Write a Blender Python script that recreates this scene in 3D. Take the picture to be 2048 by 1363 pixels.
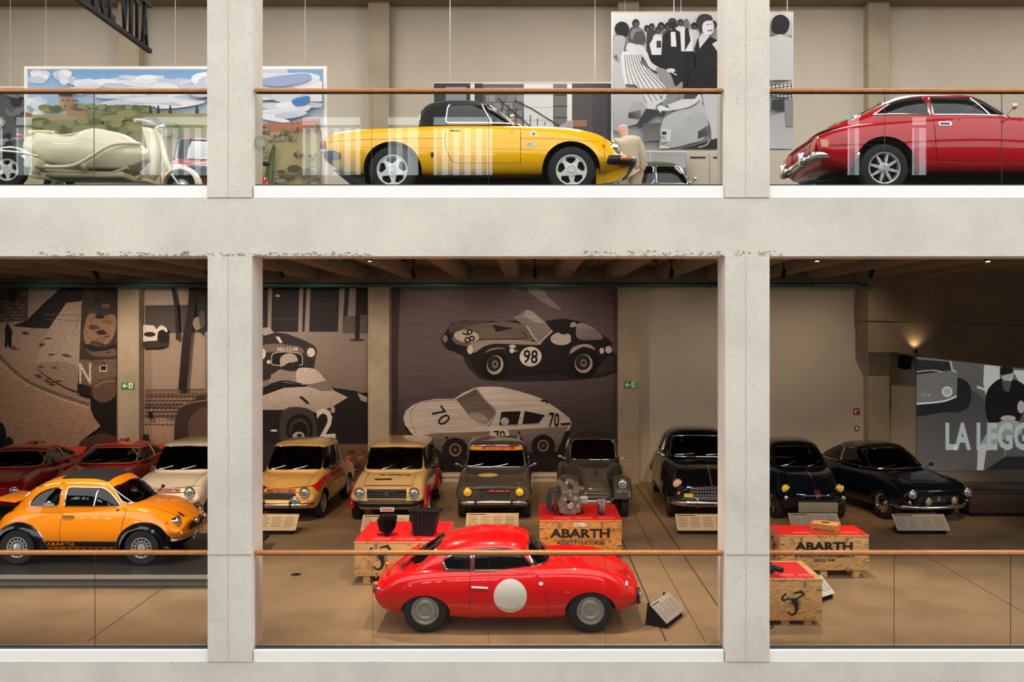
import bpy, bmesh, math, random
from mathutils import Vector, Matrix
from mathutils.bvhtree import BVHTree
from mathutils.geometry import delaunay_2d_cdt

for _o in list(bpy.data.objects):
    bpy.data.objects.remove(_o)
SC = bpy.context.scene
COL = SC.collection
RNG = random.Random(7)
PI = math.pi

# ---------------------------------------------------------------- camera
F, CD, CZ, VX, VY = 1802.5, 10.3, 3.686, 1060.0, 655.0   # focal (px of 2048), distance to facade, eye height, vanishing point
cam = bpy.data.cameras.new('camera')
cam.sensor_width = 36.0
cam.lens = F / 2048 * 36.0
cam.shift_x = (1024 - VX) / 2048
cam.shift_y = (VY - 681.5) / 2048
cam.clip_end = 200
camo = bpy.data.objects.new('camera', cam)
COL.objects.link(camo)
camo.location = (0, -CD, CZ)
camo.rotation_euler = (PI / 2, 0, 0)
SC.camera = camo

# ---------------------------------------------------------------- world, exposure
W = bpy.data.worlds.new('overcast_daylight')
SC.world = W
W.use_nodes = True
bg = W.node_tree.nodes['Background']
bg.inputs[0].default_value = (0.97, 0.98, 1.0, 1)
bg.inputs[1].default_value = 2.35
SC.view_settings.view_transform = 'Standard'
SC.view_settings.look = 'None'
SC.view_settings.gamma = 1
SC.view_settings.use_curve_mapping = False
SC.view_settings.exposure = 0.12

Z2 = 5.314           # upper floor level
YW = 11.3            # back wall


def at(px, py, Y):
    """world point seen at a photo pixel, at depth Y behind the facade"""
    k = (CD + Y) / F
    return Vector(((px - VX) * k, Y, CZ - (py - VY) * k))


# ---------------------------------------------------------------- materials
MATS = {}


def srgb(c):
    if isinstance(c, str):
        c = c.lstrip('#')
        c = [int(c[i:i + 2], 16) / 255 for i in (0, 2, 4)]
    return tuple(((v / 12.92) if v <= 0.04045 else ((v + 0.055) / 1.055) ** 2.4) for v in c) + (1,)


def pm(name, col, rough=0.5, metal=0.0, coat=0.0, spec=0.5, noise=0.0, nscale=8.0, bump=0.0, bscale=60.0, coat_r=0.03):
    if name in MATS:
        return MATS[name]
    m = bpy.data.materials.new(name)
    m.use_nodes = True
    nt = m.node_tree
    b = nt.nodes['Principled BSDF']
    c = srgb(col)
    b.inputs['Base Color'].default_value = c
    b.inputs['Roughness'].default_value = rough
    b.inputs['Metallic'].default_value = metal
    b.inputs['Coat Weight'].default_value = coat
    b.inputs['Coat Roughness'].default_value = coat_r
    b.inputs['Specular IOR Level'].default_value = spec
    if noise or bump:
        tc = nt.nodes.new('ShaderNodeTexCoord')
    if noise:
        n = nt.nodes.new('ShaderNodeTexNoise')
        n.inputs['Scale'].default_value = nscale
        n.inputs['Detail'].default_value = 6
        nt.links.new(tc.outputs['Object'], n.inputs['Vector'])
        r = nt.nodes.new('ShaderNodeValToRGB')
        r.color_ramp.elements[0].position = 0.3
        r.color_ramp.elements[1].position = 0.7
        r.color_ramp.elements[0].color = tuple(v * (1 - noise) for v in c[:3]) + (1,)
        r.color_ramp.elements[1].color = tuple(min(1, v * (1 + noise)) for v in c[:3]) + (1,)
        nt.links.new(n.outputs['Fac'], r.inputs['Fac'])
        nt.links.new(r.outputs['Color'], b.inputs['Base Color'])
    if bump:
        n2 = nt.nodes.new('ShaderNodeTexNoise')
        n2.inputs['Scale'].default_value = bscale
        n2.inputs['Detail'].default_value = 4
        nt.links.new(tc.outputs['Object'], n2.inputs['Vector'])
        bp = nt.nodes.new('ShaderNodeBump')
        bp.inputs['Strength'].default_value = bump
        bp.inputs['Distance'].default_value = 0.02
        nt.links.new(n2.outputs['Fac'], bp.inputs['Height'])
        nt.links.new(bp.outputs['Normal'], b.inputs['Normal'])
    MATS[name] = m
    return m


def paint(name, col, rough=0.35):
    return pm('paint_' + name, col, rough=rough, coat=1.0, spec=0.08)


def emis(name, col, strength):
    if name in MATS:
        return MATS[name]
    m = pm(name, col)
    b = m.node_tree.nodes['Principled BSDF']
    b.inputs['Emission Color'].default_value = srgb(col)
    b.inputs['Emission Strength'].default_value = strength
    return m


def glassmat(name, tint, refl=1.0, rough=0.0):
    """thin pane: clear transmission with a fresnel reflection"""
    if name in MATS:
        return MATS[name]
    m = bpy.data.materials.new(name)
    m.use_nodes = True
    nt = m.node_tree
    nt.nodes.clear()
    out = nt.nodes.new('ShaderNodeOutputMaterial')
    mix = nt.nodes.new('ShaderNodeMixShader')
    t = nt.nodes.new('ShaderNodeBsdfTransparent')
    t.inputs[0].default_value = tuple(tint) + (1,)
    g = nt.nodes.new('ShaderNodeBsdfGlossy')
    g.inputs['Roughness'].default_value = rough
    g.inputs[0].default_value = (refl, refl, refl, 1)
    fr = nt.nodes.new('ShaderNodeFresnel')
    fr.inputs[0].default_value = 1.5
    nt.links.new(fr.outputs[0], mix.inputs[0])
    nt.links.new(t.outputs[0], mix.inputs[1])
    nt.links.new(g.outputs[0], mix.inputs[2])
    nt.links.new(mix.outputs[0], out.inputs[0])
    MATS[name] = m
    return m


# ---------------------------------------------------------------- mesh helpers
def mesh(name, verts, faces, mat=None, parent=None, smooth=None, mats=None, fmat=None):
    me = bpy.data.meshes.new(name)
    me.from_pydata([tuple(v) for v in verts], [], faces)
    me.validate()
    if mats:
        for m in mats:
            me.materials.append(m)
        if fmat:
            for p, i in zip(me.polygons, fmat):
                p.material_index = i
    elif mat:
        me.materials.append(mat)
    return link(name, me, parent, smooth)


def link(name, me, parent=None, smooth=None):
    if smooth is not None:
        for p in me.polygons:
            p.use_smooth = True
        try:
            me.set_sharp_from_angle(angle=math.radians(smooth))
        except Exception:
            pass
    o = bpy.data.objects.new(name, me)
    COL.objects.link(o)
    if parent:
        o.parent = parent
    return o


def empty(name, loc=(0, 0, 0), rz=0.0, label=None, cat=None, group=None):
    o = bpy.data.objects.new(name, None)
    o.empty_display_size = 0.1
    COL.objects.link(o)
    o.location = loc
    o.rotation_euler = (0, 0, rz)
    return tag(o, label, cat, group)


def tag(o, label=None, cat=None, group=None, kind=None):
    if label:
        o['label'] = label
    if cat:
        o['category'] = cat
    if group:
        o['group'] = group
    if kind:
        o['kind'] = kind
    return o


class G:
    """vertex/face collector"""

    def __init__(s):
        s.v, s.f = [], []

    def add(s, v, f):
        n = len(s.v)
        s.v += [Vector(p) for p in v]
        s.f += [tuple(i + n for i in q) for q in f]
        return s

    def box(s, x0, x1, y0, y1, z0, z1):
        return s.add([(x0, y0, z0), (x1, y0, z0), (x1, y1, z0), (x0, y1, z0), (x0, y0, z1), (x1, y0, z1), (x1, y1, z1), (x0, y1, z1)],
                     [(0, 3, 2, 1), (4, 5, 6, 7), (0, 1, 5, 4), (1, 2, 6, 5), (2, 3, 7, 6), (3, 0, 4, 7)])

    def rbox(s, x0, x1, y0, y1, z0, z1, r=0.01):
        bm = bmesh.new()
        bmesh.ops.create_cube(bm, size=1)
        for v in bm.verts:
            v.co = Vector(((x0 + x1) / 2 + v.co.x * (x1 - x0), (y0 + y1) / 2 + v.co.y * (y1 - y0), (z0 + z1) / 2 + v.co.z * (z1 - z0)))
        bmesh.ops.bevel(bm, geom=bm.edges[:], offset=r, segments=3, profile=0.5, affect='EDGES')
        bm.verts.index_update()
        s.add([v.co.copy() for v in bm.verts], [[v.index for v in f.verts] for f in bm.faces])
        bm.free()
        return s

    def prism(s, pts, axis, a, b):
        """2-D polygon extruded along axis ('x': pts are (y,z); 'y': (x,z); 'z': (x,y))"""
        def P(p, t):
            return {'x': (t, p[0], p[1]), 'y': (p[0], t, p[1]), 'z': (p[0], p[1], t)}[axis]
        n = len(pts)
        area = sum(pts[i][0] * pts[(i + 1) % n][1] - pts[(i + 1) % n][0] * pts[i][1] for i in range(n))
        if (area < 0):
            pts = pts[::-1]
        if axis == 'y':
            a, b = max(a, b), min(a, b)
        else:
            a, b = min(a, b), max(a, b)
        return s.add([P(p, a) for p in pts] + [P(p, b) for p in pts],
                     [tuple(range(n - 1, -1, -1)), tuple(range(n, 2 * n))] + [(i, (i + 1) % n, n + (i + 1) % n, n + i) for i in range(n)])

    def lathe(s, prof, n=24, axis='y', c=(0, 0, 0)):
        """profile [(r, t)] turned about axis through c; ends closed on the axis when r == 0"""
        rings, v, f = [], [], []
        for r, t in prof:
            if r < 1e-6:
                rings.append([len(v)])
                v.append((0, t, 0))
            else:
                rings.append(list(range(len(v), len(v) + n)))
                v += [(r * math.cos(2 * PI * k / n), t, r * math.sin(2 * PI * k / n)) for k in range(n)]
        for A, B in zip(rings, rings[1:]):
            for k in range(n):
                k2 = (k + 1) % n
                if len(A) == 1 and len(B) == 1:
                    continue
                if len(A) == 1:
                    f.append((A[0], B[k], B[k2]))
                elif len(B) == 1:
                    f.append((A[k2], A[k], B[0]))
                else:
                    f.append((A[k2], A[k], B[k], B[k2]))
        if axis == 'x':
            v = [(y, -x, z) for x, y, z in v]
        elif axis == 'z':
            v = [(x, -z, y) for x, y, z in v]
        return s.add([Vector(p) + Vector(c) for p in v], f)

    def tube(s, pts, r, n=8, closed=False, cap=True):
        pts = [Vector(p) for p in pts]
        m = len(pts)
        rs = r if isinstance(r, (list, tuple)) else [r] * m
        rings = []
        up = None
        for i, p in enumerate(pts):
            if closed:
                t = pts[(i + 1) % m] - pts[i - 1]
            else:
                t = pts[min(i + 1, m - 1)] - pts[max(i - 1, 0)]
            if t.length < 1e-9:
                t = Vector((0, 0, 1))
            t.normalize()
            if up is None:
                up = t.orthogonal().normalized()
            else:
                up = (up - t * up.dot(t))
                up = up.normalized() if up.length > 1e-6 else t.orthogonal().normalized()
            bi = t.cross(up)
            rings.append([p + (up * math.cos(2 * PI * k / n) + bi * math.sin(2 * PI * k / n)) * rs[i] for k in range(n)])
        v = [q for ring in rings for q in ring]
        f = []
        for i in range(m if closed else m - 1):
            j = (i + 1) % m
            for k in range(n):
                k2 = (k + 1) % n
                f.append((i * n + k, i * n + k2, j * n + k2, j * n + k))
        if cap and not closed:
            f.append(tuple(range(n - 1, -1, -1)))
            f.append(tuple((m - 1) * n + k for k in range(n)))
        return s.add(v, f)

    def ball(s, c, r, nu=12, nv=8):
        rr = r if isinstance(r, (list, tuple)) else (r, r, r)
        prof = [(math.sin(PI * i / nv), -math.cos(PI * i / nv)) for i in range(nv + 1)]
        prof[0], prof[-1] = (0, -1), (0, 1)
        g = G().lathe(prof, nu, 'z')
        return s.add([(c[0] + p[0] * rr[0], c[1] + p[1] * rr[1], c[2] + p[2] * rr[2]) for p in g.v], g.f)

    def xf(s, M):
        s.v = [M @ p for p in s.v]
        return s

    def build(s, name, mat, parent=None, smooth=None):
        return mesh(name, s.v, s.f, mat, parent, smooth)


def rot(rx=0, ry=0, rz=0, loc=(0, 0, 0)):
    return Matrix.Translation(loc) @ Matrix.Rotation(rz, 4, 'Z') @ Matrix.Rotation(ry, 4, 'Y') @ Matrix.Rotation(rx, 4, 'X')


def pchip(xs, ys):
    n = len(xs)
    h = [xs[i + 1] - xs[i] for i in range(n - 1)]
    d = [(ys[i + 1] - ys[i]) / h[i] for i in range(n - 1)]
    m = [0.0] * n
    m[0], m[-1] = d[0], d[-1]
    for i in range(1, n - 1):
        if d[i - 1] * d[i] > 0:
            w1, w2 = 2 * h[i] + h[i - 1], h[i] + 2 * h[i - 1]
            m[i] = (w1 + w2) / (w1 / d[i - 1] + w2 / d[i])

    def f(x):
        if x <= xs[0]:
            return ys[0]
        if x >= xs[-1]:
            return ys[-1]
        i = 0
        while x > xs[i + 1]:
            i += 1
        t = (x - xs[i]) / h[i]
        t2, t3 = t * t, t * t * t
        return (2 * t3 - 3 * t2 + 1) * ys[i] + (t3 - 2 * t2 + t) * h[i] * m[i] + (-2 * t3 + 3 * t2) * ys[i + 1] + (t3 - t2) * h[i] * m[i + 1]
    return f


def catmull(pts, k, closed=False):
    """centripetal-ish Catmull-Rom through 2-D/3-D points, k samples per span"""
    P = [Vector(p) for p in pts]
    n = len(P)
    out = []
    for i in range(n if closed else n - 1):
        if closed:
            p0, p1, p2, p3 = P[i - 1], P[i], P[(i + 1) % n], P[(i + 2) % n]
        else:
            p0, p1, p2, p3 = P[max(i - 1, 0)], P[i], P[i + 1], P[min(i + 2, n - 1)]
        for j in range(k):
            t = j / k
            out.append(0.5 * ((2 * p1) + (p2 - p0) * t + (2 * p0 - 5 * p1 + 4 * p2 - p3) * t * t + (3 * p1 - p0 - 3 * p2 + p3) * t ** 3))
    if not closed:
        out.append(P[-1])
    return out


def rounded(pts, r, k=4):
    """round the corners of a 2-D polygon; r a number or one per corner"""
    P = [Vector(p) for p in pts]
    n = len(P)
    rs = r if isinstance(r, (list, tuple)) else [r] * n
    out = []
    for i in range(n):
        a, b, c = P[i - 1], P[i], P[(i + 1) % n]
        q = min(rs[i], (a - b).length * 0.49, (c - b).length * 0.49)
        if q < 1e-4:
            out.append(b)
            continue
        s, e = b + (a - b).normalized() * q, b + (c - b).normalized() * q
        for j in range(k + 1):
            t = j / k
            out.append(s * (1 - t) ** 2 + b * 2 * t * (1 - t) + e * t * t)
    return out


def circle2(cx, cy, rx, ry=None, n=28, a0=0.0):
    ry = rx if ry is None else ry
    return [(cx + rx * math.cos(2 * PI * i / n + a0), cy + ry * math.sin(2 * PI * i / n + a0)) for i in range(n)]


def inside(p, poly):
    x, y = p[0], p[1]
    c = False
    n = len(poly)
    for i in range(n):
        x1, y1, x2, y2 = poly[i][0], poly[i][1], poly[i - 1][0], poly[i - 1][1]
        if (y1 > y) != (y2 > y) and x < (x2 - x1) * (y - y1) / (y2 - y1) + x1:
            c = not c
    return c


def densify(poly, step, closed=True):
    out = []
    n = len(poly)
    for i in range(n if closed else n - 1):
        a, b = Vector(poly[i]), Vector(poly[(i + 1) % n])
        m = max(1, int(math.ceil((b - a).length / step)))
        out += [a + (b - a) * (j / m) for j in range(m)]
    if not closed:
        out.append(Vector(poly[-1]))
    return out


def tess(poly, step):
    b = densify(poly, step)
    n = len(b)
    xs, ys = [p[0] for p in b], [p[1] for p in b]
    pts = [Vector((p[0], p[1])) for p in b]
    gx = min(xs) + step * 0.5
    k = 0
    while gx < max(xs):
        gy = min(ys) + step * (0.5 if k % 2 else 1.0)
        while gy < max(ys):
            if inside((gx, gy), b) and min((gx - p[0]) ** 2 + (gy - p[1]) ** 2 for p in b) > (0.45 * step) ** 2:
                pts.append(Vector((gx, gy)))
            gy += step
        gx += step
        k += 1
    r = delaunay_2d_cdt(pts, [(i, (i + 1) % n) for i in range(n)], [], 1, 1e-5)
    return [tuple(p) for p in r[0]], [tuple(f) for f in r[2]]


def ribbon(line, w):
    """polygon of a 2-D polyline of width w"""
    P = [Vector(p) for p in line]
    L, R = [], []
    for i, p in enumerate(P):
        t = (P[min(i + 1, len(P) - 1)] - P[max(i - 1, 0)])
        t = t.normalized() if t.length > 1e-9 else Vector((1, 0))
        nn = Vector((-t.y, t.x)) * (w / 2)
        L.append(p + nn)
        R.append(p - nn)
    return L + R[::-1]


class Skin:
    """a surface to lay flat outlines onto. axis: 's-' from -y, 's+' from +y, 'f' from +x, 'r' from -x, 't' from above; outline in (x,z), (y,z) or (x,y)"""
    D = {'s-': ((0, 1, 0), lambda a, b: (a, -5, b)), 's+': ((0, -1, 0), lambda a, b: (a, 5, b)), 'f': ((-1, 0, 0), lambda a, b: (9, a, b)),
         'r': ((1, 0, 0), lambda a, b: (-9, a, b)), 't': ((0, 0, -1), lambda a, b: (a, b, 9))}

    def __init__(s, *objs):
        v, f = [], []
        for o in objs:
            n = len(v)
            v += [p.co.copy() for p in o.data.vertices]
            f += [tuple(i + n for i in p.vertices) for p in o.data.polygons]
        s.b = BVHTree.FromPolygons(v, f)

    def hit(s, axis, a, b):
        d, fn = s.D[axis]
        d = Vector(d)
        loc, nor, _, _ = s.b.ray_cast(Vector(fn(a, b)), d)
        if loc is None:
            return None, None
        if nor.dot(d) > 0:
            nor = -nor
        return loc, nor

    def near(s, axis, a, b):
        """hit, or the closest point for spots just past the outline"""
        loc, nor = s.hit(axis, a, b)
        if loc is None:
            d, fn = s.D[axis]
            o = Vector(fn(a, b))
            loc, nor, _, _ = s.b.find_nearest(o + Vector(d) * 8)
        return loc, nor

    def patch(s, name, poly, axis, off, mat, parent, step=0.05, smooth=60):
        v2, f2 = tess(poly, step)
        v, ok = [], []
        for a, b in v2:
            loc, nor = s.hit(axis, a, b)
            ok.append(loc is not None)
            v.append(loc + nor * off if loc is not None else Vector((0, 0, 0)))
        d = Vector(s.D[axis][0])
        f = []
        for q in f2:
            if not all(ok[i] for i in q):
                continue
            nn = (v[q[1]] - v[q[0]]).cross(v[q[2]] - v[q[0]])
            f.append(q if nn.dot(d) < 0 else q[::-1])
        use = sorted({i for q in f for i in q})
        ix = {i: k for k, i in enumerate(use)}
        if not f:
            return None
        return mesh(name, [v[i] for i in use], [tuple(ix[i] for i in q) for q in f], mat, parent, smooth)

    def line(s, name, pts, axis, r, mat, parent, closed=False, off=0.0, step=0.04, n=6):
        P = []
        for a, b in densify(pts, step, closed):
            loc, nor = s.hit(axis, a, b)
            if loc is not None:
                P.append(loc + nor * off)
        if len(P) < 2:
            return None
        return G().tube(P, r, n, closed).build(name, mat, parent, 50)


def boolcut(me, cutters, mat_dark):
    """difference by the manifold solver; returns a new mesh"""
    ob = bpy.data.objects.new('_t', me)
    COL.objects.link(ob)
    tmp = [ob]
    for c in cutters:
        cm = bpy.data.meshes.new('_c')
        cm.from_pydata([tuple(p) for p in c.v], [], c.f)
        cm.validate()
        bm = bmesh.new()
        bm.from_mesh(cm)
        bmesh.ops.recalc_face_normals(bm, faces=bm.faces)
        bm.to_mesh(cm)
        bm.free()
        cm.materials.append(mat_dark)
        co = bpy.data.objects.new('_c', cm)
        COL.objects.link(co)
        tmp.append(co)
        md = ob.modifiers.new('b', 'BOOLEAN')
        md.operation = 'DIFFERENCE'
        md.object = co
        md.solver = 'MANIFOLD'
        try:
            md.material_mode = 'TRANSFER'
        except Exception:
            pass
    dg = bpy.context.evaluated_depsgraph_get()
    dg.update()
    out = bpy.data.meshes.new_from_object(ob.evaluated_get(dg))
    for o in tmp:
        bpy.data.objects.remove(o)
    return out


def text_mesh(s, size=1.0, sx=1.0, bold=0.0, align='CENTER', extrude=0.0, space=1.0):
    cu = bpy.data.curves.new('_txt', 'FONT')
    cu.body = s
    cu.size = size
    cu.align_x = align
    cu.align_y = 'CENTER'
    cu.offset = bold
    cu.extrude = extrude
    cu.space_character = space
    cu.resolution_u = 2
    o = bpy.data.objects.new('_txt', cu)
    COL.objects.link(o)
    dg = bpy.context.evaluated_depsgraph_get()
    me = bpy.data.meshes.new_from_object(o.evaluated_get(dg))
    bpy.data.objects.remove(o)
    for v in me.vertices:
        v.co.x *= sx
    return me


def text_obj(name, s, size, M, mat, parent=None, sx=1.0, bold=0.0, extrude=0.0, space=1.0, align='CENTER'):
    """lettering; M maps the text's xy-plane into place"""
    me = text_mesh(s, size, sx, bold, align, extrude, space)
    me.transform(M)
    me.materials.clear()
    me.materials.append(mat)
    return link(name, me, parent)


def wallM(x, y, z, rz=0.0):
    """matrix that stands text upright on a surface facing -y"""
    return Matrix.Translation((x, y, z)) @ Matrix.Rotation(rz, 4, 'Z') @ Matrix.Rotation(PI / 2, 4, 'X')
# ================================================================ materials of the building
def concrete(name, col, pits=True, stain=0.08, joint=None, rough=0.8):
    if name in MATS:
        return MATS[name]
    m = bpy.data.materials.new(name)
    m.use_nodes = True
    nt = m.node_tree
    N, L = nt.nodes, nt.links
    b = N['Principled BSDF']
    b.inputs['Roughness'].default_value = rough
    b.inputs['Specular IOR Level'].default_value = 0.3
    c = srgb(col)
    tc = N.new('ShaderNodeTexCoord')

    def noise(scale, detail=6, rough_=0.6):
        n = N.new('ShaderNodeTexNoise')
        n.inputs['Scale'].default_value = scale
        n.inputs['Detail'].default_value = detail
        n.inputs['Roughness'].default_value = rough_
        L.new(tc.outputs['Object'], n.inputs['Vector'])
        return n.outputs['Fac']

    def ramp(src, stops):
        r = N.new('ShaderNodeValToRGB')
        e = r.color_ramp.elements
        while len(e) < len(stops):
            e.new(0.5)
        for q, (p, cc) in zip(e, stops):
            q.position = p
            q.color = cc if len(cc) == 4 else tuple(cc) + (1,)
        L.new(src, r.inputs['Fac'])
        return r.outputs['Color']

    def mul(a, bb, fac=1.0):
        x = N.new('ShaderNodeMixRGB')
        x.blend_type = 'MULTIPLY'
        x.inputs[0].default_value = fac
        L.new(a, x.inputs[1])
        L.new(bb, x.inputs[2])
        return x.outputs[0]
    dk = tuple(v * (1 - stain * 2.2) for v in c[:3])
    base = ramp(noise(0.9, 8, 0.65), [(0.3, dk), (0.55, c), (0.8, tuple(min(1, v * (1 + stain)) for v in c[:3]))])
    g = 1 - stain
    base = mul(base, ramp(noise(35, 4), [(0.35, (g, g, g)), (0.6, (1, 1, 1))]))
    h = None
    if pits:
        vo = N.new('ShaderNodeTexVoronoi')
        vo.inputs['Scale'].default_value = 14
        vo.inputs['Randomness'].default_value = 1
        L.new(tc.outputs['Object'], vo.inputs['Vector'])
        pit = ramp(vo.outputs['Distance'], [(0.0, (0.35, 0.33, 0.3)), (0.065, (0.45, 0.43, 0.4)), (0.10, (1, 1, 1))])
        gate = ramp(noise(2.3, 2), [(0.46, (0, 0, 0)), (0.53, (1, 1, 1))])
        mx = N.new('ShaderNodeMixRGB')
        L.new(gate, mx.inputs[0])
        mx.inputs[1].default_value = (1, 1, 1, 1)
        L.new(pit, mx.inputs[2])
        base = mul(base, mx.outputs[0])
    L.new(base, b.inputs['Base Color'])
    bp = N.new('ShaderNodeBump')
    bp.inputs['Strength'].default_value = 0.25
    bp.inputs['Distance'].default_value = 0.01
    L.new(noise(60, 5), bp.inputs['Height'])
    L.new(bp.outputs['Normal'], b.inputs['Normal'])
    MATS[name] = m
    return m


M_CONC = concrete('concrete_facade', '#D6CFC0')
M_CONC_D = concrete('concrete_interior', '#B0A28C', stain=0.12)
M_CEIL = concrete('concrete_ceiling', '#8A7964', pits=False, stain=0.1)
M_WALL = pm('plaster_wall', '#C4BAAA', rough=0.85, noise=0.03, nscale=1.5)
M_WHITE = pm('white_kerb', '#F2F0E8', rough=0.5)
M_WOOD = pm('rail_wood', '#B4743F', rough=0.35, noise=0.15, nscale=14)
M_STEEL = pm('dark_channel', '#3A4448', rough=0.4, metal=0.6)
M_GLASS = glassmat('railing_glass', (0.93, 0.955, 0.945), 1.0)
M_EDGE = pm('glass_edge', '#2C3B36', rough=0.2)
M_TEAL = pm('teal_pipe', '#1F5650', rough=0.35)
M_BLACK = pm('black_metal', '#08080A', rough=0.55, spec=.3)
M_DARK = pm('dark_void', '#0B0B0C', rough=0.9)
M_FLOOR = concrete('polished_floor', '#9A7F60', pits=False, stain=0.16, rough=0.38)
M_FLOOR2 = concrete('upper_floor', '#7d7468', pits=False, stain=0.1, rough=0.5)

XS = [-15.5, -9.59, -3.68, 2.229, 8.138]      # left edges of the facade pillars
PW = 0.506
ROOF = 11.75
X0, X1 = -15.5, 14.5


def struct(name, g, mat, smooth=None):
    return tag(g.build(name, mat, None, smooth), kind='structure')


floor = struct('floor', G().box(X0, X1, 0.2, 14, -0.12, 0.0), M_FLOOR)
struct('floor_upper', G().box(X0, X1, 0.2, 14, 5.17, Z2), M_FLOOR2)
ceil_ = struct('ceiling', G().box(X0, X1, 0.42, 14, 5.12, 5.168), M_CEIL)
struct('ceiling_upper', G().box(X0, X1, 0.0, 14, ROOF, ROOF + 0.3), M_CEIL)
struct('wall_back', G().box(X0, X1, YW, YW + 0.3, -0.1, ROOF), M_WALL)
struct('wall_left', G().box(X0 - 0.3, X0, 0.4, YW, -0.1, ROOF), M_CONC_D)
struct('wall_right', G().box(X1, X1 + 0.3, 0.4, YW, -0.1, ROOF), M_CONC_D)
struct('wall_below', G().box(X0, X1, 0.3, 0.5, -4.6, -0.8), M_CONC)
struct('beam_upper', G().box(X0, X1, 0.0, 0.42, 4.503, 5.169), M_CONC)
struct('beam_lower', G().box(X0, X1, 0.0, 0.42, -0.8, -0.126), M_CONC)
struct('beam_roof', G().box(X0, X1, 0.0, 0.42, ROOF - 0.8, ROOF - 0.001), M_CONC)

# facade pillars, one per storey, slightly proud of the beams' ends
for i, x in enumerate(XS):
    for z0, z1, dx in ((-0.126, 4.503, 0.0), (5.171, ROOF - 0.8, -0.006)):
        g = G().box(x + dx, x + PW, -0.012, 0.40, z0 + 0.002, z1 - 0.002)
        p = struct('pillar', g, M_CONC)
        xc = x + 0.235
        G().box(xc - 0.004, xc + 0.004, -0.0145, -0.011, z0 + 0.01, z1 - 0.01).build('formwork_joint', pm('joint_line', '#C0B8A8', rough=0.9), p)
        if z0 < 0:
            G().box(x + 0.01, x + PW - 0.01, -0.015, -0.011, 1.085, 1.105).build('casting_joint', pm('joint_rough', '#BBAE9E', rough=1, bump=1, bscale=90), p)

# crumbled concrete along the beam's lower edge and the pillar feet
def crumble(name, x0, x1, z, n, h, seed, par=None):
    r = random.Random(seed)
    g = G()
    for k in range(n):
        cx = x0 + (x1 - x0) * r.random()
        s = 0.006 + 0.014 * r.random()
        cz = z + h * r.random() ** 2
        g.ball((cx, -0.004, cz), (s * (0.6 + r.random()), 0.008, s * 0.7), 6, 4)
    o = g.build(name, concrete('concrete_crumb', '#BDB29C', pits=False, stain=0.25), None, 30)
    return tag(o, kind='stuff', label='rough crumbled aggregate along the concrete edge', cat='concrete')


crumble('crumbled_concrete', -5.6, -1.7, 4.506, 150, 0.05, 3)
crumble('crumbled_concrete', 0.6, 2.9, 4.506, 90, 0.06, 4)
crumble('crumbled_concrete', 2.5, 2.66, 5.25, 60, 0.6, 5)

# back columns (both storeys), their edge beam and the upper roof beam
CXS = [-9.855 + 5.91 * k + 0.118 for k in range(-1, 5)]
for i, x in enumerate(CXS):
    for z0, z1 in ((0.0, 5.12), (Z2, ROOF)):
        struct('column', G().box(x, x + 0.497, 10.99, YW + 0.01, z0 + 0.001, z1 - 0.002), M_CONC_D)
struct('beam_back', G().box(X0, X1, 10.9, YW + 0.01, 4.66, 5.118), M_CEIL)
struct('beam_back_upper', G().box(X0, X1, 10.6, YW + 0.01, 11.38, ROOF - 0.002), pm('roof_beam', '#7A6B58', rough=0.8, noise=0.1))
# ribbed ceiling
nb = 0
x = -14.6
while x < 14:
    g = G().prism([(x - 0.15, 4.84), (x + 0.15, 4.84), (x + 0.2, 5.125), (x - 0.2, 5.125)], 'y', 0.43, 10.95)
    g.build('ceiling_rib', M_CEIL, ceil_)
    x += 1.182

# floor joints and floor box
for xj, w in ((1.60, 0.025), (2.06, 0.012), (2.49, 0.022), (-5.2, 0.015), (6.4, 0.015)):
    G().box(xj - w / 2, xj + w / 2, 0.3, YW, -0.01, 0.0015).build('floor_joint', pm('floor_joint', '#4A3626', rough=0.7), floor)
g = G().lathe([(0, 0), (0.075, 0), (0.075, 0.004), (0, 0.004)], 24, 'z', (0, 0, 0))
p = at(592, 1148, 3.17)
g.xf(Matrix.Translation((p.x, 3.17, 0)))
tag(g.build('floor_socket_cover', M_BLACK), 'round dark socket cover set in the floor behind the left pillar', 'floor cover')

# white kerbs and glass railings, per bay and storey
def railing(xa, xb, zf, joints, label):
    tag(G().box(xa, xb, 0.005, 0.2, zf - 0.1425, zf - 0.003).build('trim_kerb', M_WHITE), kind='structure')
    r = empty('glass_railing', ((xa + xb) / 2, 0.09, zf), 0, label, 'railing', 'glass railings along the facade')
    o = Vector(((xa + xb) / 2, 0.09, zf))
    G().rbox(xa + 0.0 - o.x, xb - o.x, -0.045, 0.03, 1.078, 1.122, 0.012).build('handrail', M_WOOD, r, 40)
    G().box(xa + 0.005 - o.x, xb - 0.005 - o.x, -0.03, 0.03, -0.002, 0.02).build('base_channel', M_STEEL, r)
    G().box(xa + 0.01 - o.x, xb - 0.01 - o.x, -0.02, 0.02, 1.068, 1.08).build('rail_channel', M_BLACK, r)
    xs = [xa + 0.012] + joints + [xb - 0.012]
    for a, b in zip(xs, xs[1:]):
        gp = G().add([(a + 0.004 - o.x, 0, 0.015), (b - 0.004 - o.x, 0, 0.015), (b - 0.004 - o.x, 0, 1.07), (a + 0.004 - o.x, 0, 1.07)], [(0, 1, 2, 3)])
        pane = gp.build('glass_pane', M_GLASS, r)
        G().box(b - 0.0045 - o.x, b - 0.001 - o.x, -0.006, 0.006, 0.015, 1.07).build('pane_edge', M_EDGE, pane)
    return r


def fx(px):
    return (px - VX) / 175.0


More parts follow.
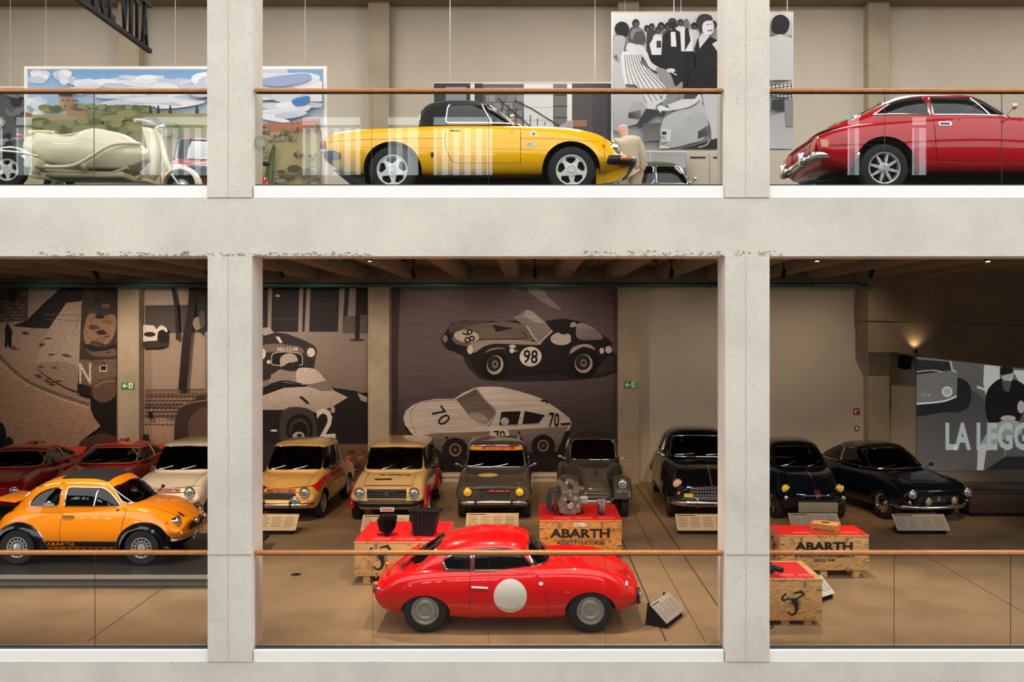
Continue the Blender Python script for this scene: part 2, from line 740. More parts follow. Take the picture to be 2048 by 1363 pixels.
bays = [(XS[1] + PW, XS[2]), (XS[2] + PW + 0.012, XS[3] - 0.012), (XS[3] + PW, XS[4])]
JU = [[fx(-287), fx(-53), fx(181)], [fx(741), fx(977), fx(1211)], [fx(1776), fx(2012), fx(2248)]]
JL = [[fx(-287), fx(-53), fx(183)], [fx(743), fx(977), fx(1212)], [fx(1795), fx(2030), fx(2264)]]
WHERE = ['in front of the cream scooter', 'in front of the yellow convertible', 'in front of the red coupe beside the tall pillar']
WHEREL = ['in front of the orange car', 'in front of the red coupe with a roundel', 'in front of the wooden crates and dark bench']
for k, (a, b) in enumerate(bays):
    ru = railing(a, b, Z2, JU[k], 'upper glass railing with wooden handrail, ' + WHERE[k])
    railing(a, b, 0.0, JL[k], 'lower glass railing with wooden handrail, ' + WHEREL[k])

# faint number sticker on the upper middle railing's first pane
rl = [o for o in COL.objects if o.name.startswith('glass_railing')][2]
sx_ = fx(517) - rl.location.x
stk = G().lathe([(0, 0), (.085, 0), (.085, .001), (0, .001)], 28, 'y', (sx_, -.004, CZ - (283 - VY) / 175.0 - Z2)).build('number_sticker', glassmat('frosted_sticker', (.80, .80, .78), 1.0, .4), rl)
me_ = text_obj('sticker_lettering', '86', .10, wallM(sx_, -.0055, CZ - (283 - VY) / 175.0 - Z2), pm('sticker_grey', '#B9B3A8', rough=.6), stk)

# lower-floor concrete stair flight at the far end, right bay
def ppoly(pts, Y):
    return [(at(a, b, Y).x, at(a, b, Y).z) for a, b in pts]


st = G().prism(ppoly([(1736, 480), (2200, 480), (2200, 655), (1900, 645), (1736, 641)], 10.2), 'y', 10.2, 10.98)
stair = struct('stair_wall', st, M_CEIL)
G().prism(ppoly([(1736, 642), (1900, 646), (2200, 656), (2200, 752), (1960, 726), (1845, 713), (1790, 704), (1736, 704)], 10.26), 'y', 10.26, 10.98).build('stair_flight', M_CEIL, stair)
G().box(at(1870, 0, 10.2).x, at(1885, 0, 10.2).x, 10.185, 10.2, at(0, 640, 10.2).z, 5.1).build('formwork_joint', M_CEIL, stair)

# ---------------------------------------------------------------- the atrium in front: its floor and the windowed wall facing the exhibits
struct('floor_atrium', G().box(-30, 30, -24, 0.3, -4.7, -4.6), concrete('atrium_floor', '#5A544C', pits=False))
YO = -23.0
wz0, wz1 = 9.35, 11.55
xs_ = [(-21.8, -20.9), (-20.5, -19.6), (-19.2, -18.5), (-14.5, -11.9), (-8.5, -6.3), (-5.3, -4.15), (-3.6, -1.4), (11.8, 12.3), (14.2, 14.8)]
gw = G().box(-30, 30, YO - 0.3, YO, -4.6, wz0).box(-30, 30, YO - 0.3, YO, wz1, 13.0)
px0 = -30
for xw, xe in xs_:
    gw.box(px0, xw, YO - 0.3, YO, wz0, wz1)
    px0 = xe
gw.box(px0, 30, YO - 0.3, YO, wz0, wz1)
struct('wall_front', gw, pm('atrium_wall', '#3A3631', rough=0.9))
M_PANE = emis('lit_window', '#EAF4F6', 5.0)
for i, (xw, xe) in enumerate(xs_):
    w = struct('window_%d' % (i + 1), G().box(xw, xe, YO - 0.25, YO - 0.2, wz0, wz1), M_PANE)
    G().box(xw, xe, YO - 0.12, YO - 0.04, wz1 - 0.42, wz1 - 0.33).build('transom', M_BLACK, w)
    a = xw + .12
    while a < xe - .2:
        G().box(a, a + 0.2, YO - 0.16, YO - 0.14, wz0, wz1 - 0.42).build('blind_slat', emis('blind', '#C6D0D2', 2.6), w)
        a += .42
# ---------------------------------------------------------------- museum luminaires and added fill panels
WARM = (1.0, .70, .42)


def area(name, loc, rot_, sx, sy, energy, col):
    l = bpy.data.lights.new(name, 'AREA')
    l.shape = 'RECTANGLE'
    l.size, l.size_y = sx, sy
    l.energy = energy
    l.color = col
    o = bpy.data.objects.new(name, l)
    COL.objects.link(o)
    o.location = loc
    o.rotation_euler = rot_
    return o


# added glowing panels, out of view in the roof, to brighten the upper gallery
M_FILLPANE = emis('fill_pane', '#FFFBF6', 8.0)
for k in range(5):
    xs0 = -12.3 + 5.91 * k
    sk = struct('fill_panel', G().box(xs0, xs0 + 2.6, 3.0, 8.6, ROOF - .06, ROOF - .02), M_BLACK)
    G().box(xs0 + .08, xs0 + 2.52, 3.08, 8.52, ROOF - .075, ROOF - .058).build('pane', M_FILLPANE, sk)

SPOTS = 0


def spotlight(loc, target, energy, label, size=55, col=WARM, blend=.7, length=.2, r=.045, zc=5.12):
    """black cylinder lamp on a ceiling stem, with its own light"""
    loc, target = Vector(loc), Vector(target)
    d = (target - loc).normalized()
    t = empty('spotlight', loc, 0, label, 'spotlight', 'black track spotlights under the ribbed ceiling')
    M = Vector((0, 1, 0)).rotation_difference(d).to_matrix().to_4x4()
    h = G().lathe([(0, -length * .6), (r * .9, -length * .6), (r, -length * .5), (r, length * .4), (r * .9, length * .4), (r * .85, length * .3), (0, length * .3)], 18, 'y').xf(M)
    ho = h.build('lamp_head', M_BLACK, t, 40)
    G().lathe([(r * .84, length * .31), (0, length * .33)], 18, 'y').xf(M).build('lamp_lens', emis('lamp_glow', '#FFD9A8', 12.0), ho)
    if zc:
        G().tube([(0, 0, 0), (0, 0, zc - loc.z - .03)], .012, 8).build('stem', M_BLACK, t, 40)
        G().rbox(-.05, .05, -.16, .16, zc - loc.z - .05, zc - loc.z, .01).build('track_adapter', M_BLACK, t, 40)
    else:
        G().tube([(0, 0, -.02), (0, 10.258 - loc.y, -.02)], .012, 8).build('wall_arm', M_BLACK, t, 40)
    l = bpy.data.lights.new('spot_beam', 'SPOT')
    l.energy = energy
    l.color = col
    l.spot_size = math.radians(size)
    l.spot_blend = blend
    l.shadow_soft_size = .04
    o = bpy.data.objects.new('spot_beam', l)
    COL.objects.link(o)
    o.parent = t
    o.location = d * (length * .5)
    o.rotation_euler = d.to_track_quat('-Z', 'Y').to_euler()
    return t


ZS = 4.72
LB = 'black track spotlight under the ribs, aimed at the '
for x, tx, ty, tz, e, nm in [(-7.9, -7.2, 7.2, .8, 640, 'red racing coupes'), (-5.6, -5.6, 7.2, .8, 640, 'ivory saloon'), (-4.3, -3.4, 7.2, .8, 700, 'pale yellow saloon'), (-2.2, -1.6, 7.2, .8, 660, 'cream hatchback'), (-.9, -.2, 7.2, .8, 560, 'charcoal saloon'),
                             (.35, 1.3, 7.2, .8, 600, 'grey vintage saloon'), (2.95, 3.5, 7.5, .8, 480, 'large black saloon'), (5.0, 5.3, 7.3, .8, 480, 'round black saloon'), (6.6, 7.6, 7.5, .8, 600, 'black two-door coupe')]:
    spotlight((x, 1.7, ZS), (tx, ty, tz), e, LB + nm, 36)
# pools on the floor, crates and the near car
for x, y, tx, ty, tz, e, nm in [(-2.4, 3.2, -2.2, 2.0, 0, 560, 'floor left of the small red coupe'), (1.9, 3.3, 1.0, 4.4, .5, 230, 'orange crate'), (4.3, 3.2, 3.9, 2.0, .5, 480, 'long pale crate'), (-6.4, 2.2, -6.4, 3.6, .6, 620, 'orange car'), (6.9, 3.3, 6.6, 1.6, 0, 560, 'bare floor at the right'),
                                (-.6, .75, -.3, 1.5, .8, 420, 'roof of the small red coupe'), (.9, .75, .8, 1.4, .5, 420, 'nose of the small red coupe'), (-6.0, 1.2, -6.2, 1.2, 0, 300, 'floor before the platform'), (-1.9, 3.3, -1.9, 3.4, .5, 170, 'castings on the pale crate')]:
    spotlight((x, y, ZS + .03), (tx, ty, tz), e, LB + nm, 80, (1.0, .80, .60))
# wall washers for the murals
WW = (1.0, .80, .60)
for x, e, nm in [(-11.2, 260, 'old street mural'), (-8.9, 380, 'column with the exit sign'), (-6.6, 280, 'mural with the tree trunks'), (-5.1, 260, 'mural of open racers'), (-2.4, 210, 'mural beside the number 2'), (.1, 210, 'mural car numbered 70'), (2.9, 70, 'plain wall behind the large saloon'), (5.2, 90, 'plain wall behind the round saloon'), (7.0, 90, 'wall with the fire sign')]:
    spotlight((x, 8.2, ZS + .06), (x + .2, 11.2, 2.0), e, LB + nm, 95, WW, blend=1.0)
# warm spill on the stair concrete
spotlight((8.75, 10.12, 3.16), (8.85, 10.5, 4.1), 9, 'small black lamp at the lower edge of the stair wall, throwing light upward', 110, blend=1.0, length=.1, r=.03, zc=None)
# ================================================================ vehicles
M_TYRE = pm('tyre_rubber', '#17171A', rough=0.75, noise=0.1, nscale=30)
M_CHROME = pm('chrome', '#E6E6E6', rough=0.12, metal=1.0)
M_ALLOY = pm('alloy', '#C9CAC8', rough=0.3, metal=0.7)
M_ALLOYW = pm('alloy_white', '#DCDCD8', rough=0.35, metal=0.2)
M_SILVERP = pm('silver_paint', '#A9A9A6', rough=0.4, metal=0.5)
M_WELL = pm('wheel_well', '#0C0C0D', rough=0.85)
M_INT = pm('dark_interior', '#15130F', rough=0.8)
M_SEAM = pm('panel_gap', '#120C0A', rough=0.8)
M_CARGLASS = glassmat('car_glass', (0.62, 0.67, 0.66), 1.0)
M_DARKGLASS = glassmat('car_glass_dark', (0.16, 0.17, 0.18), 1.0)
M_LENS = pm('lamp_lens', '#C4CACC', rough=0.14, metal=.75, coat=1.0, noise=0.35, nscale=40)
M_AMBER = pm('amber_lens', '#D9751B', rough=0.15, coat=1.0)
M_REDLENS = pm('red_lens', '#9C1710', rough=0.15, coat=1.0)
M_YLENS = pm('yellow_lens', '#E9C21C', rough=0.1, coat=1.0, noise=0.2, nscale=30)
M_BLK = pm('black_trim', '#0F0F11', rough=0.45)
M_GRILLE = pm('grille_dark', '#101114', rough=0.5)


def loft(rows, ns=56, k=5, rf=0.06, rr=0.06, warp=None):
    """lower body: rows (x, zb, wb, zm, wm, zs, ws, zt) from tail to nose -> verts, faces (closed)"""
    xs = [r[0] for r in rows]
    fn = [pchip(xs, [r[i] for r in rows]) for i in range(1, 8)]
    L = xs[-1] - xs[0]
    # cosine-ish spacing, denser near both ends
    st = [xs[0] + L * (0.5 - 0.5 * math.cos(PI * i / (ns - 1))) * 0.6 + L * (i / (ns - 1)) * 0.4 for i in range(ns)]
    rings = []

    def section(x, shrink=0.0, dx=0.0):
        zb, wb, zm, wm, zs, ws, zt = [f(x) for f in fn]
        c = [(0, zb), (wb * 0.75, zb), (wb, zb + 0.03), (wm, zm), (ws, zs), (ws * 0.62, zs + (zt - zs) * 0.72), (0, zt)]
        half = [Vector(p) for p in catmull([(-c[1][0], c[1][1])] + c + [(-c[5][0], c[5][1])], k)][k:-k - 1 + 1]
        half = half[:6 * k + 1]
        zc = (zb + zt) / 2
        hz = (zt - zb) / 2
        wmx = max(wm, 0.05)
        pts = []
        for p in half:
            y, z = max(p.x, 0.0), p.y
            if shrink:
                y *= max(0.05, 1 - shrink / wmx)
                z = zc + (z - zc) * max(0.05, 1 - shrink / hz)
            pts.append((x + dx, y, z))
        pts[0] = (pts[0][0], 0.0, pts[0][2])
        pts[-1] = (pts[-1][0], 0.0, pts[-1][2])
        return pts + [(a, -b, c2) for a, b, c2 in pts[-2:0:-1]]
    caps = [(1.0, 1.0), (0.92, 0.6), (0.7, 0.28), (0.38, 0.08)]
    for a, b in caps:
        rings.append(section(xs[0], rr * b, -rr * a))
    for x in st:
        rings.append(section(x))
    for a, b in caps[::-1]:
        rings.append(section(xs[-1], rf * b, rf * a))
    n = len(rings[0])
    v = [Vector(p) for r in rings for p in r]
    f = []
    for i in range(len(rings) - 1):
        for j in range(n):
            j2 = (j + 1) % n
            f.append((i * n + j, i * n + j2, (i + 1) * n + j2, (i + 1) * n + j))
    # end caps: quad strips across the section, left to right
    h = n // 2
    for base, flip in ((0, False), ((len(rings) - 1) * n, True)):
        for j in range(1, h):
            q = [base + j - 1 if j > 1 else base, base + j, base + (n - j) % n, base + (n - j + 1) % n if j > 1 else base]
            q = list(dict.fromkeys(q))
            if len(q) >= 3:
                f.append(tuple(q if not flip else q[::-1]))
        q = [base + h - 1, base + h, base + h + 1]
        f.append(tuple(q if not flip else q[::-1]))
    if warp:
        v = [warp(p) for p in v]
    return v, f


def make_warp(rows, bowf=0.0, bowr=0.0, rakef=None, raker=None, span=0.7, p=2.2):
    xs = [r[0] for r in rows]
    wf = max(r[4] for r in rows)
    xa, xb = xs[0], xs[-1]
    rkf = pchip([a for a, _ in rakef], [b for _, b in rakef]) if rakef else (lambda z: 0)
    rkr = pchip([a for a, _ in raker], [b for _, b in raker]) if raker else (lambda z: 0)

    def w(q):
        s = min(1, max(0, (q.x - (xb - span)) / span))
        s = s * s * (3 - 2 * s)
        t = min(1, max(0, ((xa + span) - q.x) / span))
        t = t * t * (3 - 2 * t)
        u = min(1.0, abs(q.y) / wf) ** p
        return Vector((q.x + s * (rkf(q.z) - bowf * u) - t * (rkr(q.z) - bowr * u), q.y, q.z))
    return w


def plan_ring(xr, xf, w, n, m=16, bow=0.0):
    """superellipse plan outline, m points per quadrant, by arc length"""
    a, xc = (xf - xr) / 2, (xf + xr) / 2
    d = []
    for i in range(201):
        t = PI / 2 * i / 200
        d.append((a * math.cos(t) ** (2 / n), w * math.sin(t) ** (2 / n)))
    s = [0]
    for p, q in zip(d, d[1:]):
        s.append(s[-1] + math.hypot(q[0] - p[0], q[1] - p[1]))
    quad = []
    j = 0
    for i in range(m + 1):
        tt = s[-1] * i / m
        while j < 199 and s[j + 1] < tt:
            j += 1
        u = (tt - s[j]) / max(1e-9, s[j + 1] - s[j])
        quad.append((d[j][0] + (d[j + 1][0] - d[j][0]) * u, d[j][1] + (d[j + 1][1] - d[j][1]) * u))
    full = [(x, y) for x, y in quad[:-1]] + [(-x, y) for x, y in quad[:0:-1]] + [(-x, -y) for x, y in quad[:-1]] + [(x, -y) for x, y in quad[:0:-1]]
    return [(xc + x, y) for x, y in full]


def stack(rows, nl=26, m=16, inset=0.0, zfloor=None, drop=0.0):
    """greenhouse: rows (z, xr, xf, w, n) from belt up -> closed mesh of plan rings"""
    t = [i / (len(rows) - 1) for i in range(len(rows))]
    fn = [pchip(t, [r[i] for r in rows]) for i in range(5)]
    rings = []
    for i in range(nl):
        u = i / (nl - 1)
        z, xr, xf, w, n = [f(u) for f in fn]
        ii = inset
        rings.append([(x, y, z - drop * u) for x, y in plan_ring(xr + ii, max(xr + ii + 0.02, xf - ii), max(0.02, w - ii), n, m)])
    if zfloor is not None:
        rings.insert(0, [(x, y, zfloor) for x, y, z in rings[0]])
    c = len(rings[0])
    v = [Vector(p) for r in rings for p in r]
    f = []
    for i in range(len(rings) - 1):
        for j in range(c):
            j2 = (j + 1) % c
            f.append((i * c + j, i * c + j2, (i + 1) * c + j2, (i + 1) * c + j))
    for base, flip in ((0, True), ((len(rings) - 1) * c, False)):
        # strips between mirrored points y and -y
        q4 = c // 4
        top = [base + (k % c) for k in range(0, 2 * q4 + 1)]
        bot = [base + ((-k) % c) for k in range(0, 2 * q4 + 1)]
        for k in range(2 * q4):
            q = [top[k], top[k + 1], bot[k + 1], bot[k]]
            q = list(dict.fromkeys(q))
            if len(q) >= 3:
                f.append(tuple(q if not flip else q[::-1]))
    return v, f


def gv(v, f):
    g = G()
    g.add(v, f)
    return g


def wheel(parent, x, y, r, tw, rim, s, rimr=None, name='wheel', steer=0.0):
    """tyre with a rim as its sub-part; s = -1/+1 the outward side"""
    rr = rimr or r * 0.66
    o = tw / 2
    prof = [(rr * 0.96, -o * 0.8), (rr, -o * 0.92), (rr * 1.04, -o), (r * 0.9, -o * 1.02), (r * 0.975, -o * 0.88), (r, -o * 0.6), (r, o * 0.6), (r * 0.975, o * 0.88), (r * 0.9, o * 1.02),
            (rr * 1.04, o), (rr, o * 0.92), (rr * 0.96, o * 0.8), (rr * 0.96, -o * 0.8)]
    t = G().lathe(prof, 40, 'y').build(name, M_TYRE, parent, 35)
    t.location = (x, y, r)
    t.rotation_euler = (0, 0, steer)
    g = G()
    e = s * o

    def ring(profile, n=36):
        g.lathe([(a, e * b) for a, b in profile], n, 'y')
    mat = M_ALLOY
    if rim == 'steel':
        mat = M_SILVERP
        ring([(rr, 0.9), (rr * 0.97, 1.0), (rr * 0.90, 0.98), (rr * 0.86, 0.72), (rr * 0.80, 0.62), (rr * 0.72, 0.72), (rr * 0.62, 0.86), (rr * 0.5, 0.84), (rr * 0.44, 0.70), (rr * 0.36, 0.68), (rr * 0.34, 0.78), (rr * 0.15, 0.8), (rr * 0.13, 0.92), (0, 0.94)])
    elif rim == 'cap':
        mat = M_CHROME
        ring([(rr, 0.9), (rr * 0.96, 1.0), (rr * 0.86, 0.9), (rr * 0.8, 0.7), (rr * 0.6, 0.74), (rr * 0.55, 0.85), (rr * 0.35, 1.0), (0, 1.05)])
    else:
        ring([(rr, 0.9), (rr * 0.97, 1.02), (rr * 0.90, 1.0), (rr * 0.86, 0.85), (rr * 0.84, 0.3)])
        d = G().lathe([(rr * 0.95, e * 0.25), (0, e * 0.25)], 30, 'y').build('shade_backing', M_WELL, t)  # dark disc standing in for the shade behind the spokes

        def spoke(k, n, poly, y0, y1):
            a = 2 * PI * k / n + 0.25
            q = G().prism(poly, 'y', e * y0, e * y1)
            q.xf(Matrix.Rotation(a, 4, 'Y'))
            g.add(q.v, q.f)
        if rim == 'star':
            mat = M_ALLOYW
            for k in range(5):
                R = rr
                spoke(k, 5, [(R * 0.30, -R * 0.24), (R * 0.55, -R * 0.15), (R * 0.88, -R * 0.07), (R * 0.88, R * 0.07), (R * 0.55, R * 0.15), (R * 0.30, R * 0.24)], 0.3, 0.88)
                spoke(k, 5, [(R * 0.74, -R * 0.16), (R * 0.9, -R * 0.40), (R * 0.93, 0), (R * 0.9, R * 0.40), (R * 0.74, R * 0.16)], 0.3, 0.84)
            ring([(rr * 0.42, 0.3), (rr * 0.42, 0.92), (rr * 0.3, 0.95), (rr * 0.28, 0.85), (rr * 0.16, 0.85), (rr * 0.15, 1.0), (0, 1.0)])
        elif rim == 'mag8':
            for k in range(8):
                R = rr
                spoke(k, 8, [(R * 0.2, -R * 0.07), (R * 0.5, -R * 0.10), (R * 0.87, -R * 0.05), (R * 0.87, R * 0.05), (R * 0.5, R * 0.10), (R * 0.2, R * 0.07)], 0.3, 0.85)
            ring([(rr * 0.34, 0.3), (rr * 0.34, 0.85), (rr * 0.18, 0.9), (rr * 0.16, 1.0), (0, 1.0)])
            for k in range(4):
                a = 2 * PI * k / 4 + 0.5
                g.lathe([(0.011, e * 0.8), (0.011, e * 1.02), (0, e * 1.02)], 8, 'y', (rr * 0.26 * math.cos(a), 0, rr * 0.26 * math.sin(a)))
        elif rim == 'multi':
            for k in range(14):
                R = rr
                spoke(k, 14, [(R * 0.3, -R * 0.03), (R * 0.87, -R * 0.045), (R * 0.87, R * 0.045), (R * 0.3, R * 0.03)], 0.3, 0.88)
            ring([(rr * 0.66, 0.7), (rr * 0.66, 0.9), (rr * 0.58, 0.9), (rr * 0.58, 0.7)])
            ring([(rr * 0.38, 0.3), (rr * 0.36, 0.92), (rr * 0.12, 1.0), (0, 1.0)])
    g.build('hub_cap' if rim == 'cap' else 'wheel_rim', mat, t, 35)
    return t


def headlight(parent, c, d, r, lens=None, ring=None, name='headlight', depth=0.06, dome=0.35):
    """round lamp at c looking along unit vector d: chrome bowl with a lens"""
    M = Matrix.Translation(c) @ Vector((0, 1, 0)).rotation_difference(Vector(d)).to_matrix().to_4x4()
    b = G().lathe([(0, -depth), (r * 0.7, -depth * 0.9), (r, -depth * 0.2), (r * 1.03, 0.0), (r * 0.98, 0.012), (r * 0.88, 0.014), (r * 0.86, 0.004)], 26, 'y').xf(M)
    o = b.build(name, ring or M_CHROME, parent, 35)
    l = G().lathe([(r * 0.87, 0.006), (r * 0.7, 0.006 + r * dome * 0.45), (r * 0.4, 0.006 + r * dome * 0.85), (0, 0.006 + r * dome)], 26, 'y').xf(M)
    l.build('lens', lens or M_LENS, o, 60)
    return o


def seat(parent, x, y, z, mat, w=0.46, h=0.5, lean=0.2):
    g = G().rbox(x - 0.22, x + 0.25, y - w / 2, y + w / 2, z - 0.06, z + 0.1, 0.05)
    b = G().rbox(-0.07, 0.07, -w / 2, w / 2, 0.0, h, 0.06).xf(rot(0, -lean, 0, (x - 0.22, y, z + 0.02)))
    g.add(b.v, b.f)
    return g.build('seat', mat, parent, 50)


def steering(parent, x, y, z, r=0.18):
    pts = [(0, r * math.cos(a), r * math.sin(a)) for a in [2 * PI * i / 24 for i in range(24)]]
    g = G().tube(pts, 0.012, 6, closed=True)
    for a in (0, 2.1, 4.2):
        g.tube([(0.02, 0, 0), (0, r * math.cos(a), r * math.sin(a))], 0.008, 5)
    g.tube([(0, 0, 0), (0.25, 0, 0)], 0.02, 6)
    g.xf(rot(0, 0.5, 0, (x, y, z)))
    return g.build('steering_wheel', M_BLK, parent, 50)


def sym(poly):
    """half outline with y >= 0 from bottom to top -> closed symmetric polygon"""
    return [(y, z) for y, z in poly] + [(-y, z) for y, z in poly[::-1] if y > 1e-4]


class Car:
    def __init__(s, name, S, loc, rz, label, cat='car', group=None):
        s.S = S
        s.root = r = empty(name, loc, rz, label, cat, group)
        P = S['paint']
        warp = make_warp(S['rows'], S.get('bowf', 0), S.get('bowr', 0), S.get('rakef'), S.get('raker'), S.get('span', 0.7), S.get('bp', 2.2))
        bv, bf = loft(S['rows'], S.get('ns', 56), 5, S.get('rf', 0.06), S.get('rr', 0.06), warp)
        bme = bpy.data.meshes.new('body')
        bme.from_pydata([tuple(p) for p in bv], [], bf)
        bme.materials.append(P)
        bm = bmesh.new()
        bm.from_mesh(bme)
        bmesh.ops.recalc_face_normals(bm, faces=bm.faces)
        bm.to_mesh(bme)
        bm.free()
        raw = bpy.data.objects.new('_raw', bme)
        s.body = Skin(raw)
        cuts = []
        for (x, ra, zc, rx) in S['arches']:
            w = S.get('archw', 0.30)
            wm = max(q[4] for q in S['rows'])
            for sg in (-1, 1):
                arc = [(x + rx * math.cos(a), zc + ra * math.sin(a)) for a in [PI * i / 20 for i in range(21)]]
                arc = [(x + rx, -0.3)] + arc + [(x - rx, -0.3)]
                cuts.append(G().prism(arc, 'y', sg * (wm - w), sg * (wm + 0.4)))
        cab = S.get('cabin')
        raws = [raw]
        if cab:
            cv, cf = stack(cab, S.get('nl', 26), 16)
            cme = bpy.data.meshes.new('roof')
            cme.from_pydata([tuple(p) for p in cv], [], cf)
            cme.materials.append(S.get('roofpaint', P))
            bm = bmesh.new()
            bm.from_mesh(cme)
            bmesh.ops.recalc_face_normals(bm, faces=bm.faces)
            bm.to_mesh(cme)
            bm.free()
            craw = bpy.data.objects.new('_raw', cme)
            s.cab = Skin(craw)
            s.all = Skin(raw, craw)
            cav = gv(*stack(cab, 20, 12, inset=0.05, zfloor=S.get('zfloor', 0.34), drop=0.04))
            cuts.append(cav)
            wc = [cav]
            for poly, *_ in S['side']:
                wc.append(G().prism([tuple(p) for p in poly], 'y', -1.2, 1.2))
            xm = (cab[0][1] + cab[0][2]) / 2
            if S.get('screen'):
                wc.append(G().prism([tuple(p) for p in rounded(sym(S['screen']), S.get('screen_r', 0.05))], 'x', xm + 0.1, 4))
            if S.get('rearw'):
                wc.append(G().prism([tuple(p) for p in rounded(sym(S['rearw']), 0.06)], 'x', xm - 0.1, -4))
            cme2 = boolcut(cme, wc, S.get('sheen_lining', M_INT))
            s.roof = link('roof', cme2, r, 40)
            bpy.data.objects.remove(craw) if craw.name in bpy.data.objects else None
        else:
            s.all = s.body
            if S.get('cockpit'):
                cuts.append(S['cockpit'])
        bme2 = boolcut(bme, cuts, M_WELL)
        s.bodyo = link('body', bme2, r, 40)
        bpy.data.objects.remove(raw) if raw.name in bpy.data.objects else None
        gl = S.get('glass', M_DARKGLASS)
        tm = S.get('trim', M_CHROME)
        tr = S.get('trim_r', 0.007)
        if cab:
            for poly, *opt in S['side']:
                for ax in ('s-', 's+'):
                    o = s.cab.patch('side_window', [tuple(p) for p in poly], ax, -0.006, gl, r, 0.06)
                    if o and tm:
                        s.cab.line('window_trim', [tuple(p) for p in poly], ax, tr, tm, r, True)
            if S.get('screen'):
                poly = [tuple(p) for p in rounded(sym(S['screen']), S.get('screen_r', 0.05))]
                s.cab.patch('windscreen', poly, 'f', -0.006, gl, r, 0.06)
                if tm:
                    s.cab.line('windscreen_trim', poly, 'f', tr, S.get('screen_trim', tm), r, True)
            if S.get('rearw'):
                poly = [tuple(p) for p in rounded(sym(S['rearw']), 0.06)]
                s.cab.patch('rear_window', poly, 'r', -0.006, gl, r, 0.06)
                if tm:
                    s.cab.line('rear_window_trim', poly, 'r', tr, tm, r, True)
        for (x, yc) in S['wheels']:
            for sg in (-1, 1):
                wheel(r, x, sg * yc, S['wr'], S.get('tw', 0.15), S['rim'], sg, S.get('rimr'), steer=S.get('steer', 0.0) if x > 0 else 0.0)
        # underbody so that the arches and sills do not show through
        xa, xb = S['rows'][0][0] + 0.35, S['rows'][-1][0] - 0.35
        zz = S.get('zunder', 0.2)
        wu = max(q[4] for q in S['rows']) - 0.34
        G().box(xa, xb, -wu, wu, zz - 0.03, zz + 0.05).build('underbody', M_WELL, r)
        for (x, yc) in S['wheels']:
            G().tube([(x, -yc + 0.05, S['wr']), (x, yc - 0.05, S['wr'])], 0.03, 8).build('axle', M_WELL, r)
        if S.get('seats'):
            for (x, y, z) in S['seats']:
                seat(r, x, y, z, S.get('seatmat', M_INT), h=S.get('seath', 0.5))
        if S.get('steerpos'):
            steering(r, *S['steerpos'])

    def seam(s, pts, axis, w=0.007, name='panel_gap', closed=False, sk=None, off=0.0012, mat=None):
        sk = sk or s.body
        P = []
        poly = ribbon(pts, w)
        return sk.patch(name, [tuple(p) for p in poly], axis, off, mat or M_SEAM, s.root, 0.018)

    def tubeline(s, name, pts, axis, r, mat, off=0.0, closed=False, sk=None):
        return (sk or s.all).line(name, pts, axis, r, mat, s.root, closed, off)

    def patch(s, name, poly, axis, off, mat, step=0.05, sk=None):
        return (sk or s.all).patch(name, [tuple(p) for p in poly], axis, off, mat, s.root, step)

    def lamp(s, y, z, r, axis='f', lens=None, ring=None, proud=0.0, d=None, name='headlight', depth=0.06):
        loc, nor = s.body.near(axis, y, z)
        d = Vector(d) if d else {'f': Vector((1, 0, 0)), 'r': Vector((-1, 0, 0))}[axis]
        return headlight(s.root, loc + d * proud, d, r, lens, ring, name, depth)

    def text(s, name, txt, size, axis, a, b, mat, sx=1.0, bold=0.0, off=0.003, sk=None, ang=0.0, space=1.0):
        """lettering laid on the skin"""
        me = text_mesh(txt, size, sx, bold, space=space)
        sk = sk or s.all
        for v in me.vertices:
            u, w = v.co.x, v.co.y
            u, w = u * math.cos(ang) - w * math.sin(ang), u * math.sin(ang) + w * math.cos(ang)
            if axis in ('r', 's+'):
                u = -u
            # 'f': the letters run along +y seen from the front as right-to-left, so mirror
            if axis == 'f':
                p = (a + u, b + w)
            else:
                p = (a + u, b + w)
            loc, nor = sk.near(axis, *p)
            v.co = loc + nor * off
        me.materials.clear()
        me.materials.append(mat)
        return link(name, me, s.root)
# ---------------------------------------------------------------- small red coupe with a white roundel (nose to the right)
M_RED = paint('bright_red', '#E00D10', 0.3)
M_ROUND = pm('roundel_white', '#E9E8DD', rough=0.35)


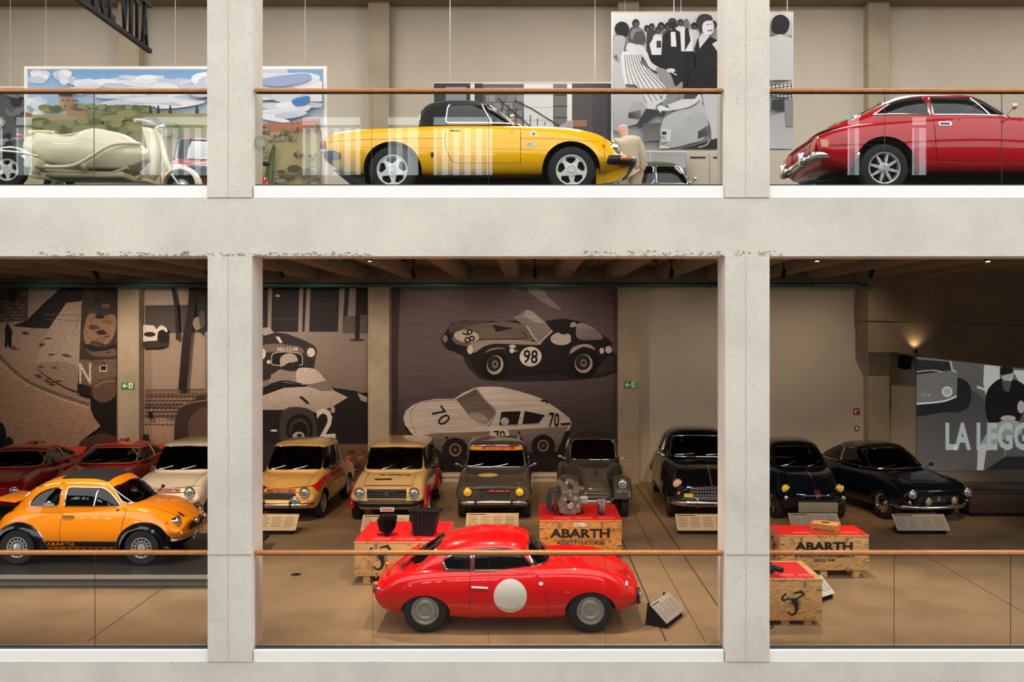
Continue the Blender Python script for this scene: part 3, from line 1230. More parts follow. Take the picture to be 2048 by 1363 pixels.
def red_zagato():
    S = dict(
        paint=M_RED, rows=[
            (-1.61, .22, .48, .42, .54, .55, .46, .585), (-1.5, .20, .54, .44, .60, .625, .53, .655), (-1.2, .19, .58, .44, .67, .685, .585, .71), (-.8, .18, .61, .44, .685, .715, .605, .745),
            (-.3, .165, .63, .44, .685, .73, .605, .765), (.3, .165, .63, .44, .685, .74, .605, .775), (.8, .18, .62, .44, .685, .755, .595, .745), (1.15, .2, .60, .44, .68, .74, .57, .68),
            (1.42, .23, .57, .42, .645, .665, .51, .59), (1.57, .26, .50, .42, .57, .56, .44, .52)],
        bowf=.12, bowr=.08, rf=.06, rr=.045, raker=[(.2, -.09), (.42, .02), (.6, -.05)], zunder=.22, arches=[(-1.0, .22, .24, .30), (1.0, .25, .25, .31)], wheels=[(-1.0, .585), (1.0, .585)], wr=.265, tw=.14, rim='steel', rimr=.168,
        cabin=[(.68, -1.34, .60, .60, 3.0), (.80, -1.2, .50, .59, 3.2), (.93, -1.0, .38, .555, 3.4), (1.02, -.82, .28, .49, 3.4), (1.07, -.66, .2, .42, 3.2), (1.108, -.42, .05, .30, 3), (1.12, -.2, -.1, .12, 2.5)],
        side=[(rounded([(-.76, .745), (-.45, .735), (-.45, .97), (-.62, .945), (-.80, .86)], [.03, .02, .02, .05, .05]),), (rounded([(-.415, .735), (.335, .735), (.16, .93), (.02, .98), (-.2, .99), (-.415, .972)], [.01, .03, .08, .1, .1, .02]),)],
        screen=[(0, .80), (.50, .775), (.47, .93), (.36, 1.01), (0, 1.04)], rearw=[(0, .77), (.46, .77), (.42, .93), (.28, 1.0), (0, 1.02)], glass=glassmat('car_glass_mid', (.45, .48, .48), 1.0),
        seats=[(-.2, -.26, .4), (-.2, .26, .4)], seatmat=pm('tan_seat', '#5A3522', rough=.7), steerpos=(.22, .28, .68), trim_r=.014)
    c = Car('red_sports_coupe', S, (-.268, 1.24, 0.0), 0.0, 'small glossy red coupe with a white roundel on its door, behind the glass railing')
    r = c.root
    door = rounded([(-.455, .725), (-.47, .40), (-.455, .235), (.49, .235), (.47, .5), (.36, .70), (.3, .725)], [.01, .1, .04, .04, .15, .08, .02])
    for ax in ('s-', 's+'):
        c.patch('door_gap', door, ax, .0012, M_SEAM, sk=c.body)
        inner = []
        cx, cz = 0.0, .48
        for p in door:
            d = Vector((p[0] - cx, p[1] - cz))
            d = d * (1 - .007 / d.length)
            inner.append((cx + d.x, cz + d.y))
        c.patch('door', inner, ax, .0026, M_RED, sk=c.body)
        c.patch('race_roundel', circle2(.03, .455, .2, n=48), ax, .0048, M_ROUND, sk=c.body)
        c.tubeline('door_handle', [(-.435, .56), (-.24, .55)], ax, .012, M_CHROME, .016, sk=c.body)
        c.tubeline('side_badge', [(.70, .49), (.72, .51), (.735, .49), (.75, .51)], ax, .004, M_ALLOY, .004, sk=c.body)
        c.patch('indicator_lens', circle2(.4, .60, .028, .022), ax, .006, M_ROUND, sk=c.body)
        for a, b in ((-1.0, .3), (1.0, .31)):
            pass
    # ring of small lettering on the roundel
    me_pts = 'Abarth works museum'
    n = len(me_pts)
    for i, ch in enumerate(me_pts):
        if ch == ' ':
            continue
        a = -PI / 2 + (i - (n - 1) / 2) * .088
        c.text('roundel_letter', ch, .026, 's-', .03 + .172 * math.cos(a), .455 + .172 * math.sin(a), M_SEAM, off=.0062, sk=c.body, ang=a + PI / 2)
    # bonnet and boot outlines, sills
    c.seam([(.66, .52), (.66, -.52)], 't', .008, 'bonnet_gap')
    c.seam([(.66, -.50), (.95, -.47), (1.3, -.36), (1.48, -.22)], 't', .008, 'bonnet_gap')
    c.seam([(.66, .50), (.95, .47), (1.3, .36), (1.48, .22)], 't', .008, 'bonnet_gap')
    for sg in (-1, 1):
        c.seam([(-1.5, sg * .36), (-1.3, sg * .44), (-1.28, sg * .3)], 't', .007, 'engine_lid_gap')
    # engine lid propped open
    g = G().rbox(-.02, .24, -.30, .30, -.008, .008, .007).xf(rot(0, -.55, 0, (-1.36, 0, .735)))
    g.build('engine_lid', M_RED, r, 40)
    for sg in (-1, 1):
        hl = headlight(r, (1.62, sg * .34, .36), (1, 0, 0), .098, None, M_BLK, 'driving_lamp', .12)
        G().lathe([(.098, .0), (.104, .006), (.098, .02), (.09, .02)], 26, 'x', (1.615, sg * .34, .36)).build('chrome_ring', M_CHROME, hl, 40)
        headlight(r, (1.47, sg * .46, .52), Vector((1, sg * .25, .18)).normalized(), .085, name='headlight', depth=.1)
        G().rbox(1.50, 1.62, sg * .34 - .02, sg * .34 + .02, .27, .30, .008).build('lamp_bracket', M_CHROME, r, 40)
        t = G().rbox(-1.66, -1.58, sg * .47 - .035, sg * .47 + .035, .42, .52, .03).build('tail_light', M_REDLENS, r, 50)
        G().rbox(-1.665, -1.59, sg * .47 - .034, sg * .47 + .034, .515, .57, .025).build('amber_lens', M_AMBER, t, 50)
        G().lathe([(.05, 0), (.055, .02), (.045, .03)], 18, 'x', (-1.60, sg * .47, .47)).build('chrome_ring', M_CHROME, t, 50)
    # wiper
    for y in (-.25, .15):
        c.tubeline('windscreen_wiper', [(y, .82), (y + .3, .88)], 'f', .006, M_BLK, .012)
    c.tubeline('front_bumper_bar', [(-.25, .33), (.25, .33)], 'f', .014, M_CHROME, .03, sk=c.body)
    return c


red_zagato()
# ---------------------------------------------------------------- helpers for saloon shapes
def sedan_rows(xr, xf, w, zb, zm, belt, tail, nose, cowl_x, deck_x, crown=0.03, fen=0.0, endw=.93, topw=.86):
    return [(xr, zb + .10, .78 * w * endw, zm, w * endw, tail - .05, topw * w * .95, tail - .02),
            (xr + .14, zb + .02, .86 * w, zm, w * .985, tail + fen * .5, topw * w, tail + crown),
            (deck_x, zb, .9 * w, zm, w, (tail + belt) / 2 + fen * .5, (topw + .01) * w, (tail + belt) / 2 + crown),
            ((deck_x + cowl_x) / 2, zb - .02, .91 * w, zm, w, belt - .02, (topw + .02) * w, belt + .01),
            (cowl_x, zb - .02, .91 * w, zm, w, belt - .02 + fen * .3, (topw + .01) * w, belt + crown * .6),
            ((cowl_x + xf) / 2, zb, .9 * w, zm, w, (belt + nose) / 2 + fen, topw * w, (belt + nose) / 2 + crown),
            (xf - .16, zb + .03, .86 * w, zm, w * .985, nose + fen, topw * w, nose + crown * .8),
            (xf, zb + .11, .78 * w * endw, zm, w * endw, nose - .06 + fen, topw * w * .95, nose - .02)]


def cabin_std(cxr, cxf, txr, txf, belt, roof, cw, tw, n=5.0, split=(.5,), gap=.05, zin=.05, ztop=.10, m=.07, crown=.035):
    rows = [(belt - .05, cxr - .02, cxf + .05, cw + .01, n), (belt + .03, cxr + .015, cxf - .01, cw, n), ((belt + roof) / 2 - .02, (cxr + txr) / 2, (cxf + txf) / 2, (cw + tw) / 2 + .012, n),
            (roof - crown - .05, txr, txf, tw, n), (roof - crown - .005, txr + .05, txf - .06, tw - .045, n), (roof - .012, txr + .2, txf - .22, tw - .19, n * .8), (roof, (txr * 1.6 + txf) / 2.6, (txr + txf * 1.6) / 2.6, tw * .22, 3)]
    z0, z1 = belt + zin, roof - ztop

    def xrr(z):
        return cxr + (txr - cxr) * (z - belt) / (roof - crown - belt)

    def xff(z):
        return cxf + (txf - cxf) * (z - belt) / (roof - crown - belt)
    xa0, xb0, xa1, xb1 = xrr(z0) + m + .06, xff(z0) - m - .06, xrr(z1) + m + .04, xff(z1) - m - .03
    side = []
    cuts = [0] + list(split) + [1]
    for a, b in zip(cuts, cuts[1:]):
        L0, R0 = xa0 + (xb0 - xa0) * a, xa0 + (xb0 - xa0) * b
        # pillars near vertical in between
        L1 = xa1 if a == 0 else L0
        R1 = xb1 if b == 1 else R0
        ga, gb = (gap / 2 if a else 0), (gap / 2 if b < 1 else 0)
        side.append((rounded([(L0 + ga, z0), (R0 - gb, z0), (R1 - gb, z1), (L1 + ga, z1)], .05),))
    sc = [(0, z0 + .0), (cw - .09, z0), (tw - .045, z1 + .015), (0, z1 + .03)]
    return rows, side, sc


def number_plate(parent, c, w, h, mat, txt=None, tm=None, ry=0.0):
    p = G().rbox(c[0] - .006, c[0] + .006, c[1] - w / 2, c[1] + w / 2, c[2] - h / 2, c[2] + h / 2, .004).build('number_plate', mat, parent, 40)
    if txt:
        me = text_mesh(txt, h * .8, .9)
        me.transform(Matrix.Translation((c[0] + .0075, c[1], c[2])) @ Matrix.Rotation(PI / 2, 4, 'Z') @ Matrix.Rotation(PI / 2, 4, 'X'))
        me.materials.clear()
        me.materials.append(tm)
        link('plate_lettering', me, p)
    return p


def bumper(c, z, half, r=.035, mat=None, proud=.06, wrap=.5, name='front_bumper', axis='f', zr=None, over=None):
    """bar round the nose at height z: runs across the front and back along both flanks"""
    mat = mat or M_CHROME
    P = []
    sgn = 1 if axis == 'f' else -1
    n = 14
    for i in range(n + 1):
        y = -half + 2 * half * i / n
        loc, nor = c.body.near(axis, y, z)
        P.append(Vector((loc.x + sgn * proud, y * 1.0, z)))
    P = [Vector((P[0].x - sgn * wrap, -half - .04, z)), Vector((P[0].x - sgn * .1, -half - .03, z))] + P + [Vector((P[-1].x - sgn * .1, half + .03, z)), Vector((P[-1].x - sgn * wrap, half + .04, z))]
    P = [Vector(p) for p in catmull(P, 3)]
    g = G().tube(P, r, 8)
    zz = zr or 1.3
    cz = z
    g.v = [Vector((p.x, p.y, cz + (p.z - cz) * zz)) for p in g.v]
    return g.build(name, mat, c.root, 50)


def wipers(c, z, ys, dy=.26, dz=.06, mat=None):
    for y in ys:
        c.tubeline('windscreen_wiper', [(y, z), (y + dy * .5, z + dz * .35), (y + dy, z + dz)], 'f', .007, mat or M_CHROME, .02, sk=c.all)


def mirror(c, p, side, mat=None, r=.06):
    g = G().tube([p, (p[0] + .02, p[1] + side * .09, p[2] + .05)], .008, 6)
    g.ball((p[0] + .02, p[1] + side * .12, p[2] + .06), (.03, r, r * .75), 12, 8)
    return g.build('wing_mirror', mat or M_CHROME, c.root, 50)


def front_row(px, y):
    """ground spot of a nose in the back row, from the photo"""
    d = CZ * F / (y - VY)
    return (px - VX) * d / F, d - CD


def park(px, ytyre, xfw, yaw=0.0):
    """place a car facing the room so that its front axle stands where the photo shows it"""
    x, Y = front_row(px, ytyre)
    rz = -PI / 2 + yaw
    return (x - math.cos(rz) * xfw, Y - math.sin(rz) * xfw, 0.0), rz


M_GREYP = paint('charcoal', '#4A463E')
M_BLACKP = paint('black_blue', '#0A0D14', .25)
M_NAVY = paint('navy', '#08101C', .25)
M_CREAM = paint('cream', '#E0BE84')
M_YELL = paint('pale_yellow', '#E5B863')
M_WHITEP = paint('ivory', '#E8DFCB')
M_ORANGE = paint('orange', '#E8860F', .3)
M_MAROON = paint('deep_red', '#B00B18', .3)
M_PLATE = pm('plate_white', '#D9D4C6', rough=.4)
M_REDPL = pm('badge_red', '#8E1420', rough=.35)
M_LETTER = pm('letter_white', '#E8E4DA', rough=.5)


def shield(c, y, z, s, off=.012, mat=None, mat2=None, axis='f'):
    poly = [(y - s * .8, z + s), (y, z + s * 1.12), (y + s * .8, z + s), (y + s * .78, z), (y + s * .45, z - s * .7), (y, z - s * 1.1), (y - s * .45, z - s * .7), (y - s * .78, z)]
    o = c.patch('shield_badge', poly, axis, off, mat or M_CHROME, .04, sk=c.body)
    q = [(y + (a - y) * .8, z + (b - z) * .8) for a, b in poly]
    c.patch('badge_field', q, axis, off + .003, mat2 or M_REDPL, .04, sk=c.body)
    return o


def grille_bars(c, y0, y1, z0, z1, n, mat, off=.008, r=.006):
    for k in range(n):
        z = z0 + (z1 - z0) * (k + .5) / n
        c.tubeline('grille_bar', [(y0, z), (y1, z)], 'f', r, mat, off, sk=c.body)


def strip(c, name, y0, y1, z0, z1, off, mat, axis='f', r=.01):
    return c.patch(name, rounded([(y0, z0), (y1, z0), (y1, z1), (y0, z1)], r), axis, off, mat, .022, sk=c.body)


# ---------------------------------------------------------------- small rear-engined saloon (pale yellow with red flash, ivory twin)
def small_saloon(name, paintm, loc, rz, label, red_flash, lamp_spot, roof=None):
    w = .71
    rows = sedan_rows(-1.72, 1.66, w, .22, .46, .83, .72, .70, .72, -.9, .02, .0, .95, .88)
    crow, side, sc = cabin_std(-1.18, .80, -.86, .40, .83, 1.37, .635, .555, 5, (.47,))
    S = dict(paint=paintm, rows=rows, bowf=.10, bowr=.1, rakef=[(.2, -.05), (.5, .03), (.75, -.04)], arches=[(-1.0, .30, .26, .32), (1.02, .31, .27, .33)], wheels=[(-1.0, .61), (1.02, .61)],
             wr=.275, tw=.155, rim='multi' if red_flash else 'cap', cabin=crow, side=side, screen=sc, rearw=sc, seats=[(-.05, -.3, .42), (-.05, .3, .42)], steerpos=(.35, .3, .78), trim_r=.007)
    c = Car(name, S, loc, rz, label)
    for sg in (-1, 1):
        c.lamp(sg * .50, .60, .10, proud=.02)
        strip(c, 'indicator_lens', sg * .50 - .07, sg * .50 + .07, .435, .47, .01, M_LENS if not red_flash else M_AMBER)
    strip(c, 'badge_plate', -.22, .33, .60, .655, .012, M_REDPL)
    c.text('badge_lettering', 'FIAT ABARTH' if red_flash else 'FIAT ABARTH 1000', .036, 'f', .06, .627, M_LETTER, 1.25, off=.014, sk=c.body)
    shield(c, -.3, .62, .06)
    if red_flash:
        strip(c, 'grille', -.36, .33, .46, .58, .006, M_GRILLE)
        grille_bars(c, -.34, .31, .47, .57, 5, M_STEEL, .01, .005)
    c.seam([(-.62, .69), (-.3, .675), (0, .67), (.3, .675), (.62, .69)], 'f', .008, 'bonnet_gap')
    for sg in (-1, 1):
        c.seam([(.76, sg * .52), (1.6, sg * .50)], 't', .008, 'bonnet_gap')
        c.seam([(.75, .80), (.72, .5), (.7, .28)], 's-' if sg < 0 else 's+', .008, 'door_gap')
        c.seam([(-.25, .80), (-.25, .45), (-.22, .28)], 's-' if sg < 0 else 's+', .008, 'door_gap')
    if lamp_spot:
        for yy in (.34, -.34):
            c.lamp(yy, .47, .075, proud=.10, name='spot_lamp')
    bumper(c, .37, .58, .03, proud=.05, wrap=.3)
    for sg in (-.25, .25):
        G().rbox(1.74, 1.80, sg - .02, sg + .02, .32, .45, .012).build('bumper_overrider', M_BLK, c.root, 40)
    wipers(c, .885, (-.42, .02), mat=M_CHROME)
    if red_flash:
        for ax in ('s-', 's+'):
            c.patch('red_flash', rounded([(1.5, .60), (1.52, .69), (1.2, .74), (.6, .80), (-1.5, .80), (-1.5, .70), (.5, .69), (1.1, .64), (1.4, .56)], .03), ax, .006, M_RED, .03, sk=c.body)
            c.text('flash_lettering', 'FIAT', .07, ax, -1.25, .75, M_LETTER, 1.2, off=.006, sk=c.body)
        mirror(c, (.62, .62, .86), 1, M_BLK, .07)
    return c


loc, rz = park(578, 1033, 1.02, math.radians(-2))
small_saloon('compact_saloon', M_YELL, loc, rz, 'pale yellow compact saloon with a red flash along its flank and a spot lamp', True, True)
loc, rz = park(352, 1033, 1.02, math.radians(1))
small_saloon('compact_saloon', M_WHITEP, loc, rz, 'ivory compact saloon with a red badge strip, just left of the concrete pillar', False, False)


# ---------------------------------------------------------------- cream boxy hatchback with red arch flares
def hatch(name, paintm, loc, rz, label, flares=True, plate=True):
    w = .70
    rows = sedan_rows(-1.58, 1.56, w, .24, .5, .86, .84, .72, .72, -1.2, .02, 0, .97, .90)
    crow, side, sc = cabin_std(-1.52, .78, -1.36, .38, .86, 1.36, .64, .57, 7, (.5,))
    S = dict(paint=paintm, rows=rows, bowf=.05, bowr=.03, rakef=[(.2, -.06), (.55, .02), (.75, -.02)], arches=[(-1.02, .31, .27, .32), (1.02, .31, .27, .32)], wheels=[(-1.02, .64), (1.02, .64)],
             wr=.265, tw=.17, rim='multi', cabin=crow, side=side, screen=sc, rearw=sc, seats=[(-.05, -.3, .46), (-.05, .3, .46)], seatmat=pm('grey_cloth', '#6B655A', rough=.9), steerpos=(.35, .3, .8), trim=M_BLK, trim_r=.012, glass=M_DARKGLASS)
    c = Car(name, S, loc, rz, label)
    for sg in (-1, 1):
        if flares:
            c.lamp(sg * .51, .60, .10, proud=.015)
        else:
            o = G().rbox(-.02, .03, -.11, .11, -.075, .075, .02)
            lo, _ = c.body.near('f', sg * .5, .60)
            o.xf(Matrix.Translation(lo)).build('headlight', M_LENS, c.root, 40)
        strip(c, 'indicator_lens', sg * .51 - .07, sg * .51 + .07, .42, .47, .01, M_LENS)
        for x in (1.02, -1.02):
            P = [(x + .36 * math.cos(a), .27 + .34 * math.sin(a)) for a in [PI * i / 18 for i in range(19)]]
            ax = 's-' if sg < 0 else 's+'
            pts = []
            for a_, b_ in P:
                l_, n_ = c.body.near(ax, a_, b_)
                pts.append(Vector((a_, sg * (w - .01), max(b_, .2))))
            G().tube(pts, .055, 8).build('wheel_arch_flare', M_MAROON if flares else paintm, c.root, 50)
    strip(c, 'grille', -.37, .37, .50, .67, .008, M_GRILLE)
    grille_bars(c, -.36, .36, .515, .655, 4, M_STEEL, .014, .006)
    if flares:
        shield(c, 0, .585, .035, .024, M_ALLOY, M_STEEL)
    strip(c, 'grille_lip', -.36, .36, .455, .475, .006, M_BLK)
    c.seam([(-.44, .71), (0, .715), (.44, .71)], 'f', .008, 'bonnet_gap')
    for sg in (-1, 1):
        c.seam([(.78, sg * .46), (1.52, sg * .46)], 't', .008, 'bonnet_gap')
        c.seam([(.62, .82), (.60, .5), (.6, .3)], 's-' if sg < 0 else 's+', .008, 'door_gap')
    for a, b in ((-.24, -.12), (-.08, .22), (.25, .38)):
        c.patch('bonnet_vent', [(.98, a), (.98, b), (1.02, b), (1.02, a)], 't', .004, M_BLK, .05, sk=c.body)
    c.patch('bonnet_intake', [(1.2, -.28), (1.2, .04), (1.25, .05), (1.25, -.29)], 't', .012, M_BLK, .05, sk=c.body)
    bumper(c, .40, .60, .04, M_BLK, .04, .25)
    strip(c, 'front_apron', -.52, .52, .275, .345, .03, M_PLATE if flares else paintm)
    if plate:
        np_ = number_plate(c.root, (1.68, .02, .305), .26, .08, M_PLATE)
        for k in range(7):
            G().box(1.686, 1.6875, -.08 + .03 * k, -.062 + .03 * k, .285, .325).build('plate_print', M_REDPL, np_)
    wipers(c, .905, (-.22, .18), .2, .07)
    mirror(c, (.55, .63, .88), 1, M_BLK, .06)
    mirror(c, (.55, -.63, .88), -1, M_BLK, .06)
    return c


loc, rz = park(783, 1036, 1.02, math.radians(0))
hatch('small_hatchback', M_CREAM, loc, rz, 'cream boxy hatchback with red wheel arch flares and round headlights')


# ---------------------------------------------------------------- dark grey boxy saloon with a cream roundel and yellow headlights
def boxy_saloon():
    w = .735
    rows = sedan_rows(-1.9, 1.72, w, .22, .5, .88, .78, .74, .80, -1.1, .025, 0.01, .96, .89)
    crow, side, sc = cabin_std(-1.18, .90, -.86, .48, .88, 1.38, .66, .57, 6, (.48,))
    S = dict(paint=M_GREYP, rows=rows, bowf=.06, bowr=.05, rakef=[(.2, -.06), (.5, .0), (.78, .04)], arches=[(-1.1, .30, .27, .33), (1.12, .31, .27, .33)], wheels=[(-1.1, .62), (1.12, .62)], wr=.285, tw=.16, rim='steel',
             cabin=crow, side=side, screen=sc, rearw=sc, seats=[(0, -.3, .45), (0, .3, .45)], steerpos=(.42, .3, .82), trim_r=.006)
    loc, rz = park(990, 1032, 1.12, 0)
    c = Car('boxy_saloon', S, loc, rz, 'charcoal boxy saloon with yellow headlights and a cream oval on its bonnet')
    for sg in (-1, 1):
        c.lamp(sg * .49, .595, .085, lens=M_YLENS, proud=.015)
        c.seam([(.85, sg * .54), (1.68, sg * .52)], 't', .008, 'bonnet_gap')
        mirror(c, (.66, sg * .66, .9), sg, M_CHROME, .05)
    strip(c, 'badge_plate', -.13, .33, .59, .645, .012, M_REDPL)
    c.text('badge_lettering', 'SIMCA ABARTH 1150', .035, 'f', .1, .618, M_LETTER, 1.15, off=.016, sk=c.body)
    strip(c, 'grille', -.24, .29, .46, .57, .006, M_GRILLE)
    grille_bars(c, -.22, .27, .465, .565, 5, M_STEEL, .01, .005)
    shield(c, -.21, .575, .065, .02, M_STEEL, M_GREYP)
    P = [(-.62, .735), (-.4, .735), (-.26, .70), (-.1, .692), (.1, .692), (.26, .70), (.4, .735), (.62, .735)]
    c.tubeline('bonnet_lip', P, 'f', .012, M_GREYP, .006, sk=c.body)
    c.patch('bonnet_oval', circle2(1.28, -.13, .11, .19, 36), 't', .004, M_CREAM, .05, sk=c.body)
    bumper(c, .40, .60, .032, proud=.06, wrap=.3)
    for sg in (-.34, .34):
        G().rbox(1.80, 1.87, sg - .022, sg + .022, .35, .46, .012).build('bumper_overrider', M_BLK, c.root, 40)
    z1 = 1.26
    band = [(-.55, 1.215), (.55, 1.215), (.525, 1.275), (0, 1.29), (-.525, 1.275)]
    c.patch('sun_strip', band, 'f', .006, pm('strip_yellow', '#E3A51E', rough=.4), .06, sk=c.cab)
    c.patch('sun_strip_red', [(-.28, 1.228), (.38, 1.228), (.37, 1.277), (-.27, 1.283)], 'f', .009, pm('strip_red', '#C5261B', rough=.4), .06, sk=c.cab)
    c.text('sun_strip_lettering', 'guy moerenhout  racing', .05, 'f', 0.03, 1.253, M_LETTER, 1.05, off=.012, sk=c.cab)
    wipers(c, .925, (-.55, -.05), .3, .05)
    c.tubeline('roof_aerial', [(-.6, 0), (-.45, 0)], 't', .006, M_BLK, .01)
    return c


boxy_saloon()


# ---------------------------------------------------------------- pre-war style grey and black cars with separate wings
def vintage(name, paintm, loc, rz, label, w, L, H, wb, roofp=None, grille='bars', lamps=M_LENS, sc_=1.0, screen_trim=None):
    f, r = wb / 2, -wb / 2
    xf, xr = f + .42 * sc_, r - .62 * sc_
    belt, nose, tail = H * .64, H * .57, H * .46
    wb_ = w * .80
    rows = [(xr, .34, .5 * w, .48, .58 * w, tail - .08, .5 * w, tail - .04), (xr + .18, .28, .68 * w, .5, .76 * w, tail + .06, .6 * w, tail + .14), (r, .25, .8 * w, .52, .9 * w, belt - .12, .72 * w, belt - .03),
            (0, .23, .86 * w, .5, .93 * w, belt - .04, .80 * w, belt), (f - .75, .23, .84 * w, .5, .91 * w, belt - .05, .72 * w, belt + .02), (f - .35, .26, .62 * w, .52, .64 * w, belt - .1, .48 * w, belt - .01),
            (f + .1, .3, .48 * w, .52, .50 * w, nose - .07, .33 * w, nose + .03), (xf - .08, .34, .42 * w, .52, .44 * w, nose - .12, .27 * w, nose - .03), (xf, .36, .38 * w, .5, .40 * w, nose - .18, .22 * w, nose - .10)]
    crow, side, sc = cabin_std(r - .28, f - .62, r + .18, f - .88, belt, H, .80 * w, .66 * w, 4.2, (.5,), crown=.06, ztop=.13)
    S = dict(paint=paintm, roofpaint=roofp or paintm, rows=rows, bowf=.05, bowr=.08, rakef=[(.3, .02), (.55, .03), (nose, -.12)], arches=[(r, .32, .30, .36), ], wheels=[(r, w - .14), (f, w - .14)], wr=.315 * sc_, tw=.15, rim='cap',
             cabin=crow, side=side, screen=sc, rearw=[(0, belt + .12), (.25, belt + .12), (.25, H - .2), (0, H - .2)], seats=[(-.2, -.28, .5), (-.2, .28, .5)], steerpos=(f - 1.0, .28, belt + .03), trim_r=.008, screen_r=.09, zunder=.27)
    c = Car(name, S, loc, rz, label)
    # front and rear wings: half shells over the wheels that sweep into the running board
    for sg in (-1, 1):
        for wx, fr in ((f, True), (r, False)):
            path = [(wx + .42 * sc_, .40), (wx + .38 * sc_, .60), (wx + .2 * sc_, .76), (wx - .05, .80), (wx - .35 * sc_, .72), (wx - .62 * sc_, .52), (wx - .85 * sc_, .36)] if fr else \
                   [(wx + .62 * sc_, .36), (wx + .42, .56), (wx + .2, .72), (wx - .02, .76), (wx - .25, .68), (wx - .40, .5), (wx - .46, .32)]
            P = catmull([Vector((a, b * (H / 1.5))) for a, b in path], 4)
            g = G()
            n = 9
            v, fa = [], []
            for i, p in enumerate(P):
                t = (P[min(i + 1, len(P) - 1)] - P[max(i - 1, 0)]).normalized()
                nn = Vector((-t.y, t.x)) if not fr else Vector((-t.y, t.x))
                if nn.y < 0:
                    nn = -nn
                for k in range(n):
                    a = PI * k / (n - 1)
                    yy = (w - .19) + .19 * -math.cos(a)
                    dz = .10 * math.sin(a) ** .7 - .10
                    v.append((p.x + nn.x * dz, sg * yy, p.y + nn.y * dz))
            for i in range(len(P) - 1):
                for k in range(n - 1):
                    fa.append((i * n + k, i * n + k + 1, (i + 1) * n + k + 1, (i + 1) * n + k))
            me = g.add(v, fa)
            o = g.build('front_wing' if fr else 'rear_wing', paintm, c.root, 60)
            md = o.modifiers.new('solid', 'SOLIDIFY')
            md.thickness = .02
        G().rbox(r + .5, f - .6, sg * (w - .32) - .12 * (sg < 0), sg * (w - .32) + .12 * (sg > 0) + .001, .27, .31, .01).build('running_board', M_BLK, c.root, 40)
        hx, hz = f + .26 * sc_, .70 * (H / 1.5)
        hl = headlight(c.root, (hx + .1, sg * (w - .19), hz), (1, 0, 0), .095, lamps, None, 'headlight', .2)
        c.seam([(f - .6, belt - .04), (f - .2, belt - .09), (f + .1, nose - .06)], 's-' if sg < 0 else 's+', .008, 'bonnet_gap')
        mirror(c, (f - .72, sg * .8 * w, belt + .05), sg, M_CHROME, .05)
    bumper(c, .40, w * .6, .035, proud=.14, wrap=.02)
    return c, dict(f=f, r=r, belt=belt, nose=nose, xf=xf, w=w)


loc, rz = park(1190, 1031, 1.0, math.radians(-1))
c, q = vintage('vintage_saloon', M_GREYP, loc, rz, 'grey vintage saloon with a horizontal chrome grille behind the engine on the crate', .70, 3.4, 1.50, 2.0, pm('fabric_roof', '#2E2A24', rough=.8))
for k in range(4):
    z = .47 + .06 * k
    c.tubeline('grille_bar', [(-.22, z), (.22, z)], 'f', .011, M_CHROME, .012, sk=c.body)
loc_, _n = c.body.near('t', q['f'] + .15, 0)
G().tube([loc_ + Vector((-.12, 0, .01)), loc_ + Vector((.02, 0, .05)), loc_ + Vector((.10, 0, -.02))], [.01, .02, .008], 8).build('bonnet_mascot', M_CHROME, c.root, 50)

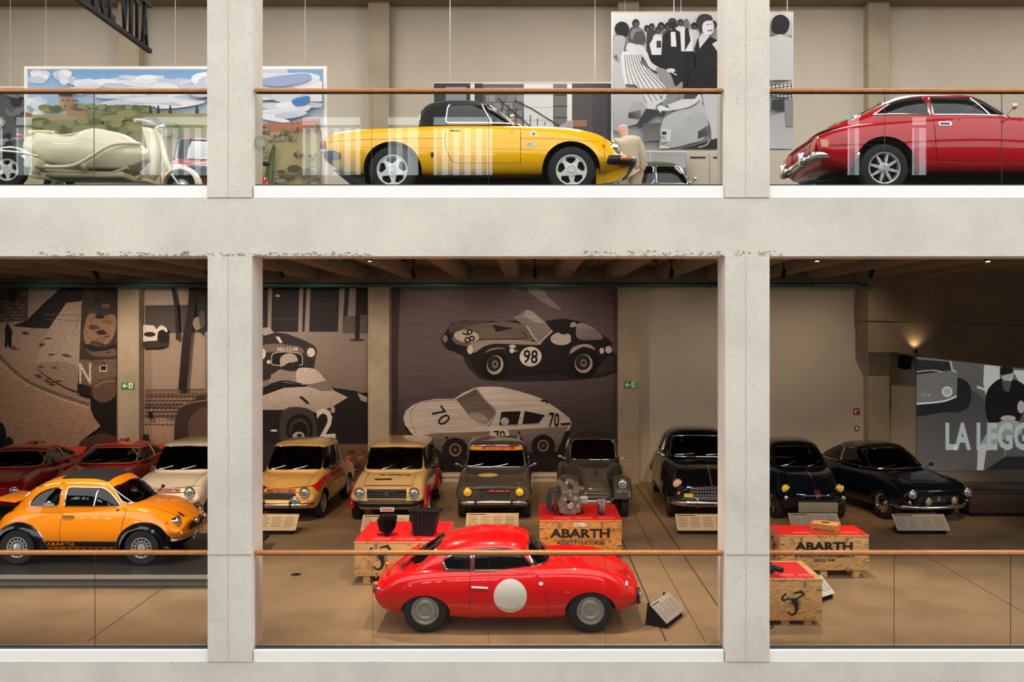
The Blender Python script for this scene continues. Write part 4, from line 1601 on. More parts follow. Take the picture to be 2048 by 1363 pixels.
# ---------------------------------------------------------------- large black saloon of the fifties
def big_black():
    w = .83
    f, r = 1.32, -1.32
    rows = [(-2.05, .36, .5, .55, .66, .70, .52, .74), (-1.9, .28, .64, .55, .78, .80, .62, .86), (-1.3, .24, .74, .55, .83, .94, .70, .99), (-.2, .22, .76, .52, .83, .99, .74, 1.02), (.55, .22, .76, .52, .83, .98, .72, 1.04),
            (1.1, .24, .74, .52, .825, .95, .66, 1.03), (1.6, .28, .72, .52, .815, .86, .62, .97), (1.85, .32, .68, .52, .79, .78, .58, .88), (1.97, .38, .6, .52, .72, .70, .5, .76)]
    crow, side, sc = cabin_std(-1.35, .72, -.75, .32, 1.02, 1.58, .72, .58, 4.2, (.33, .7), crown=.07, ztop=.15, gap=.07)
    S = dict(paint=M_BLACKP, rows=rows, bowf=.12, bowr=.12, rakef=[(.3, -.02), (.5, .05), (.9, -.08)], arches=[(r, .30, .30, .36), (f, .34, .30, .37)], wheels=[(r, .68), (f, .68)], wr=.33, tw=.16, rim='cap', cabin=crow, side=side, screen=sc,
             rearw=[(0, 1.12), (.4, 1.12), (.34, 1.38), (0, 1.4)], seats=[(-.1, -.34, .55), (-.1, .34, .55)], steerpos=(.3, .34, .98), trim_r=.008, screen_r=.09, zunder=.28)
    loc, rz = park(1412, 1031, f, math.radians(-2))
    c = Car('large_saloon', S, loc, rz, 'large black fifties saloon with a chequered chrome grille, left of the white pillar edge')
    for sg in (-1, 1):
        c.lamp(sg * .62, .72, .095, proud=.03, depth=.12, lens=pm('warm_lens', '#CDB58A', rough=.1, coat=1.0, noise=.3, nscale=30))
        c.lamp(sg * .62, .57, .03, proud=.01, name='indicator_lens', lens=M_AMBER)
        strip(c, 'fog_lamp', sg * .44 - .085, sg * .44 + .085, .49, .57, .03, M_YLENS)
        for ax in ('s-', 's+'):
            pass
        c.seam([(.62, .95), (.60, .6), (.6, .3)], 's-' if sg < 0 else 's+', .008, 'door_gap')
        c.seam([(-.2, .95), (-.2, .6), (-.2, .3)], 's-' if sg < 0 else 's+', .008, 'door_gap')
        mirror(c, (.5, sg * .72, 1.06), sg, M_CHROME, .05)
        for k in range(2):
            c.tubeline('bonnet_crease', [(1.0, sg * .42), (1.85, sg * .36)], 't', .01, M_BLACKP, .004, sk=c.body)
    strip(c, 'grille', -.40, .40, .47, .66, .004, M_GRILLE)
    for k in range(4):
        c.tubeline('grille_bar', [(-.42 - .04 * (k < 2), .48 + .058 * k), (.42 + .04 * (k < 2), .48 + .058 * k)], 'f', .008, M_CHROME, .014, sk=c.body)
    for k in range(15):
        y = -.38 + .76 * k / 14
        c.tubeline('grille_bar', [(y, .48), (y, .655)], 'f', .006, M_CHROME, .01, sk=c.body)
    c.tubeline('grille_surround', [(-.47, .675), (-.2, .69), (0, .70), (.2, .69), (.47, .675)], 'f', .014, M_CHROME, .014, sk=c.body)
    c.tubeline('bonnet_spear', [(1.25, 0), (1.6, 0), (1.93, 0)], 't', .014, M_CHROME, .008, sk=c.body)
    c.tubeline('bonnet_spear', [(0, .71), (0, .86)], 'f', .014, M_CHROME, .01, sk=c.body)
    bumper(c, .40, .70, .05, proud=.1, wrap=.25)
    for sg in (-.3, .3):
        G().rbox(2.06, 2.17, sg - .025, sg + .025, .32, .52, .02).build('bumper_overrider', M_CHROME, c.root, 40)
    wipers(c, 1.095, (-.5, .1), .36, .03)
    return c


big_black()


# ---------------------------------------------------------------- round black rear-engined car with yellow headlights
def round_black():
    w = .70
    rows = [(-1.62, .3, .45, .5, .56, .60, .44, .64), (-1.5, .24, .56, .5, .65, .72, .52, .78), (-1.0, .2, .62, .48, .70, .84, .58, .88), (-.2, .19, .64, .46, .70, .88, .61, .9), (.55, .19, .64, .46, .70, .88, .59, .92), (1.0, .2, .62, .46, .695, .83, .52, .89),
            (1.3, .24, .58, .46, .67, .73, .44, .83), (1.5, .3, .5, .46, .6, .63, .36, .72), (1.6, .36, .42, .46, .5, .55, .28, .60)]
    crow, side, sc = cabin_std(-1.35, .78, -.75, .30, .90, 1.40, .62, .50, 3.8, (.5,), crown=.07, ztop=.14)
    S = dict(paint=M_NAVY, rows=rows, bowf=.12, bowr=.12, rakef=[(.3, 0), (.5, .03), (.85, -.06)], arches=[(-1.0, .28, .27, .33), (1.0, .30, .27, .33)], wheels=[(-1.0, .6), (1.0, .6)], wr=.28, tw=.15, rim='cap', cabin=crow, side=side, screen=sc, rearw=sc,
             seats=[(-.1, -.28, .45), (-.1, .28, .45)], steerpos=(.35, .28, .86), trim=M_BLK, screen_r=.08)
    loc, rz = park(1613, 1034, 1.0, 0)
    c = Car('rounded_saloon', S, loc, rz, 'round black small saloon with yellow headlights and a shield badge, right of the pillar')
    for sg in (-1, 1):
        c.lamp(sg * .51, .625, .085, lens=M_YLENS, proud=.04, depth=.12)
        c.lamp(sg * .54, .475, .04, lens=M_LENS, proud=.01, name='indicator_lens')
        c.seam([(.9, sg * .44), (1.3, sg * .38), (1.55, sg * .2)], 't', .008, 'bonnet_gap')
        mirror(c, (.62, sg * .64, .92), sg, M_BLK, .05)
    c.tubeline('chrome_moustache', [(-.36, .55), (.36, .55)], 'f', .008, M_CHROME, .012, sk=c.body)
    shield(c, 0, .56, .07, .016)
    c.tubeline('bonnet_spear', [(1.0, 0), (1.35, 0), (1.5, 0)], 't', .012, M_CHROME, .008, sk=c.body)
    G().rbox(1.70, 1.72, -.37, .37, .24, .43, .01).build('number_plate', pm('plate_dull', '#8B8068', rough=.6), c.root, 40)
    G().box(1.5, 1.70, -.2, -.16, .3, .34).box(1.5, 1.70, .16, .2, .3, .34).build('plate_bracket', M_BLK, c.root)
    wipers(c, .945, (-.4, .1), .3, .1)
    return c


round_black()


# ---------------------------------------------------------------- black two-door coupe with chrome bumper and auxiliary lamps
def coupe(name, paintm, loc, rz, label, aux=True, w=.76, H=1.30, trim=None, half=False):
    rows = sedan_rows(-1.95, 1.93, w, .22, .5, .84, .80, .72, .75, -1.1, .03, .015, .94, .87)
    crow, side, sc = cabin_std(-1.45, .85, -.72, .28, .84, H, .67, .54, 4.5, (.48,), crown=.05, ztop=.10, gap=.04)
    S = dict(paint=paintm, rows=rows, bowf=.10, bowr=.1, rakef=[(.2, -.1), (.45, 0), (.72, .05)], arches=[(-1.17, .30, .28, .34), (1.2, .31, .28, .34)], wheels=[(-1.17, .64), (1.2, .64)], wr=.295, tw=.16, rim='cap' if aux else 'multi',
             cabin=crow, side=side, screen=sc, rearw=sc, seats=[(-.1, -.32, .42), (-.1, .32, .42)], seatmat=M_INT if aux else pm('red_seat', '#A01820', rough=.6), steerpos=(.4, .32, .8), trim_r=.009, trim=trim or M_CHROME, screen_r=.07)
    c = Car(name, S, loc, rz, label)
    for sg in (-1, 1):
        c.lamp(sg * .58, .60, .085, proud=.03, depth=.1)
        if aux:
            c.lamp(sg * .27, .46, .07, proud=.09, lens=pm('amber_grey_lens', '#9A8A5C', rough=.15, coat=1.0, noise=.2, nscale=30), name='auxiliary_lamp')
            c.lamp(sg * .6, .44, .025, proud=.01, lens=M_AMBER, name='indicator_lens')
        c.seam([(.8, sg * .52), (1.85, sg * .46)], 't', .008, 'bonnet_gap')
        c.seam([(.68, .82), (.66, .5), (.64, .3)], 's-' if sg < 0 else 's+', .008, 'door_gap')
        c.seam([(-.4, .82), (-.4, .45), (-.3, .3)], 's-' if sg < 0 else 's+', .008, 'door_gap')
        mirror(c, (.6, sg * .68, .86), sg, M_BLK, .05)
    if aux:
        strip(c, 'grille', -.42, .42, .42, .55, .005, M_GRILLE)
        grille_bars(c, -.4, .4, .43, .54, 6, M_STEEL, .008, .004)
        shield(c, 0, .485, .035, .016, M_ALLOY, pm('gold_badge', '#B08B3A', rough=.3, metal=.8))
        bumper(c, .345, .66, .028, proud=.08, wrap=.35)
    else:
        for ax, sg in (('s-', -1), ('s+', 1)):
            c.patch('race_roundel', circle2(.05, .52, .21, n=36), ax, .006, pm('roundel_cream', '#D9C39A', rough=.4), .06, sk=c.body)
        for sg in (-1, 1):
            # flicked-up tail spoiler
            pass
        g = G().prism([(-1.98, .80), (-1.7, .84), (-1.98, .93)], 'y', -.58, .58)
        g.build('tail_spoiler', paintm, c.root)
        g = G().prism([(-.1, H - .02), (-.5, H - .03), (-.52, H + .03), (-.35, H + .05)], 'y', -.07, .07).build('roof_scoop', paintm, c.root)
    wipers(c, .895, (-.45, .05), .36, .05, M_STEEL)
    return c


loc, rz = park(1828, 1033, 1.2, math.radians(12))
coupe('two_door_coupe', M_NAVY, loc, rz, 'black two-door coupe with chrome bumper and two auxiliary lamps, nearest the projection')
loc, rz = park(195, 1020, 1.2, math.radians(6))
coupe('racing_coupe', M_MAROON, loc, rz, 'deep red racing coupe with a roof scoop, between the ivory saloon and its red twin', False, .74, 1.22, pm('tan_trim', '#C8A070', rough=.4))
loc, rz = park(0, 1030, 1.2, math.radians(8))
coupe('racing_coupe', M_MAROON, loc, rz, 'deep red racing coupe at the far left, behind the orange car', False, .74, 1.22, pm('tan_trim', '#C8A070', rough=.4))
# ---------------------------------------------------------------- plinths the upper vehicles stand on
def plinth(x0, x1, y0, y1, h, label):
    o = G().rbox(x0, x1, y0, y1, Z2, Z2 + h, .008).build('display_plinth', pm('plinth_dark', '#2A2A2B', rough=.6))
    return tag(o, label, 'plinth')


def door_panel(c, door, cx, cz, mat, axes=('s-', 's+')):
    for ax in axes:
        c.patch('door_gap', door, ax, .0012, M_SEAM, sk=c.body)
        inner = []
        for p in door:
            d = Vector((p[0] - cx, p[1] - cz))
            d = d * (1 - .008 / d.length)
            inner.append((cx + d.x, cz + d.y))
        c.patch('door', inner, ax, .0026, mat, sk=c.body)


# ---------------------------------------------------------------- yellow convertible with its black soft top up
def yellow_spider():
    M_Y = paint('spider_yellow', '#FFBE05', .3)
    M_SOFT = pm('soft_top', '#141416', rough=.85, noise=.1, nscale=60)
    S = dict(paint=M_Y, roofpaint=M_SOFT, rows=[
        (-2.0, .34, .62, .55, .72, .735, .64, .775), (-1.86, .28, .70, .55, .79, .79, .69, .82), (-1.1, .265, .74, .54, .815, .835, .70, .87), (-.3, .26, .75, .53, .815, .86, .70, .895), (.3, .26, .75, .53, .815, .86, .69, .89),
        (1.0, .265, .74, .52, .815, .85, .66, .87), (1.45, .29, .71, .50, .795, .79, .61, .805), (1.72, .33, .64, .47, .735, .68, .55, .685), (1.88, .38, .52, .45, .62, .55, .45, .55)],
        bowf=.16, bowr=.06, raker=[(.3, -.14), (.55, -.03), (.8, .02)], rf=.06, rr=.03, arches=[(-1.125, .37, .29, .37), (1.125, .38, .29, .37)], wheels=[(-1.125, .70), (1.125, .70)], wr=.30, tw=.19, rim='star', rimr=.198,
        cabin=[(.84, -.90, .64, .66, 3.6), (.92, -.87, .56, .65, 3.6), (1.06, -.85, .36, .61, 4), (1.18, -.80, .15, .56, 4.2), (1.24, -.70, .04, .50, 4), (1.285, -.5, -.10, .34, 3.5), (1.30, -.38, -.25, .1, 3)],
        side=[(rounded([(-.47, .925), (.38, .925), (.08, 1.19), (-.44, 1.19)], [.05, .02, .03, .07]),)], screen=[(0, .94), (.54, .93), (.49, 1.17), (0, 1.20)], rearw=[(0, .98), (.4, .98), (.36, 1.15), (0, 1.16)], glass=glassmat('car_glass_clear', (.80, .86, .86), 1.0), sheen_lining=pm('sheen_lining', '#C9C7BE', rough=.9),  # pale cabin lining stands for a window's reflection in the glass
        seats=[(-.3, -.35, .42), (-.3, .35, .42)], seath=.45, seatmat=M_BLK, steerpos=(.22, .35, .82), trim=M_CHROME, trim_r=.012, zunder=.22)
    x = (963.5 - VX) * 11.29 / F
    c = Car('convertible_car', S, (x, .99 + .815, Z2 + .05), 0, 'bright yellow convertible with black soft top and white star wheels')
    r = c.root
    door_panel(c, rounded([(-.46, .845), (-.47, .6), (-.38, .40), (-.3, .385), (.49, .385), (.49, .845)], [.01, .1, .1, .03, .02, .02]), 0, .6, M_Y)
    for sg, ax in ((-1, 's-'), (1, 's+')):
        # vent-window frame of the door
        c.cab.line('vent_frame', [(-.02, 1.19), (.12, .925)], ax, .011, M_CHROME, r)
        c.cab.line('vent_frame', [(.05, 1.20), (.40, .91)], ax, .014, M_CHROME, r)
        c.seam([(-1.98, .66), (-1.5, .685), (-.8, .70), (0, .705), (.9, .70), (1.5, .67)], ax, .010, 'crease_shade', mat=pm('shaded_yellow', '#C98D06', rough=.4))  # shade of the flank crease painted as a darker yellow strip
        c.tubeline('door_handle', [(-.40, .80), (-.28, .80)], ax, .009, M_CHROME, .01, sk=c.body)
        c.patch('clover_badge', [(.60, .735), (.70, .735), (.65, .82)], ax, .003, M_ROUND, sk=c.body)
        for k in range(4):
            a = PI / 4 + PI / 2 * k
            c.patch('clover_leaf', circle2(.65 + .012 * math.cos(a), .763 + .012 * math.sin(a), .010, n=10), ax, .005, pm('clover_green', '#0F7A4B', rough=.4), sk=c.body)
        c.patch('maker_badge', rounded([(.55, .60), (.68, .60), (.68, .64), (.55, .64)], .005), ax, .004, pm('badge_pale', '#C9D9D2', rough=.3), sk=c.body)
        c.tubeline('badge_script', [(.565, .62), (.59, .628), (.62, .622), (.64, .63)], ax, .003, M_SEAM, .006, sk=c.body)
        c.patch('wing_badge', circle2(-.62, .485, .018, .034, 16), ax, .006, M_BLK, sk=c.body)
        c.lamp(sg * .53, .63, .105, proud=-.01, d=Vector((.85, sg * .15, .5)).normalized(), depth=.12)
        o = c.patch('side_marker', circle2(1.535, .62, .02, n=14), ax, .006, M_AMBER, sk=c.body)
        P = [(1.62, .50), (1.60, .40), (1.75, .37), (2.1, .36), (2.1, .47), (1.85, .51)]
        # rear lamp at the tail corner
        G().rbox(-2.06, -2.0, sg * .62 - .08, sg * .62 + .08, .60, .70, .015).build('tail_light', M_REDLENS, r, 40)
    # rubber bumpers with chrome edge
    def rubber(ax, z, half, proud, wrap, name):
        o = bumper(c, z, half, .052, M_BLK, proud, wrap, name, ax, 1.25)
        b = bumper(c, z + .055, half, .012, M_CHROME, proud + .05, wrap, 'bumper_edge', ax, 1.0)
    rubber('f', .45, .66, .03, .28, 'front_bumper')
    rubber('r', .50, .70, .02, .18, 'rear_bumper')
    for sg in (-1, 1):
        G().rbox(1.74, 1.88, sg * .71 - .035, sg * .71 + .035, .435, .485, .02).build('indicator_lens', M_AMBER, r, 40)
        mirror(c, (.36, sg * .70, .90), sg, M_CHROME, .045)
    G().prism([(1.45, .36), (1.85, .38), (1.82, .28), (1.68, .19), (1.45, .16)], 'y', -.55, .55).build('front_spoiler', M_Y, r)
    G().prism([(-1.92, .34), (-1.5, .32), (-1.5, .14), (-1.75, .20)], 'y', -.6, .6).build('rear_valance', M_BLK, r)
    G().tube([(-1.4, -.3, .15), (-1.8, -.3, .14), (-1.93, -.3, .11)], .028, 10).build('exhaust_pipe', M_CHROME, r, 40)
    c.seam([(.64, -.60), (1.6, -.48)], 't', .008, 'bonnet_gap')
    c.seam([(.64, .60), (1.6, .48)], 't', .008, 'bonnet_gap')
    c.cab.line('soft_top_seam', [(-.55, -.4), (-.55, .4)], 't', .008, M_BLK, r)
    wipers(c, .95, (-.3, .1), .3, .05, M_BLK)
    plinth(x - 2.3, x + 2.3, .75, 3.0, .05, 'low dark plinth under the yellow convertible')
    return c


yellow_spider()


# ---------------------------------------------------------------- red two-door coupe, tail to the left
def red_gt():
    M_R = paint('coupe_red', '#B30714', .28)
    S = dict(paint=M_R, rows=[
        (-2.02, .34, .68, .52, .755, .725, .68, .75), (-1.9, .31, .71, .52, .78, .77, .69, .795), (-1.175, .28, .72, .53, .79, .88, .70, .915), (0, .27, .73, .53, .79, .935, .71, .965), (.7, .27, .73, .53, .79, .925, .70, .965),
        (1.3, .28, .72, .52, .785, .865, .66, .90), (1.7, .32, .68, .5, .76, .78, .62, .80), (1.85, .38, .6, .5, .70, .68, .56, .68)],
        bowf=.1, bowr=.05, raker=[(.3, -.14), (.5, -.02), (.62, .0), (.75, -.04)], rr=.03, arches=[(-1.175, .40, .30, .39), (1.175, .40, .30, .39)], wheels=[(-1.175, .67), (1.175, .67)], wr=.305, tw=.18, rim='mag8', rimr=.205,
        cabin=[(.86, -1.84, .82, .70, 3.6), (.97, -1.62, .68, .69, 3.8), (1.12, -1.30, .46, .63, 4), (1.24, -1.03, .26, .55, 4.2), (1.285, -.92, .17, .50, 4), (1.315, -.7, -.05, .34, 3.5), (1.33, -.5, -.25, .12, 3)],
        side=[(rounded([(-1.27, 1.0), (-.575, .99), (-.60, 1.235), (-.85, 1.225), (-1.03, 1.17)], [.04, .02, .02, .08, .1]),), (rounded([(-.535, .99), (.44, .99), (.14, 1.21), (0, 1.235), (-.53, 1.24)], [.02, .04, .08, .06, .02]),)],
        screen=[(0, .99), (.58, .99), (.50, 1.22), (0, 1.25)], rearw=[(0, .95), (.56, .95), (.46, 1.20), (0, 1.235)], glass=glassmat('car_glass_clear', (.80, .86, .86), 1.0), sheen_lining=pm('sheen_lining', '#8F8D84', rough=.9),  # light cabin lining replaces the atrium's reflection on the side glass
        seats=[(-.25, -.33, .48), (-.25, .33, .48), (-1.0, 0, .48)], seath=.55, seatmat=M_BLK, steerpos=(.2, .33, .95), trim_r=.011, zunder=.24)
    d = 11.27
    x = (1771 - VX) * d / F + 1.175
    c = Car('grand_tourer', S, (x, d - CD + .79, Z2 + .07), 0, 'deep red two-door coupe with silver eight-spoke wheels and chrome rear bumper')
    r = c.root
    door_panel(c, rounded([(-.545, .94), (-.55, .6), (-.53, .40), (.66, .37), (.66, .90), (.6, .94)], [.02, .05, .04, .03, .02, .02]), .05, .65, M_R)
    for sg, ax in ((-1, 's-'), (1, 's+')):
        c.cab.line('vent_frame', [(.0, 1.235), (.20, .99)], ax, .012, M_CHROME, r)
        h = c.patch('door_handle', rounded([(-.49, .835), (-.33, .835), (-.33, .885), (-.49, .885)], .015), ax, .010, M_CHROME, sk=c.body)
        c.patch('handle_recess', rounded([(-.47, .845), (-.35, .845), (-.35, .872), (-.47, .872)], .01), ax, .013, M_STEEL, sk=c.body)
        c.patch('pillar_badge', circle2(-1.43, 1.0, .033, .03, 20), ax, .01, M_PLATE, sk=c.all)
        c.seam([(-2.0, .585), (-1.6, .60)], ax, .006, 'crease_shade')  # dark line painted for the shade in the rear crease
        mirror(c, (.40, sg * .70, 1.0), sg, M_CHROME, .055)
        # tail lamps
        loc, nor = c.body.near('r', sg * .52, .60)
        t = G().rbox(-.03, .03, -.17, .17, -.075, .075, .02).xf(rot(0, .08, 0, loc)).build('tail_light', M_REDLENS, r, 40)
        G().rbox(-.035, .0, .04, .17, -.07, .07, .02).xf(rot(0, .08, 0, loc) @ Matrix.Diagonal((1, sg, 1, 1))).build('amber_lens', M_AMBER, t, 40)
        c.patch('wrap_indicator', rounded([(-1.97, .56), (-1.88, .56), (-1.88, .66), (-1.97, .66)], .02), ax, .008, M_AMBER, sk=c.body)
        G().rbox(-2.16, -2.06, sg * .42 - .03, sg * .42 + .03, .36, .56, .03).build('bumper_overrider', M_CHROME, r, 40)
    bumper(c, .47, .70, .035, M_CHROME, .06, .55, 'rear_bumper', 'r', 1.4)
    bumper(c, .45, .70, .035, M_CHROME, .06, .4, 'front_bumper', 'f', 1.4)
    G().tube([(-1.5, -.35, .22), (-1.95, -.35, .20), (-2.12, -.35, .17)], .03, 10).build('exhaust_pipe', M_STEEL, r, 40)
    for sg in (-1, 1):
        c.lamp(sg * .52, .62, .085)
    plinth(x - 2.4, x + 2.2, .75, 3.0, .07, 'low dark plinth under the deep red coupe')
    return c


red_gt()


# ---------------------------------------------------------------- orange bubble car with black arches on a platform
def orange_500():
    S = dict(paint=M_ORANGE, rows=[
        (-1.40, .30, .42, .46, .53, .56, .42, .60), (-1.28, .25, .53, .46, .62, .66, .50, .72), (-.92, .22, .58, .46, .655, .76, .55, .80), (0, .19, .60, .46, .66, .79, .58, .82), (.6, .19, .60, .46, .66, .80, .565, .84),
        (1.0, .22, .58, .46, .65, .775, .53, .825), (1.28, .28, .54, .46, .615, .70, .46, .755), (1.42, .34, .46, .46, .54, .60, .38, .64)],
        bowf=.14, bowr=.12, rakef=[(.3, -.03), (.5, .03), (.75, -.03)], rf=.06, rr=.06, arches=[(-.92, .30, .26, .32), (.92, .30, .26, .32)], wheels=[(-.92, .60), (.92, .60)], wr=.26, tw=.19, rim='multi', rimr=.155,
        cabin=[(.75, -1.24, .90, .60, 3.2), (.84, -1.13, .80, .595, 3.3), (1.0, -.98, .62, .56, 3.5), (1.12, -.80, .47, .51, 3.6), (1.20, -.62, .35, .45, 3.4), (1.255, -.38, .18, .30, 3), (1.275, -.18, 0, .1, 2.5)],
        side=[(rounded([(-.84, .85), (-.35, .85), (-.34, 1.11), (-.50, 1.10), (-.70, 1.02)], [.06, .05, .05, .08, .1]),), (rounded([(-.27, .85), (.54, .85), (.38, 1.03), (.26, 1.11), (-.25, 1.12)], [.03, .05, .06, .06, .05]),)],
        screen=[(0, .88), (.50, .87), (.44, 1.11), (0, 1.15)], rearw=[(0, .92), (.36, .92), (.30, 1.08), (0, 1.1)], glass=glassmat('car_glass_mid', (.45, .48, .48), 1.0), screen_r=.07,
        seats=[(-.1, -.27, .42), (-.1, .27, .42)], seath=.45, steerpos=(.4, .27, .8), trim_r=.009, zunder=.2)
    d = 13.25
    x = (161.5 - VX) * d / F
    c = Car('bubble_car', S, (x, d - CD + .66, .2005), math.radians(-1), 'orange bubble-shaped car with black wheel arches on a silver-edged platform')
    r = c.root
    door_panel(c, rounded([(-.29, .81), (-.31, .5), (-.29, .25), (.60, .25), (.62, .6), (.66, .81)], [.02, .05, .02, .02, .05, .02]), .15, .55, M_ORANGE)
    for sg, ax in ((-1, 's-'), (1, 's+')):
        c.cab.line('vent_frame', [(.20, 1.11), (.17, .85)], ax, .010, M_CHROME, r)
        c.patch('side_stripe', [(-.6, .26), (.6, .26), (.6, .345), (-.6, .345)], ax, .005, M_BLK, sk=c.body)
        c.patch('sill_stripe', [(-.6, .19), (.6, .19), (.6, .245), (-.6, .245)], ax, .005, M_BLK, sk=c.body)
        c.text('stripe_lettering', 'ABARTH', .07, ax, -.30 if sg < 0 else -.30, .302, M_ORANGE, 1.35, .0015, .008, sk=c.body, space=1.2)
        c.tubeline('door_handle', [(-.27, .70), (-.10, .70)], ax, .016, M_CHROME, .015, sk=c.body)
        for wx in (-.92, .92):
            P = [(wx + .405 * math.cos(a), .22 + .40 * math.sin(a)) for a in [PI * i / 22 for i in range(23)]]
            Q = [(wx + .315 * math.cos(a), .22 + .32 * math.sin(a)) for a in [PI * i / 22 for i in range(23)]]
            v, f = [], []
            for (a, b), (a2, b2) in zip(P, Q):
                lo, _ = c.body.near(ax, a, max(b, .24))
                y0 = max(.5, abs(lo.y))
                v += [(a, sg * (y0 + .004), b), ((a + a2) / 2, sg * (.70), (b + b2) / 2), (a2, sg * .715, b2), (a2, sg * .60, b2)]
            for i in range(22):
                for k in range(3):
                    f.append((i * 4 + k, i * 4 + k + 1, i * 4 + k + 5, i * 4 + k + 4))
            o = mesh('wheel_arch_flare', v, f, M_BLK if False else paint('gloss_black', '#0C0C0E', .25), r, 40)
            c.tubeline('arch_trim', [(p[0], max(p[1], .24)) for p in P], ax, .006, M_CHROME, .006, sk=c.body)
        c.text('window_sticker', 'VEREDEN', .035, ax, -.5, .875, M_LETTER, 1.1, off=.004, sk=c.cab)
        c.patch('window_sticker_peak', [(-.55, .90), (-.47, .90), (-.50, .925)], ax, .004, M_LETTER, .03, sk=c.cab)
        c.tubeline('roof_gutter', [(-1.1, .86), (-.95, 1.0), (-.75, 1.10), (-.45, 1.165), (0, 1.175), (.3, 1.15), (.5, 1.0), (.68, .86)], ax, .008, M_CHROME, .004, sk=c.cab)
        c.lamp(sg * .44, .60, .075, proud=.03, depth=.1)
        c.lamp(sg * .47, .43, .035, lens=M_AMBER, ring=M_AMBER, proud=.01, name='indicator_lens')
        c.patch('side_repeater', circle2(1.22, .60, .018, n=12), ax, .01, M_AMBER, sk=c.body)
        mirror(c, (.62, sg * .60, .86), sg, M_BLK, .04) if sg > 0 else None
    # fabric sunroof panel
    c.patch('fabric_roof', rounded([(-.42, -.40), (.30, -.40), (.30, .40), (-.42, .40)], .05), 't', .008, pm('fabric_black', '#121213', rough=.9), .05, sk=c.cab)
    c.seam([(.86, -.46), (1.1, -.45), (1.3, -.38), (1.42, -.2), (1.45, 0), (1.42, .2), (1.3, .38), (1.1, .45), (.86, .46)], 't', .008, 'bonnet_gap')
    strip(c, 'grille', -.26, .26, .42, .52, .02, M_BLK)
    shield(c, 0, .55, .05, .03, M_CHROME, M_REDPL)
    for sg in (-.16, .16):
        c.lamp(sg, .56, .05, proud=.07, name='fog_lamp')
    bumper(c, .33, .52, .022, proud=.07, wrap=.3)
    P = [(1.56, -.34, .33), (1.60, -.34, .46), (1.60, 0, .47), (1.60, .34, .46), (1.56, .34, .33)]
    G().tube(P, .012, 8).build('bumper_hoop', M_CHROME, r, 50)
    for sg in (-.3, .3):
        c.tubeline('bonnet_catch', [(sg, .70), (sg + .01, .64)], 'f', .012, M_BLK, .015, sk=c.body)
    g = G().rbox(-.34, .0, -.36, .36, -.012, .012, .01).xf(rot(0, .12, 0, (-1.14, 0, .86)))
    g.build('engine_lid', M_ORANGE, r, 40)
    G().tube([(-1.16, .3, .75), (-1.40, .3, .89)], .008, 6).build('lid_stay', M_BLK, r)
    wipers(c, .89, (-.35, .05), .26, .06, M_BLK)
    # platform
    xr = -4.42
    p = empty('display_platform', (xr - 3.0, 3.4, 0), 0, 'dark display platform with a silver edge under the orange car', 'platform')
    o = Vector((xr - 3.0, 3.4, 0))
    G().box(-3.0, 3.0, 2.43 - o.y, 5.0 - o.y, .14, .2).build('deck', pm('platform_black', '#1B1C1E', rough=.5), p)
    G().box(-3.0, 3.02, 2.41 - o.y, 2.43 - o.y, .145, .2).build('edge_strip', M_ALLOY, p)
    G().box(-3.0, 2.9, 2.55 - o.y, 4.9 - o.y, .01, .14).build('base', pm('platform_grey', '#8F8F8B', rough=.6), p)
    return c


orange_500()
# ================================================================ crates and what lies on them
def plywood(name, c1, c2, seed):
    if name in MATS:
        return MATS[name]
    m = bpy.data.materials.new(name)
    m.use_nodes = True
    N, L = m.node_tree.nodes, m.node_tree.links
    b = N['Principled BSDF']
    b.inputs['Roughness'].default_value = .55
    tc = N.new('ShaderNodeTexCoord')
    mp = N.new('ShaderNodeMapping')
    mp.inputs['Scale'].default_value = (1.2, 1.2, 4)
    mp.inputs['Location'].default_value = (seed, seed * 2, seed)
    L.new(tc.outputs['Object'], mp.inputs['Vector'])
    n = N.new('ShaderNodeTexNoise')
    n.inputs['Scale'].default_value = 1.6
    n.inputs['Detail'].default_value = 3
    n.inputs['Distortion'].default_value = 1.2
    L.new(mp.outputs[0], n.inputs['Vector'])
    w = N.new('ShaderNodeMath')
    w.operation = 'MULTIPLY'
    w.inputs[1].default_value = 16
    L.new(n.outputs['Fac'], w.inputs[0])
    f = N.new('ShaderNodeMath')
    f.operation = 'PINGPONG'
    f.inputs[1].default_value = 1
    L.new(w.outputs[0], f.inputs[0])
    r = N.new('ShaderNodeValToRGB')
    r.color_ramp.elements[0].position = .0
    r.color_ramp.elements[0].color = srgb(c2)
    r.color_ramp.elements[1].position = .35
    r.color_ramp.elements[1].color = srgb(c1)
    L.new(f.outputs[0], r.inputs['Fac'])
    L.new(r.outputs[0], b.inputs['Base Color'])
    MATS[name] = m
    return m


M_PLYA = plywood('plywood_pale', '#D2A265', '#A0703C', 1.3)
M_PLYB = plywood('plywood_orange', '#CC8A42', '#8A4C1C', 4.1)
M_LIDRED = pm('crate_red', '#DE1418', rough=.45)
M_INK = pm('stencil_ink', '#17130F', rough=.7)
M_LATCH = pm('zinc_latch', '#B9B4A6', rough=.35, metal=.9)

